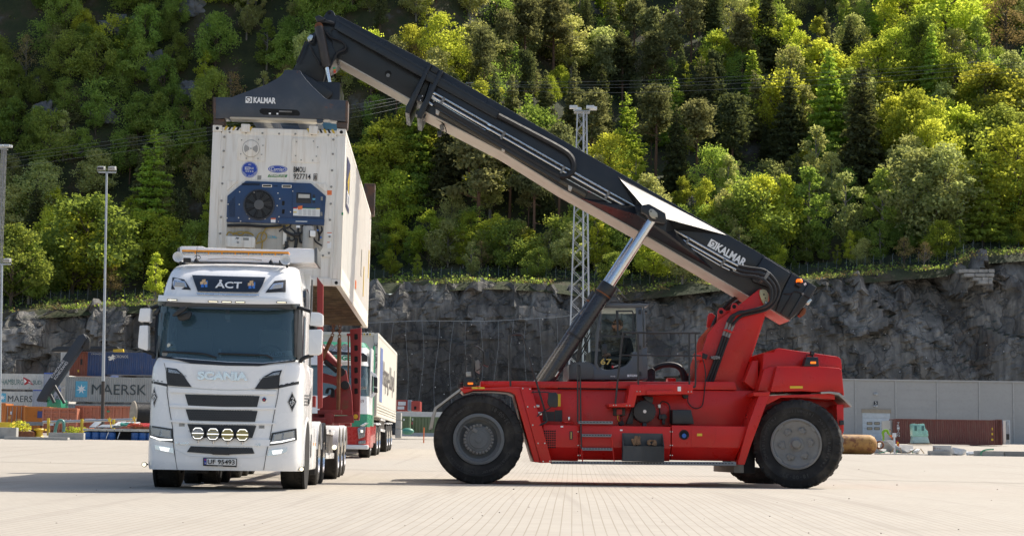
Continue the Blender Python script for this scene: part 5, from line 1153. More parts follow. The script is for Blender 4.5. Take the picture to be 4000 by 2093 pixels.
for k in range(22): cc('floor_beam',(-W_ + .10,.55 + k * .52,.01),(W_ - .10,.62 + k * .52,.13), M_woodf,.006)
cc('floor_deck',(-W_ + .09,.16,.135),(W_ - .09, L_ - .15,.17), M_woodf,0); cc('tunnel_plate',(-.5,.17,.02),(.5,.5,.12), M_woodf,.01)
# front wall of the refrigeration unit
wall = cc('front_wall',(-W_ + .21,.06,.14),(W_ - .21,.12, H_ - .15), M_reef,0)
cpx('front_panel',[(871,511),(1309,526),(1300,1000),(1296,1005),(849,990)],.035,.07, M_reef,.004)
FP = .034
for px, py in [(897,517),(961,519),(1025,521),(1090,523),(1154,524),(1218,526),(1283,528),(876,535),(1302,546),(874,590),(1300,602),(871,654),(1297,666),(868,717),(1294,730),(865,784),(1292,796),(863,848),(1289,859),(860,912),(1287,924),(1285,988),(1262,998)]:
    p = C.px(px, py, y=FP); b = MB(); b.cyl((p.x, FP, p.z),(p.x, FP - .02, p.z),.022,.014,8); part('panel_bolt', b, M_greys, con)
def rr_poly(pts, k=.18):
    out = []; n = len(pts)
    for i in range(n):
        a, b, c_ = Vector(pts[i - 1]), Vector(pts[i]), Vector(pts[(i + 1) % n])
        for t in (k, k * .4): out.append(tuple(b + (a - b) * t)) if t == k else out.append(tuple(b + (a - b) * t * .45 + (c_ - b) * .03))
        out.append(tuple(b + (c_ - b) * k * .18)); out.append(tuple(b + (c_ - b) * k))
    return out
for pts in ([(927,533),(1038,537),(1036,630),(925,626)],[(1141,540),(1253,543),(1250,637),(1138,633)]):
    h = cpx('access_hatch', rr_poly(pts,.12), FP - .012, FP + .01, M_reef,.004)
    cx, cy = sum(p[0] for p in pts) / 4, sum(p[1] for p in pts) / 4
    for dx, dy in ((-.78,-.8),(.6,-.85),(.85,.55),(-.85,.5),(-.4,.9),(.55,.92),(.95,-.3)):
        p = C.px(cx + dx * 48, cy + dy * 42, y=FP - .012); b = MB(); b.cyl((p.x, FP - .012, p.z),(p.x, FP - .026, p.z),.012, n=8); part('hatch_bolt', b, M_greys, h)
    if pts[0][0] == 927:
        p = C.px(981,582, y=FP); v = MB(); v.lathe([(.158,0),(.158,-.012),(.150,-.016),(.0,-.014)],(p.x, FP - .012, p.z), n=40); vd = part('vent_disc', v, M_reef, h,0, True)
        for s in (0, math.pi):
            w = MB(); w.add([(p.x + r_ * math.cos(s + a), FP - .030, p.z + r_ * math.sin(s + a)) for r_, a in ((.04,-.62),(.125,-.62),(.128,-.3),(.128,0),(.128,.3),(.125,.62),(.04,.62))],[tuple(range(7))]); part('vent_slot', w, mat('vent_grey',(.33,.32,.29),.7), vd)
        w = MB(); w.lathe([(.160,-.014),(.154,-.018)],(p.x, FP - .013, p.z), n=40); part('vent_rim', w, M_greys, vd); w = MB(); w.cyl((p.x, FP - .03, p.z),(p.x, FP - .05, p.z),.012, n=8); part('vent_knob', w, M_greys, vd)
def ct(s, px, py, hpx, wpx, m, y=FP - .002, par=None,**k): return ctext(s, px, py, y, hpx, wpx, m, par or con, False,**k)
ct('BMOU',1170,663,22,46, M_printb, bold=.002); ct('927714',1180,690,22,68, M_printb, bold=.002); ct('8',1232,693,19,9, M_printb, bold=.002)
b = MB(); b.frame(C.xz([(1225,679),(1240,679),(1239,706),(1224,706)], FP), C.xz([(1227,681),(1238,681),(1237,704),(1226,704)], FP), FP - .003, FP); part('number_box', b, M_printb, con)
p = C.px(975,663, y=FP); b = MB(); b.lathe([(0,0),(.148,0),(.148,.004)],(p.x, FP - .004, p.z), n=40); dsc = part('round_sticker', b, M_cblue, con); b = MB(); b.lathe([(.140,0),(.135,0)],(p.x, FP - .0055, p.z), n=40); part('sticker_ring', b, M_white, dsc)
ct('A.I.',976,643,6,12, M_white, FP - .005); b = MB(); b.frame(C.xz([(957,652),(974,652),(974,664),(957,664)], FP), C.xz([(958,653),(973,653),(973,663),(958,663)], FP), FP - .006, FP - .003); part('sticker_box', b, M_white, con); ct('BOX',965,658,8,13, M_white, FP - .005); ct('PLUS',983,658,8,16, M_white, FP - .005); ct('海 联 智 通',974,670,6,32, M_white, FP - .005)
mbv = MB()
for i, chx in enumerate('SMART CONTAINER'):
    if chx == ' ': continue
    a = R(205 + i * (335 - 205) / 14); t = text(chx,.03, M_white, None,(0,0,0), depth=.001); M = Matrix.Translation((p.x, FP - .006, p.z)) @ Matrix.Rotation(-a,4, 'Y') @ Matrix.Translation((.116,0,0)) @ Matrix.Rotation(R(90),4, 'Y') @ Matrix.Rotation(R(90),4, 'X')
    mbv.add([M @ v.co for v in t.data.vertices],[tuple(q.vertices) for q in t.data.polygons]); bpy.data.objects.remove(t, do_unlink=True)
part('lettering', mbv, M_white, con,0, False, fix=False)
p = C.px(1085,661, y=FP)
for r_, m_, d_ in ((1, M_cblue,0),(.9, M_white,.001),(.84, M_cblue,.002)):
    b = MB(); b.add([(p.x + .176 * r_ * math.cos(a), FP - .003 - d_, p.z + .070 * (r_ if r_ == 1 else r_ - .03) * math.sin(a)) for a in [2 * math.pi * k / 40 for k in range(40)]],[tuple(range(40))]); part('oval_sticker', b, m_, con)
ct('Carrier',1085,661,15,54, M_white, FP - .006, shear=.25)
cpx('green_bar',[(1050,682),(1123,683),(1119,693),(1045,692)], FP - .003, FP, M_green_p,0); ct('PRIMELINE',1084,687,8,64, M_reef, FP - .0035, shear=.3, bold=.002)
cpx('code_plate',[(1006,686),(1021,686),(1020,702),(1005,702)], FP - .003, FP, M_greys,0)
# navy machine panel with fan
panel = cpx('machine_panel',[(960,707),(1214,716),(1273,766),(1265,878),(1088,873),(884,867),(888,765),(930,730)], FP - .04, FP + .02, M_bluep,.008)
YP = FP - .04
for pts in ([(886,706),(928,706),(891,742),(886,742)],[(1234,716),(1276,718),(1276,750),(1270,748)]): cpx('corner_gusset', pts, FP - .02, FP + .01, M_reef,.004)
cpx('lower_recess',[(885,868),(1266,879),(1262,965),(1248,986),(884,975)], FP - .004, FP + .02, mat('stained_white',(.46,.43,.37),.6, dirt=(.2,.16,.11), dirt_amt=.6, streak=True),0)
fx = C.px(1012,800, y=YP)
f = MB(); f.lathe([(.285,0),(.285,-.02),(.262,-.03),(.255,-.02),(.255,.0)],(fx.x, YP, fx.z), n=48); fan = part('fan_shroud', f, mat('fan_ring',(.03,.035,.045),.5), panel,0, True)
f = MB(); f.lathe([(0,-.002),(.257,-.002)],(fx.x, YP, fx.z), n=40); part('fan_opening', f, M_dark, fan)
for k in range(8):
    a = 2 * math.pi * k / 8; bl = MB(); bl.add([(fx.x + r_ * math.cos(a + t), YP - .006 - q, fx.z + r_ * math.sin(a + t)) for r_, t, q in ((.08,0,0),(.24,-.15,0),(.24,.33,.01),(.08,.5,.01))],[(0,1,2,3)]); part('fan_blade', bl, M_blackp, fan)
gd = MB()
for k in range(11): r_ = .09 + k * .0155; gd.lathe([(r_ + .002,0),(r_ - .002,0)],(fx.x, YP - .026, fx.z), n=40)
for k in range(14): a = 2 * math.pi * k / 14; gd.tube([(fx.x + .08 * math.cos(a), YP - .026, fx.z + .08 * math.sin(a)),(fx.x + .26 * math.cos(a), YP - .026, fx.z + .26 * math.sin(a))],.0025,4)
o = part('fan_guard', gd, mat('guard_wire',(.06,.06,.06),.4,.5), fan); o['kind'] = 'stuff'
f = MB(); f.lathe([(0,-.034),(.088,-.03),(.092,-.02)],(fx.x, YP, fx.z), n=30); part('fan_hub', f, mat('hub_grey',(.09,.09,.09),.5), fan,0, True)
for px, py in ((993,752),(1042,749),(968,763),(1071,803),(964,836),(974,855),(1035,855),(1086,755),(1093,777),(1083,804),(891,798),(935,799),(887,852),(932,851),(936,750),(1090,847),(1089,866),(1144,747),(1135,828),(1263,864),(940,864)):
    p = C.px(px, py, y=YP); b = MB(); b.cyl((p.x, YP, p.z),(p.x, YP - .014, p.z),.011, n=8); part('panel_bolt', b, M_reef, panel)
ms = MB()
for (xa, ya, xb, yb, nx, ny) in ((893,768,920,850,7,20),(945,716,1016,726,20,4),(1070,726,1085,730,4,2)):
    for i in range(nx):
        for j in range(ny):
            if xb == 920 and i * 3 + 0 < (6 - j) * 3: continue
            q = C.px(xa + (xb - xa) * (i + .5 * (j % 2)) / nx, ya + (yb - ya) * j / ny, y=YP); ms.box((q.x, YP - .001, q.z),(.010,.003,.010), None)
o = part('vent_perforation', ms, M_dark, panel); o['kind'] = 'stuff'
for px, py in ((1024,720),(1101,722)): h = cpx('grab_slot',[(px, py),(px + 38, py + 1),(px + 38, py + 12),(px, py + 11)], YP - .008, YP, M_reef,.003, panel); cpx('slot_dark',[(px + 3, py + 3),(px + 35, py + 3),(px + 35, py + 9),(px + 3, py + 9)], YP - .010, YP, M_dark,0, h)
for py in (785,818): cpx('hand_hole', rr_poly([(1102, py),(1112, py),(1111, py + 17),(1101, py + 17)],.35), YP - .004, YP, M_dark,0, panel)
door = cpx('control_door',[(1146,714),(1214,717),(1258,758),(1256,850),(1143,846)], YP - .022, YP, M_bluep,.006, panel)
cpx('display',[(1158,752),(1216,754),(1215,794),(1157,792)], YP - .04, YP - .02, M_blackp,.01, door); cpx('display_window',[(1166,758),(1210,760),(1210,774),(1165,773)], YP - .044, YP - .03, mat('chart_paper',(.45,.44,.40),.4),0, door)
for i in range(2):
    for j in range(2):
        cpx('key',[(1222 + i * 5,761 + j * 6),(1226 + i * 5,761 + j * 6),(1226 + i * 5,766 + j * 6),(1222 + i * 5,766 + j * 6)], YP - .028, YP - .02, M_blackp,0, door); cpx('key',[(1221 + i * 5,784 + j * 5),(1225 + i * 5,784 + j * 5),(1225 + i * 5,788 + j * 5),(1221 + i * 5,788 + j * 5)], YP - .028, YP - .02, M_blackp,0, door)
cpx('blue_keys',[(1221,775),(1232,775),(1231,781),(1221,781)], YP - .028, YP - .02, mat('light_blue_keys',(.1,.35,.5),.5),0, door)
lb = cpx('instruction_sheet',[(1146,812),(1250,815),(1249,846),(1145,842)], YP - .027, YP - .02, mat('paper_white',(.72,.73,.70),.6),0, door)
cpx('label_head',[(1146,811),(1160,811),(1160,815),(1146,815)], YP - .029, YP - .02, mat('danger_red',(.5,.02,.02),.5),0, lb); cpx('label_head',[(1235,814),(1250,814),(1250,817),(1235,817)], YP - .029, YP - .02, M_yel,0, lb); cpx('label_head',[(1146,827),(1159,827),(1159,831),(1146,831)], YP - .029, YP - .02, M_yel,0, lb); cpx('label_head',[(1172,812),(1232,814),(1232,816),(1172,814)], YP - .029, YP - .02, M_green_p,0, lb); cpx('orange_tag',[(1163,806),(1181,803),(1181,817),(1163,819)], YP - .032, YP - .02, M_orange_s,0, door)
tx = MB()
for i in range(4):
    for j in range(9): q = C.px(1166 + i * 18,819 + j * 2.6 + i * .5, y=YP - .028); tx.box((q.x + .03, YP - .0285, q.z),(.06,.001,.004))
o = part('print_line', tx, mat('grey_print',(.35,.36,.36),.6), lb); o['kind'] = 'stuff'
for px, py in ((1253,768),(1251,828)): cpx('hinge',[(px, py),(px + 8, py),(px + 8, py + 15),(px, py + 15)], YP - .034, YP - .01, M_greys,.004, door)
for px, py in ((1058,852),(1101,858)): s = cpx('warning_label',[(px, py),(px + 19, py),(px + 18, py + 18 if px == 1058 else py + 11),(px, py + 17 if px == 1058 else py + 11)], YP - .003, YP, M_white,0, panel); cpx('label_head',[(px, py),(px + 19, py),(px + 19, py + 5),(px, py + 5)], YP - .004, YP, M_orange_s,0, s)
cpx('tank_lip',[(1090,850),(1268,857),(1266,880),(1088,874)], YP - .03, YP, M_bluep,.006, panel); cpx('scuffed_tape',[(1155,863),(1200,864),(1200,867),(1155,866)], YP - .034, YP - .02, M_white,0, panel)
for px, py in ((1280,744),(1280,910),(1280,945)): cpx('label',[(px - 2, py),(px + 16, py),(px + 16, py + (18 if py < 800 else 11 if py < 930 else 24)),(px - 2, py + (18 if py < 800 else 11 if py < 930 else 24))], FP - .003, FP, M_orange_s if py < 800 else M_white,0)
cpx('label_head',[(1278,908),(1296,908),(1296,911),(1278,911)], FP - .004, FP, M_orange_s,0); cpx('label_head',[(1278,945),(1288,945),(1288,948),(1278,948)], FP - .004, FP, M_orange_s,0)
# lower bay: cable tray box, cable, pipes, receiver
cpx('cable_box',[(881,921),(992,925),(997,935),(994,967),(880,963)], FP - .14, FP, M_reef,.008)
ct('R-134a',1061,926,9,40, mat('cyan_print',(.10,.42,.55),.5), FP - .012, bold=.002); ct('79',926,931,8,12, M_printb, FP - .142, shear=.2); ct('G',929,947,7,7, M_printb, FP - .142, shear=.2)
cpx('box_window',[(950,928),(972,929),(972,939),(950,938)], FP - .142, FP - .13, M_greys,0)
def ctube(name, pts, y, r, m, k=5): 
    mb = MB(); mb.tube(cat_p([C.px(a, b, y=y if len(q) == 0 else q[0]) for a, b,*q in pts], k), r,8); return part(name, mb, m, con,0, True)
ctube('power_cable',[(885,921),(892,908),(905,909),(912,918)], FP - .1,.014, M_cable); ctube('power_cable',[(912,908),(940,918),(960,906),(980,912),(990,920)], FP - .1,.014, M_cable); ctube('power_cable',[(912,914),(935,906),(962,909),(988,916)], FP - .11,.014, M_cable)
ctube('power_cable',[(1130,876),(1110,884),(1075,888),(1045,890),(1030,905),(1020,930),(1025,945),(1022,975)], FP - .05,.013, M_cable); ctube('power_cable',[(998,945),(1010,915),(1025,908),(1036,912),(1042,925),(1030,940),(1000,951)], FP - .06,.013, M_cable)
ctube('insulated_pipe',[(888,881),(960,880),(1040,885),(1100,882)], FP - .05,.026, M_black)
for pts, r_ in (([(1110,880),(1112,900),(1125,910),(1146,920),(1150,925)],.026),([(1136,875),(1134,890),(1150,905),(1150,930),(1144,940),(1133,938),(1130,925)],.014),([(1165,890),(1165,905),(1170,912),(1180,908),(1182,880)],.018),([(1170,920),(1172,942),(1180,948),(1186,945)],.02),([(1158,930),(1155,960),(1150,975)],.03),([(1090,905),(1100,896),(1112,893),(1125,890),(1136,880)],.013),([(1118,950),(1120,965),(1112,975)],.035),([(1225,930),(1235,945),(1258,960)],.015)): ctube('refrigerant_pipe', pts, FP - .07, r_, M_black)
cpx('valve_body',[(1147,907),(1172,907),(1170,922),(1146,922)], FP - .12, FP - .03, M_black,.02); cpx('valve_manifold',[(1106,903),(1120,902),(1120,955),(1104,954)], FP - .06, FP, M_reef,.008); cpx('valve',[(1120,928),(1132,928),(1132,940),(1120,940)], FP - .09, FP - .03, M_blackp,.01); cpx('valve',[(1112,942),(1126,942),(1126,950),(1112,950)], FP - .1, FP - .03, M_blackp,.01); cpx('junction_box',[(1157,880),(1172,880),(1172,890),(1157,890)], FP - .08, FP, M_white,.006)
p = C.px(1205,925, y=FP); c = MB(); c.cyl((p.x, FP - .06, p.z - .25),(p.x, FP - .06, p.z + .19),.105, n=24); part('receiver_tank', c, mat('pale_grey_tank',(.40,.39,.36),.5), con,.03)
cpx('pressure_switch',[(1211,900),(1232,902),(1231,924),(1210,922)], FP - .22, FP - .14, M_white,.008); cpx('switch_bracket',[(1208,900),(1214,900),(1213,926),(1207,926)], FP - .2, FP - .12, M_black,.004)
for pts in ([(1238,882),(1245,910),(1250,930)],[(1255,885),(1258,900),(1248,915)],[(1248,915),(1246,935),(1244,942)]): ctube('sensor_lead', pts, FP - .08,.018, M_black)
for px, py in ((1238,896),(1250,924)): cpx('blue_cap',[(px, py),(px + 6, py),(px + 6, py + 6),(px, py + 6)], FP - .1, FP - .05, mat('bright_blue',(.03,.15,.5),.4),.003)
cpx('green_tag',[(1334,830),(1341,830),(1341,840),(1334,840)],-.006,.0, mat('green_tag',(.02,.22,.09),.5),0)
# print on the long side, near the front
def side_quad(name, y0, y1, z0, z1, m, par=None): mb = MB(); mb.lohi((W_ - .002, y0, z0),(W_ + .006, y1, z1)); return part(name, mb, m, par or con)
sd_ = side_quad('side_poster',.75,1.75,1.55,2.5, mat('navy_poster',(.03,.035,.10),.5)); 
for k in range(5): mb = MB(); mb.add([(W_ + .008,1.7,2.42),(W_ + .008,.95 + k * .1,2.05 - k * .05),(W_ + .008,1.02 + k * .1,2.02 - k * .05)],[(0,1,2)]); part('sun_ray', mb, M_yel, sd_)
text('BEACON',.35, M_white, con,(W_ + .008,1.25,1.75),(math.pi / 2,0, math.pi / 2), width=.9, height=.26)
for y0, y1, z0, z1, m_ in ((9.0,9.15,.55,1.25, M_yel),(5.2,5.6,.42,.58, M_orange_s),(11.4,11.6,1.2,1.9, M_yel),(7.6,7.9,.9,1.5, mat('faded_grey_print',(.42,.40,.36),.6))): side_quad('side_marking', y0, y1, z0, z1, m_)
# ================================================================== WHITE TRACTOR UNIT
M_wp = mat('white_truck_paint',(.84,.83,.81),.25, var=.02, scale=.8, coat=.3)
M_wshade = mat('satin_white_plastic',(.70,.71,.71),.4, var=.03)
M_grille = mat('grille_black',(.020,.021,.023),.45, var=.2)
M_mesh = mat('grille_mesh',(.045,.046,.048),.4)
M_navy = mat('smoked_visor',(.012,.018,.028),.12, var=.1, coat=.5)
M_chrome = mat('chrome',(.80,.79,.77),.25,1.0, var=.03)
M_lens = glass('lamp_lens',(.92,.95,.97),.30,.02)
M_lampin = mat('lamp_reflector',(.30,.31,.33),.3,.8, var=.4, scale=30)
M_drl = emit('lit_lamp',(1.0,.98,.92),.75)
M_drl2 = emit('marker_lamp',(1.0,.90,.66),.8)
M_yled = mat('yellow_led_lens',(.34,.29,.12),.25,.3)
M_amb = mat('amber_lens',(.90,.34,.02),.2); M_clear = mat('clear_lens',(.42,.41,.38),.15, coat=.3)
M_wtyre = mat('truck_tyre',(.028,.026,.024),.8, var=.3, scale=6, dirt=(.09,.08,.065), dirt_amt=.5, bmp=.2, spec=.3)
M_screen = glass('windscreen_glass',(.50,.62,.66),.66,.02)
M_screen.node_tree.nodes['Principled BSDF'].inputs['Base Color'].default_value = (.052,.105,.135,1)  # teal base paints the reflected sky and hillside into the glass
M_screen.node_tree.nodes['Principled BSDF'].inputs['Specular IOR Level'].default_value = .9
PT = at_y(866,1803,27.6); 
T = Frame((PT.x,27.6, gz(29.2)), YAW)
trk = thing('truck', 'white truck cab with roof light bar and number plate UF 95493', 'truck', T)
def w_at(z): return lerp([(.2,1.20),(.4,1.24),(1.9,1.24),(2.12,1.17),(2.95,1.16),(3.3,1.12),(3.6,1.06),(3.9,.98)], z)
def y_at(z): return lerp([(.2,.10),(.32,.02),(.5,.0),(.85,.02),(1.3,.04),(2.0,.07),(2.1,.12),(2.92,.28),(3.05,.26),(3.2,.30),(3.4,.40),(3.55,.55),(3.66,.78),(3.72,1.1),(3.9,1.4)], z)
def yf(x, z):
    w = w_at(z); a = abs(x); k = w * .66
    bow = .07 * (min(a, k) / k) ** 2
    if a <= k: return y_at(z) + bow
    t = min(1,(a - k) / (w - k)); return y_at(z) + bow + .36 * (1 - math.sqrt(max(0,1 - t * t)))
def TP(px, py, off=0):
    y = .1
    for _ in range(6):
        p = T.px(px, py, y=y); y = yf(p.x, p.z) - off
    return Vector((p.x, y, p.z))
def skin(name, rows, off, m, thick=.02, sub=6, par=None, smooth=True, label=None):
    """rows of pixels (top to bottom, each left to right) laid on the cab front, with a rim"""
    n = max(len(r) for r in rows); R_ = []
    def res(r):
        out = []
        for i in range(len(r) - 1):
            for j in range(sub): t = j / sub; out.append((r[i][0] + (r[i + 1][0] - r[i][0]) * t, r[i][1] + (r[i + 1][1] - r[i][1]) * t))
        return out + [r[-1]]
    rs_ = [res(r) for r in rows]; full = []
    for i in range(len(rs_) - 1):
        for j in range(3): t = j / 3; full.append([(a[0] + (b[0] - a[0]) * t, a[1] + (b[1] - a[1]) * t) for a, b in zip(rs_[i], rs_[i + 1])])
    full.append(rs_[-1])
    P = [[TP(x, y, off) for x, y in r] for r in full]
    mb = MB(); mb.loft(P)
    ring = P[0] + [r[-1] for r in P[1:]] + P[-1][-2::-1] + [r[0] for r in P[-2:0:-1]]
    back = [q + Vector((0, thick,0)) for q in ring]; k = len(ring)
    mb.add(ring + back,[(i,(i + 1) % k, k + (i + 1) % k, k + i) for i in range(k)])
    me = mb.mesh(name,0,2, False); 
    if smooth: me.shade_smooth(); me.set_sharp_from_angle(angle=R(35))
    o = link(name, me, m, par or trk)
    if label: o['label'] = label
    return o
def slab(name, pts, off, m, thick=.02, par=None, bevel=0):
    """polygon on the cab front, flat in itself"""
    P = [TP(x, y, off) for x, y in pts]; n = len(P); mb = MB()
    mb.add(P + [p + Vector((0, thick,0)) for p in P],[tuple(range(n)), tuple(range(2 * n - 1, n - 1,-1))] + [(i,(i + 1) % n, n + (i + 1) % n, n + i) for i in range(n)])
    return part(name, mb, m, par or trk, bevel)
# shell
zs = [.30,.36,.45,.6,.85,1.1,1.35,1.6,1.8,1.95,2.04,2.10,2.4,2.7,2.98,3.05,3.12,3.2,3.35,3.47,3.56,3.62,3.67,3.70,3.72]
rows = []
for z in zs:
    w = w_at(z); row = []
    yb = 2.32
    xs_ = [-w + 2 * w * i / 40 for i in range(41)]
    row = [(-w, yb, z),(-w,1.5, z),(-w,.9, z)] + [(x, yf(x, z), z) for x in xs_] + [(w,.9, z),(w,1.5, z),(w, yb, z)]
    row = [(x, max(y, yf(x, z)) if abs(x) < w - 1e-6 else max(y, yf(w, z)), zz) for x, y, zz in row]
    rows.append(row)
sh = MB(); sh.loft(rows)
nr = len(rows[0]); cap = [(x, y,3.725) for x, y, z in rows[-1]]; sh.add(cap,[tuple(range(nr))])
lower = MB(); lower.loft([r for r, z in zip(rows, zs) if z <= 2.11]); upper = MB(); upper.loft([r for r, z in zip(rows, zs) if z >= 2.97])
b_low = part('cab_body', lower, M_wp, trk,0, True); b_up = part('cab_roof', upper, M_wp, trk,0, True)
rc = MB(); rc.loft([[Vector(p) for p in rows[-1]],[Vector((p[0] * .8, min(p[1] + .35,2.3),3.78)) for p in rows[-1]],[Vector((p[0] * .3, min(p[1] + .8,2.3),3.80)) for p in rows[-1]]]); part('roof_cap', rc, M_wp, trk,0, True)
bk = MB(); bk.lohi((-1.16,2.28,.7),(1.16,2.34,3.7)); part('rear_wall', bk, M_wshade, trk)
# sides between 1.7 and 2.65: doors with windows
for s in (-1,1):
    w = 1.165
    def sx_(y0, y1, z0, z1, name, m, o=0.0, t=.03): mb = MB(); mb.lohi((s * (w + o), y0, z0),(s * (w + o - t), y1, z1)); return part(name, mb, m, trk,.006)
    sx_(1.52,2.30,2.08,3.0, 'side_panel', M_wp); sx_(.62,.74,2.08,3.0, 'door_pillar', M_blackp,.002); d_ = sx_(.74,.80,2.08,3.0, 'window_frame', M_wshade,.004); sx_(1.44,1.53,2.08,3.0, 'window_frame', M_wp,.003); sx_(.8,1.45,2.88,3.0, 'window_frame', M_wp,.003)
    mb = MB(); mb.quad((s * (w - .012),.78,2.06),(s * (w - .012),1.46,2.06),(s * (w - .012),1.46,2.9),(s * (w - .012),.78,2.9)); part('side_window', mb, M_screen, trk)
    # A pillar
    mb = MB(); mb.add([(s * 1.185,.50,2.06),(s * 1.12,.40,2.06),(s * 1.11,.56,3.0),(s * 1.165,.66,3.0),(s * 1.185,.66,2.06),(s * 1.165,.74,3.0)],[(0,1,2,3),(0,3,5,4)]); part('front_pillar', mb, M_blackp, trk)
# windscreen
skin('windscreen',[[(621,1192),(760,1206),(900,1212),(1040,1214),(1163,1206)],[(612,1290),(760,1300),(900,1305),(1040,1307),(1160,1302)],[(612,1388),(760,1402),(890,1412),(1030,1416),(1155,1405)]],.0, M_screen,.012)
for px0, px1, pxb, pxc in ((612,624,604,616),(1150,1163,1150,1162)): skin('screen_edge',[[(px0,1190),(px1,1194)],[(pxb,1290),(pxc,1294)],[(pxb,1392),(pxc,1398)]],.012, M_blackp,.03,2)
it = MB(); it.lohi((-1.1,.75,1.6),(1.1,1.2,2.02)); part('dashboard', it, M_blackp, trk,.03)
it = MB(); it.lohi((-1.12,2.16,1.5),(1.12,2.24,3.05)); part('cab_lining', it, mat('dark_lining',(.03,.033,.036),.9), trk)
it = MB(); it.lohi((-1.12,.62,3.0),(1.12,2.24,3.04)); part('headlining', it, bpy.data.materials['dark_lining'], trk)
M_seat = mat('pale_seat_cover',(.42,.39,.33),.8)
for sx, m_ in ((-.62, M_blackp),(.62, M_seat)):
    mb = MB(); mb.box((sx,1.55,2.32),(.46,.14,.72)); se = part('seat', mb, m_, trk,.06); mb = MB(); mb.box((sx,1.5,2.76),(.26,.10,.18)); part('headrest', mb, M_darkcloth, se,.03)
mb = MB(); mb.lathe([(.21 + .018 * math.cos(t),.018 * math.sin(t)) for t in [k * math.pi / 3 for k in range(7)]], n=28); mb.xf(Matrix.Translation((.62,.95,2.2)) @ Matrix.Rotation(R(-35),4, 'X')); part('steering_wheel', mb, M_black, trk,0, True)
pl_ = slab('name_board',[(1012,1378),(1139,1368),(1142,1386),(1014,1396)],-.05, mat('pale_card',(.50,.58,.58),.5),.01)
q = TP(1082,1382,-.03); text('VIDAR',.1, M_printb, pl_,(q.x, q.y - .004, q.z),(R(84), R(3.0),0), height=.055, width=.27)
# plush bird and pendants inside the screen
def ball(c, r, sc=(1,1,1), n=14):
    mb = MB(); mb.loft([[(c[0] + r * sc[0] * math.sin(math.pi * i / 10) * math.cos(2 * math.pi * j / n), c[1] + r * sc[1] * math.sin(math.pi * i / 10) * math.sin(2 * math.pi * j / n), c[2] + r * sc[2] * math.cos(math.pi * i / 10)) for j in range(n)] for i in range(11)], True); return mb
q = TP(668,1352,-.06); pb = part('plush_bird', ball(q,.07,(1,.8,1.15)), mat('cream_plush',(.62,.60,.50),.95), None,0, True); pb.matrix_basis = T.m; tag(pb, 'small white plush bird sitting behind the truck windscreen', 'toy')
part('beak', ball(q + Vector((.05,-.05,-.05)),.035,(1.4,.8,.7)), mat('yellow_felt',(.65,.48,.05),.9), pb,0, True); part('body', ball(q + Vector((-.05,.0,-.13)),.08,(1.2,.8,.8)), mat('grey_plush',(.25,.25,.24),.95), pb,0, True); part('eye', ball(q + Vector((.02,-.058,.015)),.012), M_black, pb)
for k,(px, py, w, h, c_) in enumerate(((889,1218,16,14,(.45,.15,.15)),(889,1238,22,16,(.55,.55,.5)),(892,1252,16,12,(.5,.3,.28)))): slab('hanging_pennant',[(px - w / 2, py - h / 2),(px + w / 2, py - h / 2),(px + w * .4, py + h / 2),(px - w * .4, py + h / 2)],-.05, mat('pennant_cloth', c_,.8),.006)
for px, py, w, h, m_ in ((878,1365,18,24, M_blackp),(859,1378,10,16, M_white),(906,1362,14,16, M_blackp)): slab('dash_device',[(px - w / 2, py - h),(px + w / 2, py - h),(px + w / 2, py + h),(px - w / 2, py + h)],-.05, m_,.02)
# visor, roof sign
skin('sun_visor',[[(618,1174),(760,1182),(900,1186),(1040,1188),(1172,1186)],[(617,1192),(760,1204),(900,1210),(1040,1213),(1168,1207)]],.13, M_navy,.10)
skin('brow_panel',[[(620,1152),(760,1158),(900,1161),(1040,1164),(1172,1166)],[(616,1175),(760,1182),(900,1186),(1040,1188),(1172,1186)]],.15, M_wp,.14)
for px in (672,832,885,938,1100):
    py = 1170 + (px - 672) * .022 + (3 if 800 < px < 1000 else 0); l = slab('marker_lamp',[(px - 20, py - 3),(px + 20, py - 2),(px + 20, py + 5),(px - 20, py + 4)],.16, M_blackp,.03); slab('lamp_glow',[(px - 17, py - 1),(px + 17, py),(px + 17, py + 3),(px - 17, py + 2)],.164, M_drl2,.01, l)
sign = skin('roof_sign',[[(750,1074),(850,1077),(950,1080),(1037,1082)],[(762,1110),(850,1112),(950,1115),(1024,1116)],[(772,1137),(850,1139),(950,1141),(1008,1141)]],.035, M_navy,.03)
def ttext(s, px, py, off, hpx, wpx, m, par, tilt=None,**k):
    q = TP(px, py, off); a = TP(px, py - 12, off); b = TP(px, py + 12, off); l = TP(px - 20, py, off); r = TP(px + 20, py, off)
    sc_ = 6700 / (T.m @ q).y; o = text(s,.2, m, par,(0,0,0), height=hpx / sc_, width=wpx / sc_,**k)
    up = (a - b).normalized(); rt_ = Vector((1,(r.y - l.y) / max(1e-6,(r.x - l.x)) * .6,(r.z - l.z) / (r.x - l.x) if False else -.008)).normalized(); nr_ = rt_.cross(up).normalized(); up = nr_.cross(rt_)
    o.matrix_basis = Matrix.Translation(q) @ Matrix((rt_, up, nr_)).transposed().to_4x4(); return o
ttext('ÅCT',893,1109,.042,38,102, M_white, sign, bold=.004)
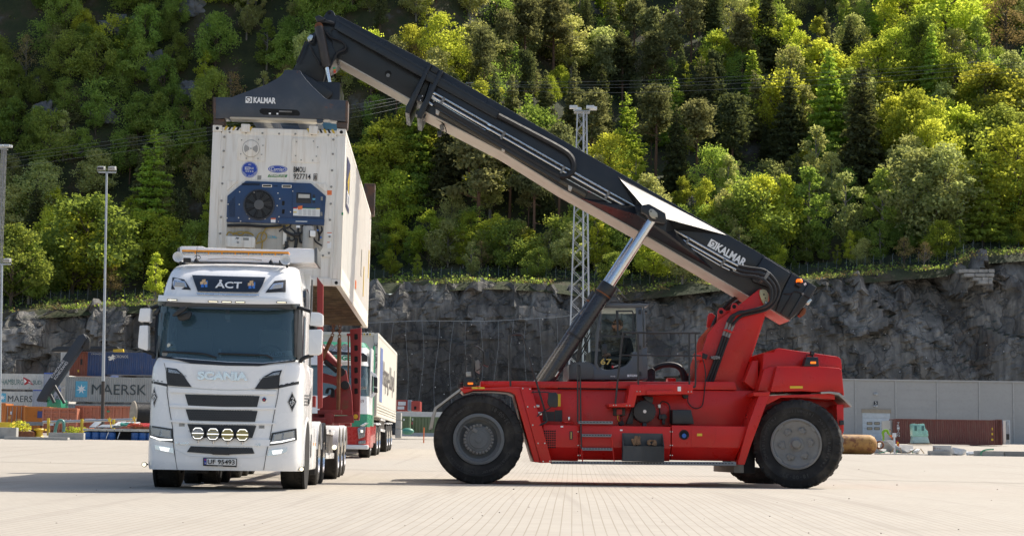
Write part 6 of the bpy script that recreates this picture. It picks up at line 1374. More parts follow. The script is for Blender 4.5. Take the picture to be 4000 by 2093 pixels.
for px in (797,983):
    for pts, c_ in (([(-8,-14),(6,-16),(6,-4),(-8,-3)],(.62,.40,.20)),([(-15,-6),(-2,-8),(-2,4),(-15,5)],(.70,.46,.24)),([(0,-4),(12,-6),(12,4),(0,6)],(.58,.36,.18)),([(-12,5),(-2,3),(0,15),(-12,16)],(.04,.16,.50)),([(2,5),(13,4),(13,15),(4,15)],(.05,.20,.55)),([(8,-10),(14,-10),(14,4),(9,4)],(.05,.18,.5))):
        py = 1106 + (px - 797) * .028; slab('box_print',[(px + a, py + b) for a, b in pts],.0385 + .0006 * rnd(0,1), mat('print_colour', c_,.5),.004, sign)
skin('chrome_strip',[[(768,1143),(890,1147),(1012,1149)],[(770,1149),(890,1153),(1010,1155)]],.03, M_chrome,.02)
for s_, pts, inn, ln in ((0,[(673,1082),(720,1091),(746,1131),(668,1130)],[(679,1092),(722,1098),(731,1121),(676,1117)],[(684,1101),(718,1104),(724,1119),(682,1116)]),(1,[(1117,1092),(1072,1097),(1036,1142),(1116,1140)],[(1107,1102),(1068,1107),(1050,1130),(1104,1124)],[(1101,1109),(1074,1112),(1064,1126),(1100,1122)])):
    fr = slab('roof_spotlight', pts,.02, M_blackp,.05, None,.01); slab('lamp_bezel', inn,.026, M_chrome,.02, fr); slab('lamp_lens', ln,.03, M_clear,.01, fr)
# roof deflector, light bar, horns, aerials
def tz(pts, y): return T.xz(pts, y)
mb = MB(); P1 = [T.px(a, b, y=1.55) for a, b in ((700,962),(790,962),(805,968),(1110,976),(1128,968),(1230,972),(1236,1030),(1160,1030),(700,1020))]
mb.prism([(p.x, p.z) for p in P1],1.5,2.4); part('roof_deflector', mb, M_wp, trk,.05)
for px0, px1 in ((693,703),(1228,1240)): mb = MB(); mb.prism(tz([(px0,968),(px1,966),(px1 + 1,1030),(px0,1026)],1.5),1.49,2.42); part('deflector_edge', mb, M_rim, trk,.02)
lb0, lb1 = T.px(714,985, y=.95), T.px(1130,995, y=.95)
def bar(name, z0, z1, d, m, par, xa=lb0.x, xb=lb1.x, bev=.012): mb = MB(); mb.lohi((xa,.95 - d,(lb0.z + lb1.z) / 2 + z0),(xb,.95 + d,(lb0.z + lb1.z) / 2 + z1)); return part(name, mb, m, par, bev)
lbr = bar('light_bar',-.035,.0,.11, M_clear, trk); bar('amber_top',.0,.034,.125, M_amb, lbr)
for k in range(1,8): x = lb0.x + (lb1.x - lb0.x) * k / 8; bar('divider',-.034,.001,.115, M_amb, lbr, x - .012, x + .012,.002)
for k in range(32): x = lb0.x + .06 + (lb1.x - lb0.x - .12) * k / 31; bar('led',-.028,-.008,.113, M_lampin, lbr, x - .016, x + .016,.002)
for px, py in ((696,1003),(1115,1014)):
    q = T.px(px, py, y=.55); h = MB(); h.lathe([(.085,0),(.088,-.01),(.08,-.012),(.06,.03),(.035,.10),(.028,.35),(.03,.5)],(q.x,.55, q.z), n=24); h.lathe([(.078,-.008),(.03,.06),(.0,.07)],(q.x,.55, q.z), n=24); hn = part('air_horn', h, M_wshade, trk,0, True)
    b = MB(); b.tube([(q.x,.7, q.z - .03),(q.x + .02,.72, q.z - .12)],.02,6); b.box((q.x + (.12 if px < 900 else -.06),.75, q.z - .03),(.12,.08,.07)); part('horn_bracket', b, M_black, hn,.006)
def tt(name, pts, r, m, par=None, k=5, n=8): mb = MB(); mb.tube(cat_p([T.px(a, b, y=y) for a, b, y in pts], k), r, n); return part(name, mb, m, par or trk,0, True)
for px, py, tall in ((767,1020,62),(1058,1028,18)):
    q = T.px(px, py, y=.75); b = MB(); b.cyl((q.x,.75, q.z - .02),(q.x,.75, q.z + .05),.05,.018,12); an = part('aerial_foot', b, M_black, trk,.006); b = MB(); b.tube([(q.x,.75, q.z + .04),(q.x + .005,.75, q.z + tall / 236)],[.008,.003],6); part('aerial', b, M_black, an)
tt('aerial_lead',[(760,1003,.8),(772,998,.8),(782,1003,.8),(780,1011,.8),(768,1013,.8)],.006, M_black)
q = T.px(918,1020, y=.9); mb = MB(); mb.loft([[(q.x - .46,.78, q.z - .0),(q.x - .2,.70, q.z + .01),(q.x + .2,.70, q.z + .01),(q.x + .46,.78, q.z)],[(q.x - .44,.9, q.z + .035),(q.x - .2,.86, q.z + .045),(q.x + .2,.86, q.z + .045),(q.x + .44,.9, q.z + .035)]]); part('roof_hatch', mb, M_navy, trk,0, True)
# cowl, wipers, lower front
skin('cowl',[[(610,1388),(690,1398),(760,1404),(890,1414),(1030,1418),(1090,1412),(1156,1404)],[(608,1394),(690,1404),(745,1418),(890,1426),(1010,1428),(1070,1418),(1152,1412)]],.03, M_grille,.03,3)
for pts in ([(845,1397),(820,1388),(780,1380),(634,1373)],[(1066,1402),(1050,1391),(1020,1386),(852,1380)]):
    mb = MB(); mb.tube(cat_p([TP(a, b,.05) for a, b in pts],5),.014,6); wp = part('wiper', mb, M_black, trk,0, True); mb = MB(); mb.box(TP(*pts[-1],.045) * .5 + TP(*pts[2],.045) * .5,(abs(TP(*pts[-1]).x - TP(*pts[2]).x),.02,.03)) if False else mb.tube([TP(*pts[2],.04), TP(*pts[3],.035)],.017,4); part('wiper_blade', mb, M_blackp, wp)
skin('bonnet_panel',[[(640,1412),(740,1420),(880,1428),(1010,1430),(1118,1420)],[(660,1470),(740,1478),(880,1482),(1010,1484),(1100,1474)],[(735,1500),(780,1506),(880,1512),(960,1514),(1010,1508)],[(755,1513),(800,1517),(880,1520),(950,1520),(985,1517)]],.022, M_wp,.03)
ttext('SCANIA',870,1468,.034,34,196, M_chrome, trk, bold=.012)
def hexmesh(xa, ya, xb, yb, off, par, size=9):
    mb = MB(); ny = max(2, int((yb - ya) / (size * .8))); nx = int((xb - xa) / size)
    for j in range(ny + 1):
        for i in range(nx + 1):
            x = xa + (i + .5 * (j % 2)) * (xb - xa) / nx; y = ya + j * (yb - ya) / ny
            if x > xb: continue
            h = [(x + size * .5 * math.cos(k * math.pi / 3 + math.pi / 6), y + size * .48 * math.sin(k * math.pi / 3 + math.pi / 6)) for k in range(6)]
            P = [TP(a, b, off) for a, b in h]; c = sum(P, Vector()) / 6; I = [c + (p - c) * .74 for p in P]
            mb.add(P + I,[(k,(k + 1) % 6,6 + (k + 1) % 6,6 + k) for k in range(6)])
    o = part('grille_mesh', mb, M_mesh, par,0, False); o['kind'] = 'stuff'
for rw_ in ([[(648,1450),(684,1456),(716,1464)],[(650,1480),(694,1486),(732,1488)],[(654,1504),(700,1508),(748,1510)]],[[(1026,1474),(1060,1470),(1094,1466)],[(1008,1498),(1050,1496),(1090,1492)],[(996,1518),(1040,1519),(1086,1516)]]): ui = skin('upper_intake', rw_,.034, M_grille,.05,3); hexmesh(rw_[1][0][0] + 8, rw_[0][1][1] + 12, rw_[1][2][0] - 8, rw_[2][1][1] - 6,.039, ui,8)
for pts, i2 in (([(649,1434),(690,1440),(716,1462),(652,1456)],[(656,1440),(688,1445),(704,1459),(658,1454)]),([(1102,1444),(1066,1450),(1026,1472),(1094,1466)],[(1094,1450),(1066,1456),(1044,1468),(1090,1463)])): s_ = slab('turn_lamp', pts,.036, M_blackp,.03, None,.004); slab('lamp_lens', i2,.042, M_lampin,.01, s_)
GR = [([(722,1539),(868,1543),(1014,1546)],[(735,1583),(868,1587),(1004,1588)],(748,1548,988,1580)),([(725,1597),(868,1601),(1006,1604)],[(738,1640),(868,1644),(996,1646)],(748,1605,980,1637)),([(732,1655),(868,1659),(1001,1662)],[(750,1706),(868,1709),(985,1709)],(742,1662,990,1682)),([(745,1741),(868,1746),(985,1748)],[(730,1764),(868,1775),(994,1770)],(762,1751,972,1762))]
for k,(a, b, hx_) in enumerate(GR):
    gp_ = skin('grille',[a, b],.018, M_grille,.05,4); hexmesh(*hx_,.024, gp_,10)
slab('radar_cover',[(831,1744),(893,1746),(896,1776),(829,1774)],.03, M_grille,.03, None,.006)
for (y0l, y0r, y1l, y1r) in ((1519,1528,1536,1542),(1585,1592,1594,1600),(1645,1652,1652,1658)): skin('grille_slat',[[(660, y0l - 6),(868,(y0l + y0r) / 2 + 1),(1078, y0r - 2)],[(662, y1l - 5),(868,(y1l + y1r) / 2 + 1),(1076, y1r - 2)]],.03, M_wp,.04,4)
skin('grille_slat',[[(680,1704),(868,1712),(1056,1716)],[(682,1730),(868,1740),(1052,1742)]],.024, M_wp,.03,4)
for px, py in ((773,1691),(832,1694),(889,1696),(947,1697)):
    q = TP(px, py,.10); c = MB(); c.lathe([(.108,.10),(.112,0),(.108,-.012),(.100,-.012),(.098,.005),(.0,.005)], q, n=28); l = part('driving_lamp', c, M_blackp, trk,0, True)
    c = MB(); c.lathe([(0,-.006),(.096,-.006)], q, n=28); part('lamp_face', c, M_lampin if px < 850 else M_yled, l)
    for j, zz in enumerate((-.058,-.022,.03,.066)):
        for i in range(5):
            w_ = .033; xx = (i - 2) * .034
            if abs(xx) + abs(zz) > .115: continue
            c = MB(); c.box((q.x + xx, q.y - .010, q.z + zz),(.028,.006,.022)); part('led', c, M_yled if (px > 800 or zz < 0) else M_lampin, l,.003)
    for pts in ([(-.092,.0),(.092,.0)],[(-.075,.05),(-.045,.083),(.045,.083),(.075,.05)],[(-.075,-.05),(-.045,-.083),(.045,-.083),(.075,-.05)]): c = MB(); c.tube([(q.x + a, q.y - .014, q.z + b) for a, b in pts],.0065,6); part('light_strip', c, M_drl, l)
    c = MB(); c.cyl(q + Vector((0,.04,-.10)), q + Vector((0,.06,-.15)),.012, n=8); part('lamp_foot', c, M_chrome, l)
for hl_, rf, cells, drl, fog, fl_ in (
    ([[(582,1660),(630,1667),(674,1674)],[(583,1688),(630,1696),(675,1702)],[(584,1708),(630,1719),(676,1727)]],[[(588,1667),(630,1673),(668,1679)],[(590,1697),(630,1705),(669,1711)]],([[(592,1671),(626,1676)],[(594,1692),(622,1698)]],[[(632,1677),(664,1682)],[(634,1700),(665,1706)]]),[[(586,1700),(622,1711),(673,1714)],[(587,1706),(621,1718),(673,1720)]],[[(604,1736),(640,1742),(677,1748)],[(606,1753),(640,1762),(679,1770)]],[[(622,1743),(662,1749)],[(627,1757),(656,1763)]]),
    ([[(1062,1690),(1110,1681),(1158,1672)],[(1056,1714),(1108,1706),(1159,1694)],[(1052,1739),(1104,1732),(1160,1717)]],[[(1068,1695),(1110,1687),(1150,1680)],[(1061,1724),(1106,1717),(1151,1707)]],([[(1072,1698),(1102,1692)],[(1068,1720),(1098,1714)]],[[(1110,1690),(1144,1684)],[(1106,1713),(1146,1704)]]),[[(1058,1725),(1100,1720),(1152,1709)],[(1056,1732),(1100,1727),(1152,1715)]],[[(1050,1757),(1086,1752),(1122,1748)],[(1044,1780),(1082,1777),(1120,1764)]],[[(1062,1759),(1104,1754)],[(1066,1773),(1098,1770)]])):
    hl = skin('headlamp', hl_,.016, M_blackp,.05,4); skin('reflector', rf,.022, M_lampin,.01,4, hl); skin('daytime_strip', drl,.032, M_drl,.01,3, hl)
    for c_ in cells: skin('lens_cell', c_,.028, M_clear,.006,3, hl)
    fg = skin('fog_lamp', fog,.014, M_chrome,.03,3); skin('fog_light', fl_,.022, M_drl,.008,3, fg)
# panel seams and badges
def seam(pts, off=.004, r=.004, m=None): mb = MB(); mb.tube([TP(a, b, off) for a, b in pts], r,4); part('panel_gap', mb, m or M_dark, trk)
seam([(641,1416),(655,1470),(652,1530),(662,1600),(674,1668),(678,1740),(682,1770),(692,1832)],.006,.006); seam([(1106,1424),(1092,1480),(1086,1540),(1070,1620),(1056,1700),(1040,1770),(1030,1834)],.006,.006)
seam([(680,1752),(740,1780),(868,1786),(990,1788),(1042,1776)],.006,.004, M_wshade)
for l, r_ in (((592,1486),(652,1498)),((1088,1506),(1168,1488))): skin('side_stripe',[[l,((l[0] + r_[0]) / 2,(l[1] + r_[1]) / 2), r_],[(l[0], l[1] + 10),((l[0] + r_[0]) / 2,(l[1] + r_[1]) / 2 + 10),(r_[0], r_[1] + 11)]],.004, M_grille,.004,3)
for k in range(3): slab('stripe_dash',[(596 + k * 16,1481 + k * 3),(604 + k * 16,1482 + k * 3),(604 + k * 16,1485 + k * 3),(596 + k * 16,1484 + k * 3)],.004, M_grille,.004); slab('stripe_dash',[(1092 + k * 22,1503 - k * 5),(1104 + k * 22,1500 - k * 5),(1104 + k * 22,1503 - k * 5),(1092 + k * 22,1506 - k * 5)],.004, M_grille,.004)
for cx, cy, hw in ((602,1550,13),(1141,1568,18)):
    d = slab('diamond_badge',[(cx, cy - 40),(cx + hw, cy),(cx, cy + 40),(cx - hw, cy)],.006, M_printb,.004); dq = [TP(cx + a * hw, cy + b * 40,.009) for a, b in ((0,-.93),(.9,0),(0,.93),(-.9,0),(0,-.93))]; mb = MB(); mb.tube(dq,.0035,4); part('badge_line', mb, M_white, d)
    for pts in ([(-.1,-.35),(.15,-.45),(.3,-.3),(.1,-.2),(.25,-.05),(-.05,.1),(.2,.25),(-.1,.45)],[(-.4,.05),(-.15,-.05),(-.35,.25),(-.1,.3)],[(.0,-.1),(.4,.0),(.3,.2)]): mb = MB(); mb.tube([TP(cx + a * hw * 1.2, cy + b * 36,.009) for a, b in pts],.006,4); part('badge_line', mb, M_white, d)
ttext('R 660',711,1730,.03,9,52, M_chrome, trk, bold=.004); ttext('V8',1008,1737,.03,12,18, M_chrome, trk, bold=.003)
q = TP(1032,1560,.034); c = MB(); c.lathe([(0,-.006),(.036,-.004),(.047,0)], q, n=6); bdg = part('griffin_badge', c, M_chrome, trk); c = MB(); c.lathe([(0,-.009),(.034,-.008)], q, n=10); part('badge_field', c, mat('navy_enamel',(.01,.02,.08),.3), bdg); c = MB(); c.box(q + Vector((0,-.011,-.005)),(.024,.004,.03)); part('badge_mark', c, mat('red_enamel',(.5,.03,.03),.3), bdg)
for px, py in ((710,1653),(1022,1661)):
    for k in range(4): slab('vent_slot',[(px - 11, py + k * 3),(px + 11, py + k * 3),(px + 11, py + k * 3 + 1.4),(px - 11, py + k * 3 + 1.4)],.006, M_dark,.003)
pl2 = slab('number_plate',[(793,1786),(925,1790),(924,1823),(793,1818)],.05, M_black,.02, None,.004); slab('plate_face',[(797,1789),(922,1792),(921,1817),(797,1813)],.054, M_white,.006, pl2); slab('plate_band',[(797,1789),(807,1789),(807,1813),(797,1813)],.057, M_cblue,.004, pl2); slab('plate_flag',[(799,1792),(805,1792),(805,1797),(799,1797)],.059, mat('flag_red',(.5,.03,.03),.5),.003, pl2)
ttext('UF 95493',864,1803,.062,18,104, M_printb, pl2, bold=.002); ttext('N',802,1807,.062,5,4, M_white, pl2); ttext('SCANIA',860,1819,.054,3.5,20, M_white, pl2)
# mirrors
for s_, hi, lo_, arm, foot in ((-1,[(548,1204),(590,1203),(588,1256),(580,1258),(542,1256),(541,1250)],[(546,1271),(580,1270),(580,1362),(574,1370),(540,1358),(540,1340)],[(585,1206),(600,1200),(618,1194)],[(560,1366),(585,1376),(600,1385),(598,1400)]),(1,[(1215,1219),(1245,1221),(1262,1228),(1262,1270),(1254,1274),(1210,1272)],[(1208,1287),(1255,1286),(1260,1292),(1256,1376),(1244,1385),(1206,1386)],[(1168,1200),(1190,1208),(1214,1216)],[(1224,1386),(1190,1396),(1175,1408),(1172,1416)])):
    mh = None
    for pts in (hi, lo_): mb = MB(); mb.prism(tz(pts,.3),.26,.5); mh = part('mirror', mb, M_wp, trk,.035); g_ = MB(); P = tz(pts,.3); cx = sum(p[0] for p in P) / len(P); cz = sum(p[1] for p in P) / len(P); g_.prism([(cx + (a - cx) * .9, cz + (b - cz) * .9) for a, b in P],.495,.51); part('mirror_glass', g_, M_blackp, mh)
    tt('mirror_arm',[(a, b,.42) for a, b in arm],.03, M_black); tt('mirror_arm',[(a, b,.42) for a, b in foot],.032, M_black); c0 = (565 if s_ < 0 else 1219,1262 if s_ < 0 else 1280); tt('mirror_stem',[(c0[0] + (5 if s_ < 0 else 0), c0[1] - 14,.42),(c0[0] + (6 if s_ < 0 else 1), c0[1] + 16,.42)],.05, M_black)
for pts, y in (([(672,1230),(702,1200),(722,1196),(730,1200),(720,1214),(690,1232),(674,1234)],-.02),([(690,1234),(745,1212),(747,1228),(738,1244),(715,1252),(697,1250)],.1),([(598,1218),(616,1204),(624,1206),(618,1224),(600,1232)],.3)): mb = MB(); mb.prism(tz(pts, y), y, y + .12); part('kerb_mirror', mb, M_blackp, trk,.02)
tt('mirror_bracket',[(725,1196,.05),(722,1210,.05)],.02, M_black)
# side: steps, stripes, deflector, wheels
def sbox(s, y0, y1, z0, z1, name, m, w=1.24, t=.06, bev=.012, par=None): mb = MB(); mb.lohi((s * w, y0, z0),(s * (w - t), y1, z1)); return part(name, mb, m, par or trk, bev)
for s in (-1,1):
    sbox(s,.45,.95,.36,1.25, 'corner_step', M_wshade,1.235,.3,.03); sbox(s,2.34,2.40,.95,3.62, 'side_deflector', M_rim,1.2,.03,.006)
    sbox(s,2.0,2.36,.8,2.06, 'rear_quarter', M_wp,1.245,.06)
    # wheel arch
    ar = MB(); ar.prism([(1.45 + r_ * math.cos(a),.54 + r_ * math.sin(a)) for r_, a in [(.66, R(k * 15)) for k in range(-1,14)] + [(.60, R(k * 15)) for k in range(13,-2,-1)]], s * 1.25, s * .95, 'x'); part('wheel_arch', ar, M_wshade, trk,.01)
    ck = MB(); ck.prism([(1.45 + .58 * math.cos(R(k * 15)),.54 + .58 * math.sin(R(k * 15))) for k in range(24)], s * 1.246, s * 1.2, 'x'); part('arch_recess', ck, M_dark, trk)
    sbox(s,2.2,2.45,.5,.95, 'air_intake', M_blackp,1.25,.2,.05)
    dh = sbox(s,1.38,1.52,1.42,1.50, 'door_handle', M_blackp,1.255,.02)
    for k in range(4): mb = MB(); mb.add([(s * 1.246,.55,1.52 - k * .05),(s * 1.246,.55,1.545 - k * .05),(s * 1.246,1.6,1.575 - k * .05),(s * 1.246,2.25,1.78 - k * .05),(s * 1.246,2.25,1.755 - k * .05),(s * 1.246,1.6,1.55 - k * .05)],[tuple(range(6))]); part('side_stripe', mb, M_rim, trk)
    wd = MB(); wd.prism([(1.15,3.02),(2.0,3.02),(2.06,3.22),(1.95,3.34),(1.5,3.38),(1.22,3.32),(1.12,3.2)], s * 1.172, s * 1.1, 'x'); sw_ = part('side_graphic', wd, M_navy, trk,.004)
    for k in range(4): mb = MB(); mb.lohi((s * 1.176,1.3 + k * .16,3.03),(s * 1.16,1.312 + k * .16,3.33)); part('graphic_line', mb, M_wp, sw_)
def truck_tyre(w=.32, r=.52):
    mb = MB(); mb.lathe([(r * .56,.01),(r * .6,0),(r * .8,-.006),(r * .93,.01),(r * .985,.035),(r,.07),(r, w * .34),(r * .985, w * .345),(r * .985, w * .365),(r, w * .37),(r, w * .63),(r * .985, w * .635),(r * .985, w * .655),(r, w * .66),(r, w - .07),(r * .985, w - .035),(r * .93, w - .01),(r * .6, w),(r * .56, w - .01)], axis='x', n=48)
    for k in range(40):
        a = 2 * math.pi * k / 40
        for x0, x1 in ((.03,.1),(w - .1, w - .03)):
            M = Matrix.Rotation(a,4, 'X'); mb.box(((x0 + x1) / 2,0, r),(x1 - x0,.045,.014), M)
    return mb.mesh('tyre',0,2, True)
TT = truck_tyre(); TTW = truck_tyre(.385,.52)
RM = MB(); RM.lathe([(.29,.04),(.30,-.005),(.285,-.01),(.27,.03),(.265,.12),(.20,.15),(.12,.14),(.11,.03),(.0,.02)], axis='x', n=36); RMm = RM.mesh('rim',0,2, True)
NT = MB()
for k in range(10): a = 2 * math.pi * k / 10; NT.cyl((.14,.17 * math.cos(a),.17 * math.sin(a)),(.05,.17 * math.cos(a),.17 * math.sin(a)),.016, n=6)
NTm = NT.mesh('wheel_nut',0,2, False)
def wheel(par, x, y, s, z=.52, rim=True, me=TT, m=None):
    t = link('tyre', me, M_wtyre, par); t.location = (x, y, z); t.rotation_euler = (0,0,0 if s < 0 else math.pi)
    if rim: link('rim', RMm, m or M_chrome, t); o = link('wheel_nut', NTm, M_chrome, t); o['kind'] = 'stuff'
    return t
for s in (-1,1):
    wheel(trk, s * 1.22,1.45, s, me=TTW)
    for y in (4.5,5.85):
        wheel(trk, s * 1.235, y, s); wheel(trk, s * .88, y, s, rim=False)
    # rear wings and side skirts
    for y in (4.5,5.85):
        ar = MB(); ar.prism([(y + r_ * math.cos(a),.56 + r_ * math.sin(a)) for r_, a in [(.62, R(10 + k * 16)) for k in range(11)] + [(.585, R(170 - k * 16)) for k in range(11)]], s * 1.25, s * .6, 'x'); part('mudguard', ar, M_wshade if y < 5 else M_rim, trk,.006)
    sbox(s,2.5,3.85,.30,1.05, 'side_skirt', M_wp,1.235,.12,.05); sbox(s,6.35,6.42,.12,.9, 'mudflap', M_black,1.2,.6)
    sbox(s,3.87,3.95,.2,.95, 'mudflap', M_black,1.22,.5)
    for y in (3.0,3.5): sbox(s, y, y + .06,.72,.78, 'marker', M_amb,1.242,.03)
ch = MB(); ch.lohi((-.45,.6,.62),(-.32,6.6,.95)); ch.lohi((.32,.6,.62),(.45,6.6,.95)); part('chassis_rails', ch, M_dark, trk); ub = MB(); ub.lohi((-1.0,.5,.42),(1.0,2.2,.7)); part('underbody', ub, M_dark, trk)
ft = MB(); ft.cyl((-.9,4.5,.52),(.9,4.5,.52),.12); ft.cyl((-.9,5.85,.52),(.9,5.85,.52),.12); ft.cyl((-.9,1.45,.5),(.9,1.45,.5),.08); part('axles', ft, M_dark, trk)
for px, py in ((563,1813),(1178,1831)):
    q = T.px(px, py, y=.35); c = MB(); c.lathe([(.04,.05),(.042,0),(.036,-.006),(.032,0),(0,.0)], q, n=18); l = part('side_lamp', c, M_black, trk,0, True); c = MB(); c.lathe([(0,-.003),(.033,-.003)], q, n=16); part('lamp_face', c, M_drl2, l); c = MB(); c.tube([q + Vector((0,.03,0)), q + Vector((.06 if px < 800 else -.06,.04,.005))],.012,6); part('lamp_arm', c, M_black, l)
# ================================================================== RED SIDE-LOADER TRAILER
M_tred = mat('worn_red_trailer_paint',(.26,.020,.018),.5, var=.2, scale=1.5, dirt=(.10,.05,.04), dirt_amt=.55, rust=.35)
TR = Frame(T.m @ Vector((0,0,0)), YAW); TR.m = TR.m; 
trl = thing('semi_trailer', 'red steel container trailer coupled behind the white truck', 'trailer', TR)
def tb(name, lo, hi, m, bev=.012, par=None): mb = MB(); mb.lohi(lo, hi); return part(name, mb, m, par or trl, bev)
def tp_(name, pts, y0, y1, m, bev=.012, par=None): mb = MB(); mb.prism(TR.xz(pts, y0), y0, y1); return part(name, mb, m, par or trl, bev)
for x in (-.5,.38): tb('main_beam',(x,4.2,1.12),(x + .12,16.5,1.45), M_tred)
for y in (6.9,9.0,11.5,14.0): tb('cross_member',(-1.2, y,1.2),(1.2, y + .14,1.38), M_tred)
tb('deck_plate',(-1.2,6.6,1.2),(1.22,8.6,1.3), M_tred)
tb('front_bolster',(-1.22,3.4,1.42),(1.22,3.65,1.62), M_tred)
# front crane frame: slotted posts, arms, chains, hydraulic arm
PY = 8.6
post = tp_('crane_post',[(1367,1286),(1411,1280),(1404,1630),(1400,1640),(1375,1638),(1372,1500)], PY, PY + .30, M_tred)
for py in (1315,1359,1402,1445,1487,1527):
    tp_('post_slot',[(1384, py - 10),(1390, py - 12),(1397, py - 10),(1398, py + 8),(1390, py + 12),(1384, py + 9)], PY - .004, PY + .02, M_dark,0, post)
tp_('post_foot',[(1358,1610),(1400,1606),(1402,1640),(1358,1640)], PY - .06, PY + .3, M_tred); q = TR.px(1389,1626, y=PY - .07); c = MB(); c.cyl(q, q + Vector((0,.06,0)),.05, n=12); part('hook_pin', c, M_yel, trl)
tp_('slim_red_panel',[(1238,1080),(1262,1112),(1258,1590),(1240,1596)],2.6,2.75, M_tred)
tp_('crane_base',[(1248,1560),(1290,1540),(1312,1516),(1345,1500),(1366,1500),(1374,1540),(1378,1620),(1248,1620)], PY - .3, PY - .1, M_tred)
tp_('crane_arm',[(1250,1452),(1310,1470),(1340,1440),(1352,1446),(1358,1480),(1362,1510),(1330,1515),(1300,1500),(1250,1490)], PY - .5, PY - .25, M_tred)
c = MB(); a = TR.px(1247,1362, y=PY - .6); b = TR.px(1322,1440, y=PY - .6); c.cyl(a, b,.11, n=18); part('crane_cylinder', c, M_tred, trl,.01); c = MB(); c.cyl(TR.px(1268,1410, y=PY - .7), TR.px(1318,1450, y=PY - .7),.05, n=12); part('piston_rod', c, M_black, trl)
for px, py in ((1347,1503),(1332,1452)): q = TR.px(px, py, y=PY - .52); c = MB(); c.cyl(q, q + Vector((0,.3,0)),.09, n=16); c2 = part('pivot_pin', c, M_black, trl,.01)
tp_('front_deck_bracket',[(1265,1614),(1300,1612),(1302,1640),(1296,1660),(1266,1658)],6.6,7.2, M_tred,.03); tp_('front_deck_bracket',[(1345,1642),(1368,1640),(1370,1664),(1345,1664)],8.0,8.6, M_tred,.03)
tp_('side_rail',[(1240,1600),(1334,1600),(1334,1616),(1240,1618)],6.7,6.9, M_tred)
tp_('lower_cross_rail',[(1236,1625),(1380,1622),(1382,1650),(1236,1655)],6.9,7.1, M_tred)
# chains with tension bars
def chain(p, q, n, r=.030, parent=None):
    p = Vector(p); q = Vector(q); root = None
    for i in range(n):
        c = p + (q - p) * ((i + .5) / n); L = (q - p).length / n * .72; d = (q - p).normalized(); u = Vector((0,1,0)) if i % 2 else Vector((1,0,0)); u = (u - d * u.dot(d)).normalized()
        ring = [c + d * (L * math.cos(t)) + u * (r * math.sin(t)) for t in [2 * math.pi * k / 10 for k in range(11)]]
        mb = MB(); mb.tube(ring,.010,5, False); part('chain_link', mb, M_rust, parent,0, True)
for (top, mid, bot) in (((1303,1287),(1298,1312),(1253,1412)),((1327,1287),(1326,1318),(1321,1600))):
    a, b, c_ = TR.px(*top, y=PY - .75), TR.px(*mid, y=PY - .75), TR.px(*bot, y=PY - .75); hang = bpy.data.objects.new('chain_sling', None); COL.objects.link(hang); hang.matrix_basis = TR.m
    tag(hang, 'rusty chain with tension bar slanting left from the container' if bot[0] < 1300 else 'rusty chain with tension bar hanging straight from the container', 'chain', 'lifting chains')
    chain(a + Vector((0,0,.1)), b,5, parent=hang); mb = MB(); d = (c_ - b).normalized(); mb.tube([b, b + d * .06, c_],[.03,.045,.045],6); part('tension_bar', mb, M_rust, hang,0, False)
tt2 = MB(); tt2.tube([TR.px(1361,1305, y=PY - .1), TR.px(1361,1490, y=PY - .1)],.018,6); part('slim_pipe', tt2, M_rust, trl); tb2 = TR.px(1361,1307, y=PY - .1); c = MB(); c.box(tb2,(.07,.06,.05)); part('pipe_cap', c, M_tred, trl)
for k in range(4): q = TR.px(1272 + k * 3,1536, y=PY - .55); mb = MB(); mb.tube(cat_p([q, q + Vector((.03,0,.1)), q + Vector((.12,0,.08)), q + Vector((.1 + .01 * k,0,-.08))],4),.012,5); part('coil_hose', mb, M_black, trl,0, True)
# trailer running gear
for s in (-1,1):
    for k, y in enumerate((10.6,11.95,13.3)):
        wheel(trl, s * 1.25, y, s,.52 + gz(27.6 + y) - gz(29.2), True, TTW, M_rimr)
        ar = MB(); zz = .56 + gz(27.6 + y) - gz(29.2); ar.prism([(y + r_ * math.cos(a), zz + r_ * math.sin(a)) for r_, a in [(.61, R(15 + k2 * 15)) for k2 in range(11)] + [(.58, R(165 - k2 * 15)) for k2 in range(11)]], s * 1.27, s * .85, 'x'); part('mudguard', ar, M_wshade, trl,.006)
    sg = tb('side_guard',(s * 1.18 - .02,7.2,.48),(s * 1.18 + .02,9.9,.60), M_wp,.01); tb('side_guard',(s * 1.18 - .02,7.2,.98),(s * 1.18 + .02,9.9,1.08), M_wp,.01)
    for k in range(6): tb('guard_post',(s * 1.15 - .02,7.3 + k * .48,.6),(s * 1.15 + .02,7.42 + k * .48,1.0), M_flap,.004)
q = TR.px(1306,1746, y=7.15); c = MB(); c.lathe([(0,-.01),(.045,-.01),(.05,.0),(.04,.05)], q, n=16); part('side_lamp', c, M_drl2, trl,0, True)
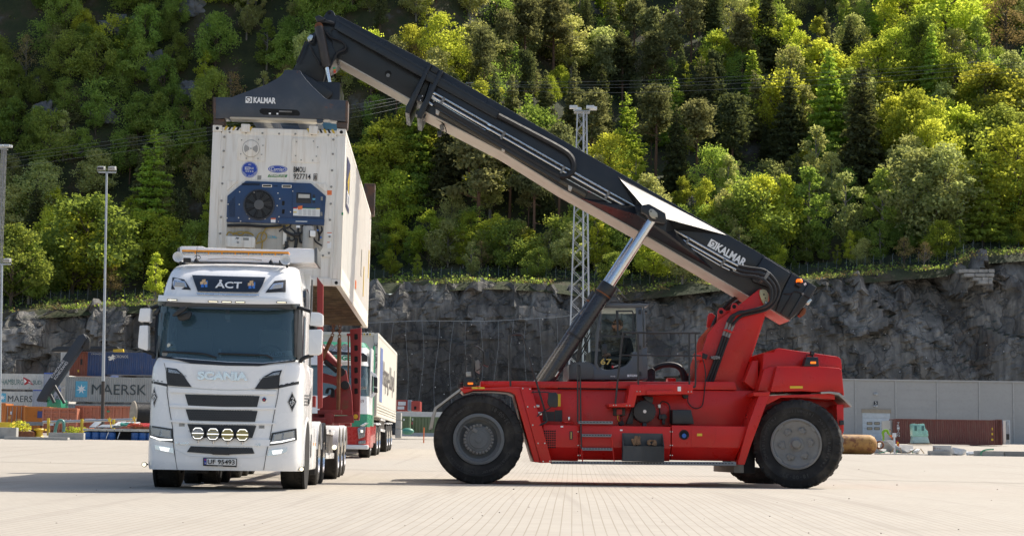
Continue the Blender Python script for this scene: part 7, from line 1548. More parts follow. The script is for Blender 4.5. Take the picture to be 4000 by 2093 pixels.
# ================================================================== SECOND TRUCK
def paint(n, c,**k): return mat(n, c, k.pop('rough',.45), var=k.pop('var',.08),**k)
M_g2 = paint('emerald_paint',(.03,.25,.13), coat=.4, rough=.3); M_r2 = paint('bright_red_paint',(.42,.025,.022), coat=.4, rough=.3)
P2 = at_y(1440,1700,56.0)
K = Frame((P2.x - 1.25,56.0, gz(57)),.6)
tr2 = thing('truck', 'white, green and red truck cab waiting behind the red trailer', 'truck', K)
def k2(name, lo, hi, m, bev=.02, par=None): mb = MB(); mb.lohi(lo, hi); return part(name, mb, m, par or tr2, bev)
def k2p(name, pts, y0, y1, m, bev=.015, par=None): mb = MB(); mb.prism(K.xz(pts, y0), y0, y1); return part(name, mb, m, par or tr2, bev)
def cabring(z0, z1, w0, w1, f0, f1, m, name, yb=2.2):
    rows = []
    for z, w, f in ((z0, w0, f0),((z0 + z1) / 2,(w0 + w1) / 2,(f0 + f1) / 2),(z1, w1, f1)):
        rows.append([(-w, yb, z),(-w, f + .4, z),(-w * .95, f + .16, z),(-w * .82, f + .04, z),(0, f, z),(w * .82, f + .04, z),(w * .95, f + .16, z),(w, f + .4, z),(w, yb, z)])
    mb = MB(); mb.loft(rows); mb.add(rows[-1],[tuple(range(9))]); mb.add(rows[0],[tuple(range(9))]); return part(name, mb, m, tr2,0, True)
cabring(.35,1.0,1.24,1.25,0,.0, M_r2, 'bumper'); cabring(1.0,1.42,1.25,1.24,.0,.03, M_g2, 'lower_cab'); cabring(1.42,2.0,1.24,1.2,.03,.08, M_wp, 'front_panel'); cabring(2.0,3.0,1.18,1.15,.12,.3, M_screen, 'windscreen'); cabring(3.0,3.62,1.16,1.08,.22,.5, M_wp, 'upper_cab'); cabring(3.62,3.80,1.09,.98,.5,.8, M_g2, 'roof_cap')
for x in (-1.24,1.19): k2('cab_side',(x,.62,1.3),(x + .05,2.2,3.6), M_wp); k2('side_window',(x * 1.008,.8,2.05),(x * 1.008 + .05,1.5,2.85), M_navy); k2('rear_fairing',(x * 1.01,1.7,1.0),(x * 1.01 + .05,2.25,3.75), M_g2)
k2('red_skirt',(1.2,.6,.4),(1.256,2.2,1.05), M_r2)
k2p('sun_visor',[(1262,1368),(1420,1378),(1436,1390),(1434,1412),(1262,1408)],.04,.2, M_blackp,.03)
sg2 = k2p('name_sign',[(1262,1384),(1412,1388),(1412,1414),(1262,1412)],.0,.1, M_wp,.01); q = K.px(1334,1397, y=-.01); text('ENGE',.2, M_g2, sg2,(q.x,-.006, q.z), height=.17, width=.62, bold=.012)
for px in (1264,1292,1320,1348): q = K.px(px,1356, y=.1); c = MB(); c.lathe([(.11,.12),(.12,0),(.11,-.01),(.0,.0)],(q.x,.08, q.z), n=20); l = part('roof_lamp', c, M_lampin, tr2,0, True)
q = K.px(1414,1566, y=.02); text('39',.3, mat('dark_red_print',(.12,.02,.02),.5), tr2,(q.x,.02, q.z), height=.11, width=.13); q = K.px(1418,1513, y=.1); cd = k2p('screen_card',[(1404,1508),(1432,1508),(1432,1519),(1404,1519)],.08,.09, M_clear,0); text('GER',.1, M_printb, cd,(q.x,.075, q.z), height=.07, width=.2)
hl = k2p('headlamp',[(1396,1672),(1420,1660),(1428,1668),(1424,1705),(1400,1714)],-.02,.1, M_lampin,.02); k2p('lamp_glow',[(1409,1678),(1418,1678),(1418,1688),(1409,1688)],-.03,.0, M_drl2,.004, hl); k2p('fog_lamp',[(1400,1722),(1428,1718),(1428,1732),(1400,1734)],-.02,.05, M_lampin,.01); k2p('chrome_trim',[(1404,1662),(1428,1648),(1440,1652),(1420,1664)],-.02,.08, M_chrome,.01)
k2('lower_lip',(-1.2,-.06,.28),(1.24,.3,.42), M_wshade,.04)
for pts in ([(1446,1446),(1470,1462),(1476,1480),(1474,1530),(1452,1556),(1446,1550),(1460,1526),(1462,1476),(1444,1456)],): k2p('mirror_arm', pts,.2,.3, M_wp,.02)
for py0, py1 in ((1470,1510),(1512,1534)): k2p('mirror',[(1459, py0),(1474, py0 + 3),(1474, py1),(1459, py1 - 2)],.15,.35, M_blackp,.03)
def wz(y): return .52 + gz(56 + y) - gz(57)
for s in (-1,1):
    wheel(tr2, s * 1.22,1.4, s, wz(1.4), True, TTW)
    for y in (4.4,5.75): wheel(tr2, s * 1.235, y, s, wz(y)); k2('mudguard',(s * 1.24 - (.4 if s > 0 else 0), y - .6, wz(y) + .54),(s * 1.24 + (.4 if s < 0 else 0), y + .6, wz(y) + .6), M_wshade)
    k2('side_skirt',(s * 1.2 - .03,2.4,.5),(s * 1.2 + .03,3.7,1.1), M_r2)
k2('chassis',(-.45,.5,.6),(.45,6.6,1.0), M_dark)
dv = bpy.data.objects.new('person', None); COL.objects.link(dv); dv.matrix_basis = K.m; tag(dv, 'driver in orange and blue jacket behind the second truck windscreen', 'person')
q = K.px(1416,1480, y=.75); q.x -= .12; skin_body('body',[q, q + Vector((0,0,.3)), q + Vector((0,0,.42)), q + Vector((-.2,0,.28)), q + Vector((-.24,-.06,.02)), q + Vector((.2,0,.28)), q + Vector((.24,-.06,.02))],[(0,1),(1,2),(1,3),(3,4),(1,5),(5,6)],[.16,.16,.06,.08,.05,.08,.05], mat('orange_jacket',(.6,.13,.02),.8), dv); head(dv, q + Vector((0,0,.56)),.11, M_skin, M_black, Vector((0,-1,0)))
t2 = thing('semi_trailer', 'low trailer carrying the white and blue lettered container', 'trailer', K)
for x in (-.5,.4): mb = MB(); mb.lohi((x,4.2,1.1),(x + .1,16.2,1.32)); part('main_beam', mb, M_r2, t2,.01)
for s in (-1,1):
    for y in (10.2,11.5,12.8): wheel(t2, s * 1.24, y, s, wz(y), True, TTW, M_rimr); mb = MB(); mb.lohi((s * 1.25, y - .58, wz(y) + .54),(s * .85, y + .58, wz(y) + .58)); part('mudguard', mb, M_wshade, t2,.01)
    for z in (.95,1.35): mb = MB(); mb.lohi((s * 1.18 - .02,6.8, z),(s * 1.18 + .02,9.4, z + .1)); part('side_guard', mb, M_wp, t2,.006)
    for k in range(5): mb = MB(); mb.lohi((s * 1.15 - .02,6.9 + k * .55,1.0),(s * 1.15 + .02,7.0 + k * .55,1.4)); part('guard_post', mb, M_flap, t2)
mb = MB(); mb.box((.6,14.6,1.55),(1.2,.8,.3)); part('underrun', mb, M_black, t2,.02)

# ================================================================== BACKGROUND CONTAINERS
def container(label, px0, pyt, px1, pyb, d, col, side='long', texts=(), dep=None, yaw=0.0, group=None, ribs=None, flags=True, cat='container', dirt=(.25,.2,.15)):
    a = at_y(px0, pyt, d); b = at_y(px1, pyb, d); w = b.x - a.x; h = a.z - b.z
    fr = Frame((a.x, d, b.z), yaw); e = thing('shipping_container', label, cat, fr, group)
    m = mat('container_paint', col,.6, var=.12, scale=.7, dirt=dirt, dirt_amt=.45, streak=True, rust=.15); dep = dep or (2.44 if side == 'long' else 12.19)
    mb = MB(); mb.lohi((.02,.05,.02),(w - .02, dep - .02, h - .03)); part('body', mb, m, e)
    for x in (0, w - .13):
        for y in (0, dep - .13): mb = MB(); mb.lohi((x, y,0),(x + .13, y + .13, h)); part('corner_post', mb, m, e,.01)
    for z in (0, h - .1): mb = MB(); mb.lohi((.13,.0, z),(w - .13,.1, z + .1)); part('rail', mb, m, e,.006)
    n = ribs or max(6, int(w / .28)); mb = MB(); pr = []
    for k in range(n):
        u = .13 + (w - .26) * k / n; s_ = (w - .26) / n; pr += [(u,.05),(u + s_ * .3,.012),(u + s_ * .65,.012),(u + s_ * .95,.05)]
    mb.loft([[(u, y, z) for u, y in pr] for z in (.1, h - .1)]); part('corrugated_side', mb, m, e,0, False)
    if dep > 3 or True:
        mb = MB(); pr = []; n2 = int(dep / .28)
        for k in range(n2): u = .13 + (dep - .26) * k / n2; s_ = (dep - .26) / n2; pr += [(u,.04),(u + s_ * .3,.0),(u + s_ * .65,.0),(u + s_ * .95,.04)]
        mb.loft([[(w - y, u, z) for u, y in pr] for z in (.1, h - .1)]); part('corrugated_end', mb, m, e,0, False)
    for (s, tx, ty, th, tw, tm) in texts:
        q = fr.px(tx, ty, y=-.012); sc_ = F_PX / d
        if s.startswith('#'):
            mb = MB(); hw, hh = tw / sc_ / 2, th / sc_ / 2
            if s == '#star':
                mb.box((q.x,-.012, q.z),(hw * 2,.02, hh * 2)); o = part('star_panel', mb, mat('sky_blue_print',(.12,.42,.58),.6), e); mb = MB(); pts = [(q.x + hw * r_ * math.sin(k * math.pi / 7), q.z + hw * r_ * math.cos(k * math.pi / 7)) for k in range(14) for r_ in ((.85 if k % 2 == 0 else .33),)]; mb.prism(pts,-.03,-.015); part('star', mb, M_white, o)
            elif s == '#flag':
                mb.prism([(q.x - hw, q.z + hh),(q.x + hw * .2, q.z + hh * .3),(q.x + hw, q.z - hh),(q.x + hw * .1, q.z - hh * .45),(q.x - hw * .7, q.z - hh)],-.025,-.01); o = part('flag_emblem', mb, mat('flag_red_print',(.42,.03,.03),.6), e); mb = MB(); mb.prism([(q.x - hw * .85, q.z + hh * .6),(q.x - hw * .3, q.z),(q.x - hw * .7, q.z - hh * .6)],-.03,-.02); part('flag_triangle', mb, M_white, o); mb = MB(); mb.prism([(q.x + hw * .7, q.z - hh * .5),(q.x, q.z),(q.x + hw * .1, q.z - hh * .35)],-.03,-.02); part('flag_triangle', mb, M_white, o)
            elif s == '#horse':
                P = [(q.x + hw * a_, q.z + hh * b_) for a_, b_ in ((-.9,.2),(-.5,.5),(-.1,.35),(.1,.9),(.3,1),(.35,.75),(.75,.6),(.6,.3),(.4,.2),(.9,-.1),(.7,-.2),(.45,-.1),(.5,-.8),(.3,-.3),(0,-.5),(-.4,-.7),(-.7,-.3),(-.3,-.1))]; mb.prism(P,-.025,-.01); part('horse_emblem', mb, M_white, e)
            else:
                mb.box((q.x,-.012, q.z),(hw * 2,.02, hh * 2)); part('panel', mb, tm, e)
        else: text(s,.5, tm, e,(q.x,-.018, q.z), height=th / sc_, width=tw / sc_, bold=.0)
    return e, fr, w, h, dep, m
M_pblk = paint('charcoal_print',(.045,.06,.065)); M_pgrn = paint('teal_print',(.10,.19,.17)); M_pw = paint('faded_white_print',(.62,.64,.66))
GREY = (.36,.37,.36); WHT = (.60,.59,.55); ORG = (.55,.17,.03); SKP = (.46,.16,.09)
def doors(e, w, h, m, n=4):
    for k in range(n): mb = MB(); x = .25 + (w - .5) * k / (n - 1); mb.cyl((x,-.05,.1),(x,-.05, h - .1),.025, n=6); part('lock_rod', mb, M_galvd, e)
# stack of boxes at the left
container('grey container with big dark lettering and pale blue star panel',257,1470,730,1573,175, GREY, texts=(('MAERSK',465,1521,40,213, M_pblk),('#star',318,1519,62,46, None)), ribs=54)
container('grey container at the bottom of the stack under the star-panelled one',257,1576,730,1690,175.2,(.33,.35,.35))
container('blue container with white horse emblem at the top of the left stack',415,1375,720,1466,176,(.035,.075,.19), texts=(('CRONOS',475,1392,11,50, M_pw),('#horse',436,1398,30,36, None)), ribs=38)
e, fr, w, h, dp, m = container('blue container seen end-on beside the brown one on the left stack',344,1375,411,1468,176,(.03,.065,.18), 'end',(('CRONOS',377,1382,6,40, M_pw),),6); 
e, fr, w, h, dp, m = container('rust-brown container seen end-on at the left end of the top row',274,1373,340,1467,176,(.22,.055,.03), 'end',(('#p',306,1448,8,6, M_yel),('#p',318,1413,22,8, M_printb)),6)
for k,(a, b, c_) in enumerate(((1370,1435, 'topmost'),(1437,1512, 'second from top'),(1514,1590, 'lowest'))): container('narrow white container end behind the black boom, ' + c_ + ' of three',238, a,268, b,182 + k * .1, WHT, 'end', dep=3, group='white container ends')
container('white container with teal lettering and red flag emblem',-130,1456,171,1520,280, WHT, texts=(('HAMBURG',48,1491,21,86, M_pgrn),('SÜD',145,1491,20,33, M_pgrn),('#flag',111,1488,32,42, None)))
container('white container with dark lettering below the flag-emblem one',-160,1525,128,1600,279.5, WHT, texts=(('MAERSK',90,1557,24,118, M_pblk),('#star',10,1552,34,26, None)))
container('grey container with blue top rail, upper one behind the black boom',172,1455,250,1519,278,(.30,.33,.40), texts=(('#p',205,1457.5,5,66, paint('cobalt_print',(.03,.08,.36))),('N',240,1488,22,14, M_pblk)))
container('grey container with blue top rail, lower one behind the black boom',128,1521,250,1600,277,(.31,.34,.40), texts=(('#p',188,1524,5,116, paint('cobalt_print',(.03,.08,.36))),('MA',212,1555,24,42, M_pblk)))
e, fr, w, h, dp, m = container('orange container at the left edge of the photo',-60,1572,20,1648,158, ORG)
e, fr, w, h, dp, m = container('orange container with closed doors and lock rods facing the camera',20,1582,93,1673,150, ORG, 'end',(('#p',44,1612,12,8, M_pw),('#p',70,1640,12,22, mat('ochre_patch',(.62,.32,.10),.7)),('#p',36,1630,12,12, mat('ochre_patch',(.62,.32,.10),.7))),4); doors(e, w, h, m)
e, fr, w, h, dp, m = container('orange container side with dark blue emblem beside the closed doors',94,1586,190,1678,149,(.52,.18,.025), texts=(('#p',156,1618,26,20, paint('navy_print',(.03,.04,.16))),), ribs=22)
# the two salmon skips
def skip(label, px0, pyt, px1, pyb, d, dep, door):
    a = at_y(px0, pyt, d); b = at_y(px1, pyb, d); w, h = b.x - a.x, a.z - b.z; e = thing('open_skip', label, 'skip', Frame((a.x, d, b.z),-3), 'salmon skips'); m = mat('salmon_paint', SKP,.65, var=.2, scale=.6, dirt=(.16,.07,.04), dirt_amt=.6, streak=True, rust=.3)
    mb = MB(); mb.lohi((0,.06,0),(w,.14, h)); mb.lohi((0, dep,0),(w, dep + .08, h * .96)); mb.lohi((0,.06,0),(.08, dep, h)); mb.lohi((w - .08,.06,0),(w, dep, h)); part('wall', mb, m, e); mb = MB(); mb.lohi((-.05,-.05, h - .12),(w + .05,.16, h + .02)); part('top_rim', mb, m, e,.01)
    n = 5 if door else 9
    for k in range(n): mb = MB(); x = w * k / (n - 1); mb.lohi((x - .07,-.04,0),(x + .07,.07, h)); part('rib', mb, m, e,.01)
    for k in range(4 if door else 2):
        if door: mb = MB(); mb.lohi((0,-.02, h * (.12 + k * .22)),(w,.07, h * (.17 + k * .22))); part('door_bar', mb, m, e,.01)
    mb = MB(); mb.lohi((w * .15,-.055, h * .3),(w * .33,.05, h * .42)); part('white_patch', mb, M_pw, e); return e, w, h
e, w, h = skip('salmon skip with double doors facing the camera',170,1592,297,1692,138,5, True); text('1053',.4, M_pw, e,(w * .75,-.03, h * .52), height=.2, width=.55)
e, w, h = skip('long salmon skip side with dents and a green tag',298,1584,532,1672,139,2.4, False); mb = MB(); mb.lohi((w * .52,-.06, h * .72),(w * .56,.05, h * .8)); part('green_tag', mb, M_g2, e); mb = MB(); mb.lohi((w * .76,-.06, h * .25),(w * .84,.05, h * .42)); part('white_patch', mb, M_pw, e)
# far reach stacker
Q2 = 168.0; fs = thing('reach_stacker', 'distant dark grey boom crane leaning over the container stack', 'crane')
def fq(name, pts, y0, y1, m, par=None, bev=.03):
    mb = MB(); pp = [at_y(a, b, y0) for a, b in pts]; mb.prism([(p.x, p.z) for p in pp], y0, y1); return part(name, mb, m, par or fs, bev)
M_fb = paint('slate_boom',(.022,.028,.038))
bm = fq('boom',[(142,1562),(148,1548),(174,1504),(306,1310),(326,1303),(338,1320),(326,1342),(184,1556),(178,1570),(146,1567)], Q2, Q2 + 1.2, M_fb)
fq('spreader',[(198,1370),(206,1360),(224,1353),(448,1351),(458,1354),(462,1362),(440,1368),(206,1374)], Q2 + 6, Q2 + 7, M_blackp); fq('hazard_panel',[(441,1364),(480,1362),(482,1374),(441,1374)], Q2 + 5.5, Q2 + 6, M_yb1); fq('boom_head',[(326,1304),(345,1318),(350,1336),(344,1362),(324,1362),(318,1345)], Q2 + .2, Q2 + 1, M_blackp)
for a, b in (((213,1506),(252,1574)),((196,1540),(212,1572))): mb = MB(); mb.tube([at_y(*a, Q2 - .2), at_y(*b, Q2 - .2)],.16,8); part('lift_cylinder', mb, M_blackp, fs)
ang = math.atan2(1304 - 1560,326 - 148)
for s, px, py, hh, ww in (('KONECRANES',238,1446,11,82),('KONECRANES',225,1440,9,82)): q = at_y(px, py, Q2 - .03); t = text(s,.5, M_pw, bm,(q.x, Q2 - .03, q.z),(math.pi / 2, R(-56),0), height=hh / 40, width=ww / 40)
fq('body',[(186,1560),(236,1560),(240,1600),(180,1600)], Q2 + .3, Q2 + 3, M_g2); fq('chassis',[(120,1592),(262,1596),(262,1640),(120,1636)], Q2 + .2, Q2 + 3.6, M_blackp)
for px in (140,245): q = at_y(px,1640, Q2); mb = MB(); mb.lathe([(.3,0),(.8,.0),(.9,.1),(.9,.5),(.8,.6),(.3,.6)],(q.x, Q2 + .1, gz(Q2) + .9), n=24); part('tyre', mb, M_tyre, fs,0, True)
# cable drum
q = on_ground(580,1668); D = 128.0; a = at_y(560,1618, D); dr = thing('cable_drum', 'big wooden cable drum wound with black cable behind the truck', 'drum', Frame((a.x, D, a.z),27))
for x in (-.75,.75): mb = MB(); mb.cyl((x - .05,0,0),(x + .05,0,0),.98, n=32); part('flange', mb, mat('weathered_wood',(.36,.31,.24),.9, var=.3), dr,.02)
for k in range(16): mb = MB(); mb.lathe([(.82 + .046 * math.cos(t),.046 * math.sin(t)) for t in [j * math.pi / 3 for j in range(7)]],(-.68 + k * .09,0,0), 'x',28); part('cable_turn', mb, M_black, dr,0, True)
mb = MB(); mb.cyl((-.7,0,0),(.7,0,0),.78, n=24); part('core', mb, M_black, dr); mb = MB(); mb.box((0,0,-1.0 + .02),(1.7,.8,.14)); mb.lohi((-.7,-.3, gz(D) - a.z),(.7,.3,-.95)); part('cradle', mb, M_rust, dr)
# floating pontoon on blue drums
D = 104.0; a = at_y(325,1672, D); b = at_y(600,1722, D); w = b.x - a.x; pn = thing('pontoon', 'white-edged floating pontoon on blue plastic drums beside the truck', 'pontoon', Frame((a.x, D, b.z),0)); h = a.z - b.z
M_bb = mat('blue_drum_plastic',(.02,.10,.32),.4, var=.2, dirt=(.2,.22,.2)); 
for k in range(9): mb = MB(); mb.lohi((w * k / 9,0, h - .15),(w * (k + 1) / 9 - .02,2.2, h)); part('deck_plank', mb, mat('pale_plank',(.46,.45,.40),.8, var=.2), pn,.01)
for k in range(9):
    if k in (4,5): continue
    x = .22 + (w - .44) * k / 8; mb = MB(); mb.lathe([(0,0),(.24,.0),(.26,.05),(.25,.3),(.265,.34),(.25,.38),(.26,.62),(0,.66)],(x,.3, h - .84), 'z',16); part('drum', mb, M_bb, pn,0, True)
mb = MB(); mb.lohi((.02,.45,0),(w - .02,2.1, h - .16)); part('underdeck_shade', mb, M_dark, pn)  # black block stands in for the shade below the deck, behind the drums
for k in range(2): mb = MB(); mb.tube([(w * (.33 + .16 * k),-.02,.1),(w * (.36 + .16 * k),-.02, h - .2)],.03,5); part('rope', mb, M_pw, pn)
# loose gear on the pontoon
for nm, lab, ct_, px0, px1, py0, py1, c_, tilt in (('metal_plate', 'grey sheet metal plate leaning on the pontoon deck', 'plate',350,378,1645,1667,(.30,.33,.36),.2),('red_crate', 'red sloping crate lid at the right of the pontoon deck', 'crate',512,590,1650,1664,(.42,.04,.04),.0),('slatted_pallet', 'white slatted pallet lying on the pontoon deck', 'frame',442,530,1645,1662,(.55,.56,.55),.1),('steel_beam', 'long grey beam lying along the pontoon deck', 'beam',380,480,1656,1668,(.26,.29,.32),0)):
    p, r_ = at_y(px0, py0, D + .8), at_y(px1, py1, D + .8); mb = MB(); n = 5 if nm in ('red_crate', 'slatted_pallet') else 1
    e = thing(nm, lab, ct_, Frame((p.x, D + .8, r_.z),0)) 
    for k in range(n): mb = MB(); ww = (r_.x - p.x) / n; mb.add([(ww * k,-.1,0),(ww * (k + .86),-.1,0),(ww * (k + .86) + .2,.5, p.z - r_.z),(ww * k + .2,.5, p.z - r_.z),(ww * k,0,-.05),(ww * (k + .86),0,-.05),(ww * (k + .86) + .2,.6, p.z - r_.z - .05),(ww * k + .2,.6, p.z - r_.z - .05)],[(0,1,2,3),(4,7,6,5),(0,4,5,1),(1,5,6,2),(2,6,7,3),(3,7,4,0)]); part('panel' if n == 1 else 'slat', mb, paint('gear_paint', c_), e,.006)
def ropepile(label, px, py, d, col, r_=.25):
    q = at_y(px, py, d); rr = random.Random(px); mb = MB(); pts = [q + Vector((rr.uniform(-r_, r_) * 1.8, rr.uniform(-r_, r_), rr.uniform(0, r_ * .7))) for _ in range(26)]; mb.tube(cat_p(pts,3),.045,5); o = part('rope_heap', mb, paint('rope_fibre', col), None,0, True); tag(o, label, 'rope')
ropepile('teal rope heap beside the red crate lid on the pontoon',498,1662, D + .6,(.06,.30,.24)); ropepile('orange-red rope heap in front of the red crate lid',530,1664, D + .3,(.45,.07,.03))
for lab, px, py in (('yellow starfish-shaped buoy left of the lamp post foot',428,1638),('yellow cross-shaped buoy on the pontoon near the truck',524,1634)):
    q = at_y(px, py, D + .5); mb = MB()
    for k in range(5): a_ = 2 * math.pi * k / 5 + .3; mb.tube([q, q + Vector((.15 * math.cos(a_),0,.15 * math.sin(a_)))],[.05,.02],6)
    mb.tube([q, q + Vector((.12,0,-.5))],.03,5); o = part('marker_buoy', mb, M_yel, None,0, True); tag(o, lab if 'left' not in lab else 'pale yellow star-shaped buoy just right of the lamp post', 'buoy')
# rail, posts, bollard, kerbs, walls
D = 107.0; rl = thing('pipe_rail', 'grey pipe rail with yellow posts along the quay edge', 'railing')
mb = MB(); mb.tube([at_y(167,1648, D), at_y(531,1637, D)],.085,8); part('rail_pipe', mb, M_galv, rl)
for px, pt, pb in ((189,1632,1700),(320,1635,1690),(444,1637,1680)): mb = MB(); p, q = at_y(px, pt, D - .15), at_y(px, pb, D - .15); mb.cyl(p, q,.09, n=10); part('yellow_post', mb, mat('post_yellow',(.60,.43,.03),.6, dirt=(.3,.2,.05)), rl)
mb = MB(); p, q = at_y(84,1646, D), at_y(167,1661, D); mb.lohi((p.x, D, q.z),(q.x, D + .12, p.z)); part('guard_beam', mb, mat('weathered_steel',(.18,.20,.22),.7), rl,.01)
for px in (96,162): mb = MB(); p = at_y(px,1650, D + .1); mb.lohi((p.x - .08, D + .1, gz(D)),(p.x + .08, D + .2, p.z)); part('beam_post', mb, M_rust, rl)
mb = MB(); mb.tube(cat_p([at_y(a, b, D - .2) for a, b in ((214,1690),(222,1655),(232,1642),(246,1645),(250,1665),(248,1685))],5),.10,8); o = part('mooring_rope', mb, paint('teal_rope',(.10,.26,.22), bmp=.5), None,0, True); tag(o, 'thick teal mooring rope looped over the quay rail', 'rope')
p = at_y(153,1702,104); mb = MB(); mb.lathe([(.30,0),(.22,.08),(.19,.25),(.2,.34),(.33,.38),(.35,.44),(.30,.50),(0,.52)],(p.x,104, p.z - .05), 'z',20); mb.box((p.x + .18,104, p.z + .38),(.42,.3,.12)); o = part('mooring_bollard', mb, mat('bollard_yellow',(.62,.40,.02),.5, dirt=(.3,.18,.04)), None,0, True); tag(o, 'short yellow mooring bollard in front of the orange containers', 'bollard')
def block(label, px0, pyt, px1, pyb, d, dep, m=M_conc, name='concrete_block', cat='block', bev=.03, group=None):
    a, b = at_y(px0, pyt, d), at_y(px1, pyb, d); mb = MB(); mb.lohi((a.x, d,(b.z + .01 if group else min(b.z, gz(d)) - .02)),(b.x, d + dep, a.z)); o = part(name, mb, m, None, bev); tag(o, label, cat, group); return o
block('low concrete kerb at the left edge of the yard',16,1704,264,1719,94,.5, name='concrete_kerb', cat='kerb'); block('grey concrete wall left of the yellow bollard',-80,1667,62,1716,101,.5, name='concrete_wall', cat='wall'); block('grey concrete wall between the kerb and the pontoon',189,1688,326,1720,100,.4, name='concrete_wall', cat='wall')
block('yellow crate in front of the orange containers at left edge',-10,1648,45,1667,108,.8, M_yel, 'yellow_crate', 'crate'); block('dark boulder heap beside the yellow bollard',50,1682,132,1704,103.5,.8, M_rust, 'stone_heap', 'stones',.15)
def bush(label, px, py, d, r_, n, leaf='lime'):
    q = at_y(px, py, d); rr = random.Random(px); pts = []
    for _ in range(n): v = rv(rr); pts.append(q + Vector((v.x * r_ * 1.3, v.y * r_, v.z * r_)))
    e = thing('shrub', label, 'shrub'); me = crown_mesh('leaves', pts,.07 * max(1, r_), LM[leaf], px); link('leaves', me, None, e)
    for k in range(4): mb = MB(); mb.tube([q + Vector((0,0,-r_)), q + Vector((rr.uniform(-.5,.5) * r_,0,.2 * r_))],[.03,.01],4); part('stem', mb, M_bark, e)
bush('small yellow-green bush beside the yellow bollard',78,1676,104,.55,500); bush('tuft of weeds at the foot of the salmon skip',278,1686,112,.4,260); bush('small weed clump right of the yellow bollard',318,1683,108,.3,160)
# mid distance, between the trucks
container('red and white container far away by the cliff foot',1548,1561,1592,1604,285,(.34,.05,.04), texts=(('#p',1570,1575,14,30, M_pw),('#p',1566,1592,12,26, M_pw)), dep=6); container('pale blue container far away beside the red and white one',1593,1561,1606,1604,284,(.30,.40,.48), dep=6); container('small plain red container far away by the cliff foot',1607,1565,1640,1604,283,(.38,.05,.04), texts=(('#p',1622,1592,12,9, M_dark),), dep=6)
container('olive green container behind the second trailer',1563,1624,1600,1690,148,(.12,.17,.085), dep=6, texts=(('#p',1578,1638,8,5, M_pw),)); container('longer olive green container behind the stacker front wheel',1602,1626,1760,1691,150,(.13,.175,.09), texts=(('#p',1612,1637,9,4, M_pw),('#p',1610,1652,9,5, mat('pink_tag',(.6,.1,.15),.6))))
block('long pale low roof edge behind the olive containers',1548,1606,1780,1624,200,8, mat('pale_roof',(.50,.50,.48),.8), 'low_shed', 'shed')
for k,(a, b) in enumerate(((1610,1641),(1642,1674),(1675,1711))): block('stacked concrete block behind the second trailer, ' + ['topmost', 'middle one', 'lowest'][k],1546 - k, a,1566, b,92,.9, group='stacked blocks')
p = at_y(1592,1684,120); mb = ball((p.x,120, p.z),.35,(1.3,1,.7)); o = part('covered_bundle', mb, paint('teal_tarp',(.06,.22,.16)), None,0, True); tag(o, 'small teal bundle in front of the olive containers', 'bundle'); block('thin orange marker post by the olive containers',1654,1668,1658,1690,118,.08, M_orange_s, 'marker_post', 'post',0)
e2 = bpy.data.objects.new('container', None); bpy.data.objects.remove(e2)
HB = K.px(1468,1624, y=4.0); hz = HB.z
hc = thing('shipping_container', 'white container with dark shipping-line lettering and blue stripes on second trailer', 'container', K)
mw_ = mat('ivory_container_paint',(.66,.63,.55),.5, var=.06, dirt=(.42,.36,.26), dirt_amt=.4, streak=True); X1 = 1.22; HH = K.px(1471,1301, y=4.0).z - hz
mb = MB(); mb.lohi((-X1 + .04,4.05, hz + .05),(X1 - .03,16.1, hz + HH - .03)); part('body', mb, mw_, hc)
for x in (-X1, X1 - .15):
    for y in (4.0,16.0): mb = MB(); mb.lohi((x, y, hz),(x + .15, y + .15, hz + HH)); part('corner_post', mb, mw_, hc,.012)
for z in (hz, hz + HH - .1): mb = MB(); mb.lohi((X1 - .08,4.15, z),(X1,16, z + .12)); part('rail', mb, mw_, hc,.01); mb = MB(); mb.lohi((-X1 + .15,4.0, z),(X1 - .15,4.08, z + .12)); part('rail', mb, mw_, hc,.01)
for k in range(3): mb = MB(); mb.lohi((X1 - .02,4.15, hz + .14 + k * .1),(X1 + .005,16, hz + .2 + k * .1)); part('skirt_rib', mb, mw_, hc,.006)
mb = MB(); pr = []
for k in range(46): u = 4.15 + 11.85 * k / 46; pr += [(u,.03),(u + .05,.012),(u + .19,.012),(u + .24,.03)]
mb.loft([[(X1 - y, u, z) for u, y in pr] for z in (hz + .44, hz + HH - .1)]); part('side_sheet', mb, mw_, hc)
text('Hapag-Lloyd',1, paint('grey_brown_print',(.12,.11,.11)), hc,(X1 + .006,10.6, hz + HH * .52),(math.pi / 2,0, math.pi / 2), height=1.15, width=7.6)
for k in range(2): mb = MB(); mb.lohi((X1 - .01,5.5 + k * .75, hz + .55),(X1 + .008,5.95 + k * .75, hz + HH - .4 - .0 * k)); part('blue_stripe', mb, paint('lavender_print',(.20,.26,.50)), hc)
for k, ch_ in enumerate('HLBU'): text(ch_,.2, M_printb, hc,(X1 - .075,3.995, hz + HH - .42 - k * .24), height=.17, width=.10)
for k in range(8): mb = MB(); mb.lohi((.2 + k * .1,3.99, hz + HH - .07),(.26 + k * .1,4.01, hz + HH - .01)); part('hazard_stripe', mb, M_yb1 if k % 2 else M_printb, hc)
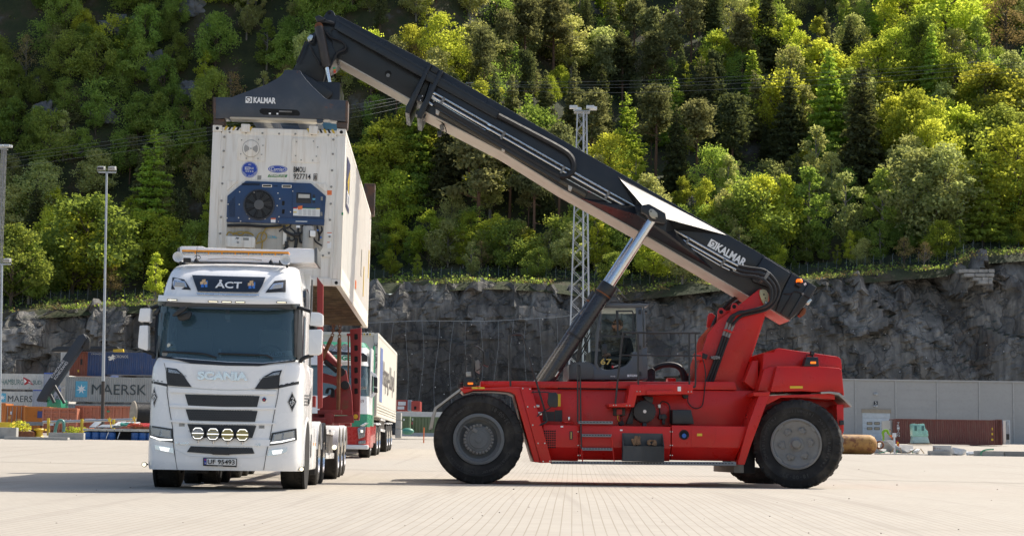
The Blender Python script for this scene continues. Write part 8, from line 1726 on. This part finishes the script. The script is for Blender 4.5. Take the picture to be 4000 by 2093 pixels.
# ================================================================== RIGHT SIDE
D = 232.0; wa = at_y(3240,1473, D); wb = at_y(4300,1740, D); wh = Frame((wa.x, D, gz(D) - .3),-.6)
ware = thing('warehouse', 'long grey panel-clad warehouse below the cliff at the right', 'building', wh); Hw = wa.z - gz(D) + .1; Lw = wb.x - wa.x
M_wp2 = mat('grey_cladding',(.35,.345,.33),.55, var=.05, scale=.3, dirt=(.24,.23,.21), dirt_amt=.3); M_wp3 = mat('pale_cladding_trim',(.38,.375,.36),.5)
cols = [wh.px(p,1600, y=0).x for p in (3240,3344,3501,3663,3828,3961,4110,4280)]
dx0, dx1, dz = wh.px(3370,1600, y=0).x, wh.px(3478,1600, y=0).x, wh.px(3420,1597, y=0).z
mb = MB(); mb.lohi((0,.25,0),(Lw,30, Hw - .05)); part('hall', mb, M_wp2, ware)
for i in range(len(cols) - 1):
    for j in range(7):
        z0, z1 = Hw * j / 7 * .98, Hw * (j + 1) / 7 * .98 - .025; xa, xb = cols[i] + .12, cols[i + 1] - .12
        segs = [(xa, xb)] if not (i == 1 and z0 < dz) else [(xa, dx0 - .1),(dx1 + .1, xb)]
        for a, b in segs: mb = MB(); mb.lohi((a,.22, z0),(b,.27, z1)); part('wall_panel', mb, M_wp2, ware)
    mb = MB(); mb.lohi((cols[i] - .1,.12,0),(cols[i] + .1,.27, Hw * .985)); part('panel_joint_trim', mb, M_wp3, ware)
mb = MB(); mb.lohi((-.1,.05, Hw - .14),(Lw,.4, Hw + .05)); part('roof_edge', mb, M_wp3, ware)
mb = MB(); mb.lohi((dx0 - .12,.1, dz - .5),(dx1 + .12,.3, dz)); dr_ = part('door_header', mb, mat('rusty_beige',(.33,.28,.21),.7), ware)
door = None
for k in range(6): mb = MB(); z0 = dz - .5 - (dz - .5) * (k + 1) / 6; mb.lohi((dx0,.2, z0 + .02),(dx1,.28, z0 + (dz - .5) / 6)); part('door_section', mb, mat('white_door',(.52,.56,.58),.5), ware,.01)
for r_ in range(2):
    for k in range(3): p, q = wh.px(3386 + k * 29,1647 + r_ * 20, y=.2), wh.px(3407 + k * 29,1658 + r_ * 20, y=.2); mb = MB(); mb.lohi((p.x,.14, q.z),(q.x,.22, p.z)); f_ = part('window_frame', mb, M_blackp, ware); mb = MB(); mb.lohi((p.x + .06,.12, q.z + .05),(q.x - .06,.15, p.z - .05)); part('window_pane', mb, mat('warm_pane',(.36,.31,.22),.2), f_)
p, q = wh.px(3414,1566, y=.1), wh.px(3428,1580, y=.1); mb = MB(); mb.lohi((p.x,.05, q.z),(q.x,.14, p.z)); sgn = part('door_sign', mb, M_printb, ware); text('5',.4, M_white, sgn,((p.x + q.x) / 2,.04,(p.z + q.z) / 2), height=.36, width=.22)
for px, py in ((3420,1585),(3421,1538)): p = wh.px(px, py, y=0); mb = MB(); mb.box((p.x,-.05, p.z),(.5,.3,.25)); mb.cyl((p.x,-.1, p.z),(p.x,-.5, p.z - .1),.12, n=10); part('wall_lamp', mb, M_galv, ware,.03)
# brown container row, wrapped machine, worker
e, fr, w, h, dp, m = container('long brown container with vertical white lettering in front of the warehouse',3494,1634,3889,1738,172,(.155,.045,.035), texts=(('#p',3876,1674,9,4, M_yel),('#p',3876,1694,8,6, M_yel),('#p',3876,1716,8,8, M_yel)), ribs=46)
for k, ch_ in enumerate('TRITON'): q = fr.px(3509,1652 + k * 9.6, y=-.02); text(ch_,.3, M_pw, e,(q.x,-.02, q.z), height=.2, width=.26)
container('brown container end right of the white-lettered brown one',3890,1637,3916,1738,172.5,(.15,.045,.035), dep=10); container('pale blue-white refrigerated container end at far right',3917,1640,3947,1735,176,(.45,.50,.53), dep=6, texts=(('#p',3924,1688,92,10, M_reef),('#p',3937,1705,22,12, M_blackp),('#p',3938,1655,14,8, M_galv)))
container('white container doors at the left end of the brown container',3477,1640,3493,1732,173,(.50,.50,.47), 'end', dep=4)
D = 165; wm = thing('wrapped_machine', 'machine wrapped in pale green plastic standing before the brown container', 'machine'); M_wrap = mat('green_stretch_film',(.26,.52,.44),.25, var=.25, scale=2.5, coat=.4, bmp=.5)
def rq(name, pts, d, dep, m, par, bev=.06): mb = MB(); pp = [at_y(a, b, d) for a, b in pts]; mb.prism([(p.x, p.z) for p in pp], d, d + dep); return part(name, mb, m, par, bev)
rq('wrapped_top',[(3563,1653),(3590,1655),(3612,1653),(3616,1674),(3626,1682),(3628,1704),(3566,1704)], D,1.2, M_wrap, wm,.12); rq('wrapped_base',[(3568,1700),(3624,1700),(3633,1730),(3564,1730)], D + .1,1.1, mat('pale_film',(.36,.50,.48),.3, coat=.3, bmp=.4), wm,.08)
for px in (3572,3600): rq('inner_panel',[(px,1662),(px + 10,1662),(px + 10,1682),(px,1682)], D - .02,.1, mat('dim_green',(.06,.15,.14),.3), wm,.02)
rq('pallet',[(3560,1730),(3640,1731),(3640,1735),(3560,1734)], D - .1,1.4, mat('pallet_wood',(.35,.27,.17),.9), wm,.01)
D = 170.0; f0 = at_y(3448,1722, D); wk = bpy.data.objects.new('person', None); COL.objects.link(wk); wk.matrix_basis = Matrix.Translation((f0.x, D, f0.z)); tag(wk, 'worker in hi-vis green bending over with a tool by the warehouse door', 'person')
hip, chs, hdp = Vector((0,0,.88)), Vector((.42,0,1.08)), Vector((.66,0,1.06))
skin_body('body',[hip, hip * .5 + chs * .5 + Vector((0,0,.1)), chs, hdp * .6 + chs * .4, chs + Vector((.04,-.2,-.02)), chs + Vector((.12,-.22,-.3)), chs + Vector((.3,-.1,-.48)), chs + Vector((.04,.2,-.02)), chs + Vector((.12,.22,-.3)), chs + Vector((.3,.1,-.48)), hip + Vector((0,-.12,-.05)), Vector((.08,-.14,.46)), Vector((-.02,-.15,.07)), hip + Vector((0,.12,-.05)), Vector((.12,.16,.46)), Vector((.1,.17,.07)), Vector((.16,-.15,.05)), Vector((.28,.17,.05))],
  [(0,1),(1,2),(2,3),(2,4),(4,5),(5,6),(2,7),(7,8),(8,9),(0,10),(10,11),(11,12),(0,13),(13,14),(14,15),(12,16),(15,17)],[.15,.16,.17,.06,.09,.065,.045,.09,.065,.045,.11,.085,.06,.11,.085,.06,.05,.05], mat('hi_vis_green',(.22,.42,.03),.8), wk)
head(wk, hdp + Vector((.1,0,.02)),.115, M_skin, M_black, Vector((.6,0,-.8)))
mb = MB(); mb.box(chs + Vector((.4,0,-.55)),(.3,.14,.2)); mb.tube([chs + Vector((.3,0,-.5)), chs + Vector((.55,0,-.85))],.04,6); o = part('breaker_tool', mb, M_orange_s, None,.02); o.matrix_basis = wk.matrix_basis.copy(); tag(o, 'orange power tool held by the bending worker', 'tool')
# foreground litter of the right yard edge
D = 79.0; a = at_y(3230,1736, D); r_ = .46; cz = gz(D) + r_ - .02; tk = thing('buoy_tank', 'rusty yellow cylindrical tank lying behind the stacker rear wheel', 'tank', loc=(a.x, D, cz)); L2 = at_y(3390,1736, D).x - a.x
mb = MB(); mb.lathe([(0,-.05),(r_,0),(r_, L2),(r_ * .97, L2 + .12),(r_ * .8, L2 + .28),(r_ * .45, L2 + .38),(0, L2 + .4)], axis='x', n=40); part('shell', mb, mat('rust_yellow_paint',(.36,.19,.05),.7, var=.3, scale=.8, dirt=(.19,.075,.03), dirt_amt=1.0, bmp=.2, rust=1.2), tk,0, True)
mb = MB(); mb.lathe([(.16 + .04 * math.cos(t),.03 * math.sin(t)) for t in [j * math.pi / 3 for j in range(7)]],(L2 + .55,0,.0), 'y',20); mb.box((L2 + .35,0,0),(.2,.06,.3)); part('towing_eye', mb, M_rust, tk,0, True)
def rubble(name, label, cat, px, py, w, h, m, seed, d=None):
    q = on_ground(px, py) if d is None else at_y(px, py, d); rr = random.Random(seed); bm = bmesh.new()
    for _ in range(16): bm.verts.new((rr.uniform(-w, w) / 2, rr.uniform(-w, w) / 2 * .7, rr.uniform(0, h)))
    bmesh.ops.convex_hull(bm, input=bm.verts); me = bpy.data.meshes.new(name); bm.to_mesh(me); bm.free(); o = link(name, me, m); o.location = (q.x, q.y, gz(q.y) - .03); tag(o, label, cat)
M_rub = mat('broken_concrete',(.36,.35,.33),.95, var=.25, scale=4, bmp=.5); M_bag = mat('white_plastic_bag',(.60,.61,.60),.35, var=.15, scale=6, bmp=.8); M_wood = mat('splinter_wood',(.33,.24,.14),.9)
rubble('concrete_chunk', 'tall broken grey slab beside the white post', 'rubble',3473,1768,.95,.75, M_rub,3); rubble('concrete_chunk', 'wide tilted broken slab right of the red and yellow sign', 'rubble',3530,1770,1.1,.5, M_rub,5); rubble('plastic_bag', 'white plastic bag heap right of the broken slabs', 'bag',3573,1772,.8,.3, M_bag,6); rubble('plastic_bag', 'grey plastic-wrapped bundle in the middle of the rubble row', 'bag',3742,1778,.75,.42, M_bag,8); rubble('plastic_bag', 'crumpled clear plastic right of the wrapped bundle', 'bag',3790,1778,.6,.25, M_bag,9); rubble('concrete_chunk', 'low heap of concrete bits left of the white post', 'rubble',3440,1770,.7,.3, M_rub,11)
rr = random.Random(2)
for k in range(9):
    q = on_ground(3430 + k * 22,1772); mb = MB(); d = Vector((rr.uniform(-.5,.5), rr.uniform(-.3,.3), rr.uniform(.05,.3))); mb.tube([Vector((q.x, q.y - .2, gz(q.y) + .03)), Vector((q.x, q.y - .2, gz(q.y) + .08)) + d],.025,4); o = part('wood_scrap', mb, M_wood if k % 3 else M_g2, None); tag(o,['split', 'pale', 'green'][(k + 2) % 3 if k % 3 else 2] + ' scrap stick, number ' .replace(', number ', '') + ' in the rubble row, ' + ORD[k] + (' from left' if k else ' of the sticks'), 'scrap', 'scrap sticks')
block('dark concrete block under the orange-edged one',3635,1759,3713,1778,79,.6); block('pale concrete block with orange edge on top of the dark one',3653,1738,3718,1759,79.1,.5, mat('chipped_white_concrete',(.50,.49,.46),.9, var=.1, rust=.4)); block('long concrete beam at the right yard edge with green strap',3814,1759,3922,1780,79,.5); block('darker concrete beam at the right edge of the photo',3924,1761,4080,1783,79,.5, mat('dark_concrete',(.22,.215,.20),.9, bmp=.3)); block('low kerb stones under the rubble row',3420,1770,3634,1778,79.6,.3, name='kerb_stone', cat='kerb')
mb = MB(); mb.tube(cat_p([at_y(a, b,78.9) for a, b in ((3832,1778),(3834,1764),(3850,1756),(3882,1754))],4),.035,5); o = part('lashing_strap', mb, M_g2, None,0, True); tag(o, 'green lashing strap over the concrete beam', 'strap')
D = 84; p, q = at_y(3489,1690, D), at_y(3500,1740, D); ps = thing('white_post', 'white square post among the rubble', 'post'); mb = MB(); mb.lohi((p.x + .03, D, gz(D)),(q.x - .03, D + .1, p.z)); part('shaft', mb, M_pw, ps,.01); mb = MB(); mb.lohi((p.x - .02, D - .03, p.z - .2),(q.x + .02, D + .13, p.z)); part('cap', mb, M_pw, ps,.01)
sgb = thing('road_sign', 'red and yellow striped marker board leaning by the white post', 'sign'); 
for k in range(3): rq('stripe',[(3500 + k * 4,1720 + k * 6),(3507 + k * 3,1720 + k * 5),(3512,1742 + k),(3504 + k * 3,1740 + k)],82 - .02 * k,.03,[mat('sign_red',(.5,.03,.02),.5), M_yel, mat('sign_red',(.5,.03,.02),.5)][k], sgb,0)
# ================================================================== MASTS, LAMPS, FENCE, WIRES
def lattice(label, px_c, ytop, wtop, yref, wref, d, base_z, M_galv=M_galv):
    sc_ = F_PX / d; pt = at_y(px_c[0], ytop, d); pr_ = at_y(px_c[1], yref, d); slope = (wref - wtop) / sc_ / (pt.z - pr_.z); e = thing('floodlight_mast', label, 'mast', loc=(pr_.x, d, base_z)); Ht = pt.z - base_z
    def hw(z): return (wtop / sc_ + slope * (Ht - z)) / 2 * .78
    for a, b in ((-1,-1),(1,-1),(1,1),(-1,1)): mb = MB(); mb.tube([(a * hw(0), b * hw(0),0),(a * hw(Ht), b * hw(Ht), Ht)],.05,5); part('leg', mb, M_galv, e)
    z = 0.0
    while z < Ht - .4:
        st = max(1.3, hw(z) * 1.9); z2 = min(Ht, z + st)
        for i,(u, v) in enumerate((((-1,-1),(1,-1)),((1,-1),(1,1)),((1,1),(-1,1)),((-1,1),(-1,-1)))):
            a, b = hw(z), hw(z2); mb = MB(); mb.tube([(u[0] * a, u[1] * a, z),(v[0] * b, v[1] * b, z2)],.024,4, False); part('brace', mb, M_galv, e)
            if i % 2 == 0: mb = MB(); mb.tube([(v[0] * a, v[1] * a, z),(u[0] * b, u[1] * b, z2)],.024,4, False); part('brace', mb, M_galv, e)
        z = z2
    mb = MB(); mb.tube([(hw(0) * .3,-hw(0),0),(hw(Ht) * .3,-hw(Ht), Ht)],.09,6); part('conduit', mb, M_galv, e)
    mb = MB(); mb.box((0,0, Ht + .05),(hw(Ht) * 3.4, hw(Ht) * 2.6,.12)); part('platform', mb, M_galvd, e)
    for a, b, r_ in ((-1,-.6,.5),(.9,-.8,-.2),(1.25,.2,-.9),(-.5,1,.3)): mb = MB(); mb.box((a * hw(Ht) * 1.9, b * hw(Ht) * 1.3, Ht + .42),(.75,.5,.30), None); o = part('floodlight', mb, mat('pale_lamp_housing',(.60,.62,.62),.4,.2), e,.06)
    return e
lattice('tall galvanised lattice floodlight mast behind the boom',(2274,2266),440,47,1150,86,160.0, gz(160), mat('mast_steel',(.44,.46,.48),.5,.3)); lattice('lattice mast cut by the left edge of the photo',(4,-4),585,20,1000,27,200.0, gz(200), mat('weathered_mast_steel',(.26,.26,.25),.6))
def lamp(label, px_t, py_t, px_b, py_b, d, dark, heads):
    t = at_y(px_t, py_t, d); b = at_y(px_b, py_b, d); e = thing('lamp_post', label, 'lamp post', loc=(b.x, d, gz(d))); Ht = t.z - gz(d); lean = t.x - b.x; zc = at_y(px_b, dark, d).z - gz(d) if dark else 0
    if dark: mb = MB(); mb.cyl((0,0,0),(lean * zc / Ht,0, zc),.125,.11,14); part('painted_foot', mb, mat('dark_band',(.05,.042,.036),.7), e)
    zs_ = [zc, zc + (Ht - zc) * .2, zc + (Ht - zc) * .48, Ht]; r_ = [.105,.09,.075,.055]
    for k in range(3): mb = MB(); mb.cyl((lean * zs_[k] / Ht,0, zs_[k]),(lean * zs_[k + 1] / Ht,0, zs_[k + 1]), r_[k], r_[k] * .9,14); part('pole_section', mb, M_galv, e)
    mb = MB(); mb.lohi((lean - .55,-.05, Ht),(lean + .6,.05, Ht + .08)); part('crossbar', mb, M_galv, e)
    for s in heads:
        x = lean + s * .36; mb = MB(); mb.box((0,0,0),(.46,.5,.26), None); mb.xf(Matrix.Translation((x,-.05, Ht + .30)) @ Matrix.Rotation(R(12),4, 'X')); hd_ = part('lamp_head', mb, mat('lamp_alu',(.45,.46,.45),.4,.4), e,.05); mb = MB(); mb.box((0,-.26,0),(.40,.02,.18)); mb.xf(Matrix.Translation((x,-.05, Ht + .30)) @ Matrix.Rotation(R(12),4, 'X')); part('lamp_glass', mb, M_navy if s < 0 else M_lampin, hd_); mb = MB(); mb.tube([(x - .28,0, Ht + .28),(x - .28,0, Ht + .1),(x + .28,0, Ht + .1),(x + .28,0, Ht + .28)],.015,5); part('lamp_stirrup', mb, M_galv, hd_)
lamp('grey stepped lamp post with two floodlights left of the truck',417,676,401,1665,112.0,1488,(-1,1)); lamp('grey lamp post at the very left edge of the photo',8,1034,0,1650,118.0,0,(1,))
# fence on the cliff edge
fn = thing('wire_fence', 'green wire fence on grey posts along the cliff edge', 'fence'); prev = None; P_ = []
px = -30
while px < 3990:
    py = lerp(CT, px) - 22 - 8 * math.sin(px / 170); q = hit_hill(px, py)
    if q is not None and q.y < YC + 30:
        P_.append(q); mb = MB(); mb.tube([q - Vector((0,0,.3)), q + Vector((0,0,2.0)), q + Vector((.1,-.18,2.4))],.034,5); part('fence_post', mb, M_galvd, fn)
    px += 37 + 5 * math.sin(px)
mb = MB(); mb.loft([[p + Vector((0,0, z)) for p in P_] for z in (.05,2.0)]); M_wire = glass('fence_wire',(1,1,1),.22,.8); M_wire.node_tree.nodes['Principled BSDF'].inputs['Base Color'].default_value = (.05,.08,.06,1); part('wire_mesh', mb, M_wire, fn)
# power line
M_wirel = mat('aluminium_wire',(.16,.17,.17),.6,.2); yw = YC + 2
for k in range(4):
    off = (0,15,28,50)[k]; L_pts = [(-60,618 + off),(420,552 + off * .98),(830,497 + off),(1365,412 + off),(1600,372 + off * .8),(1850,322 + off * .55)]
    R_pts = [(1850,322 + off * .55),(2400,318 + off * .9),(3000,294 + off * .95),(3500,268 + off),(4080,222 + off)]
    for n_, pts in (('left', L_pts),('right', R_pts)): mb = MB(); mb.tube(cat_p([at_y(a, b, yw + 26 * max(0,1 - abs(a - 1850) / 500)) for a, b in pts],8),.026,4, False); o = part('power_cable', mb, M_wirel, None); tag(o, ORD[k].replace('leftmost', 'top') + ' of four power cables crossing the ' + n_ + ' hillside', 'cable', 'power cables')
hp = thing('power_pole', 'twin-legged power pole half hidden behind the boom top', 'pole'); 
yw = hit_hill(1853,425).y
for px in (1832,1874): p = at_y(px,312, yw); mb = MB(); mb.cyl(Vector((p.x, yw, hill_z(p.x, yw) - .5)), p,.16,.12,8); part('pole_leg', mb, M_bark, hp)
a, b = at_y(1820,322, yw), at_y(1884,328, yw); mb = MB(); mb.lohi((a.x, yw - .1, b.z),(b.x, yw + .1, a.z)); part('crossarm', mb, M_galvd, hp)
for k, px in enumerate((1824,1848,1870)): p = at_y(px,332, yw - .1); mb = MB(); mb.cyl(p, p + Vector((-.5,0,-.5)),.09, n=8); part('insulator', mb, mat('pale_green_glass',(.35,.60,.48),.2), hp)
# small stones lying on the paving
st = MB(); rr = random.Random(77)
for k in range(60):
    q = on_ground(rr.uniform(-100,4100), rr.uniform(1800,2090)); s = rr.uniform(.006,.015) * (q.y / 25); st.box((q.x, q.y, gz(q.y) + s * .3),(s * 1.5, s, s * .7), None)
o = part('loose_grit', st, mat('dark_grit',(.08,.07,.06),.9), None); tag(o, 'dark specks of grit scattered on the paving', 'grit', kind='stuff')
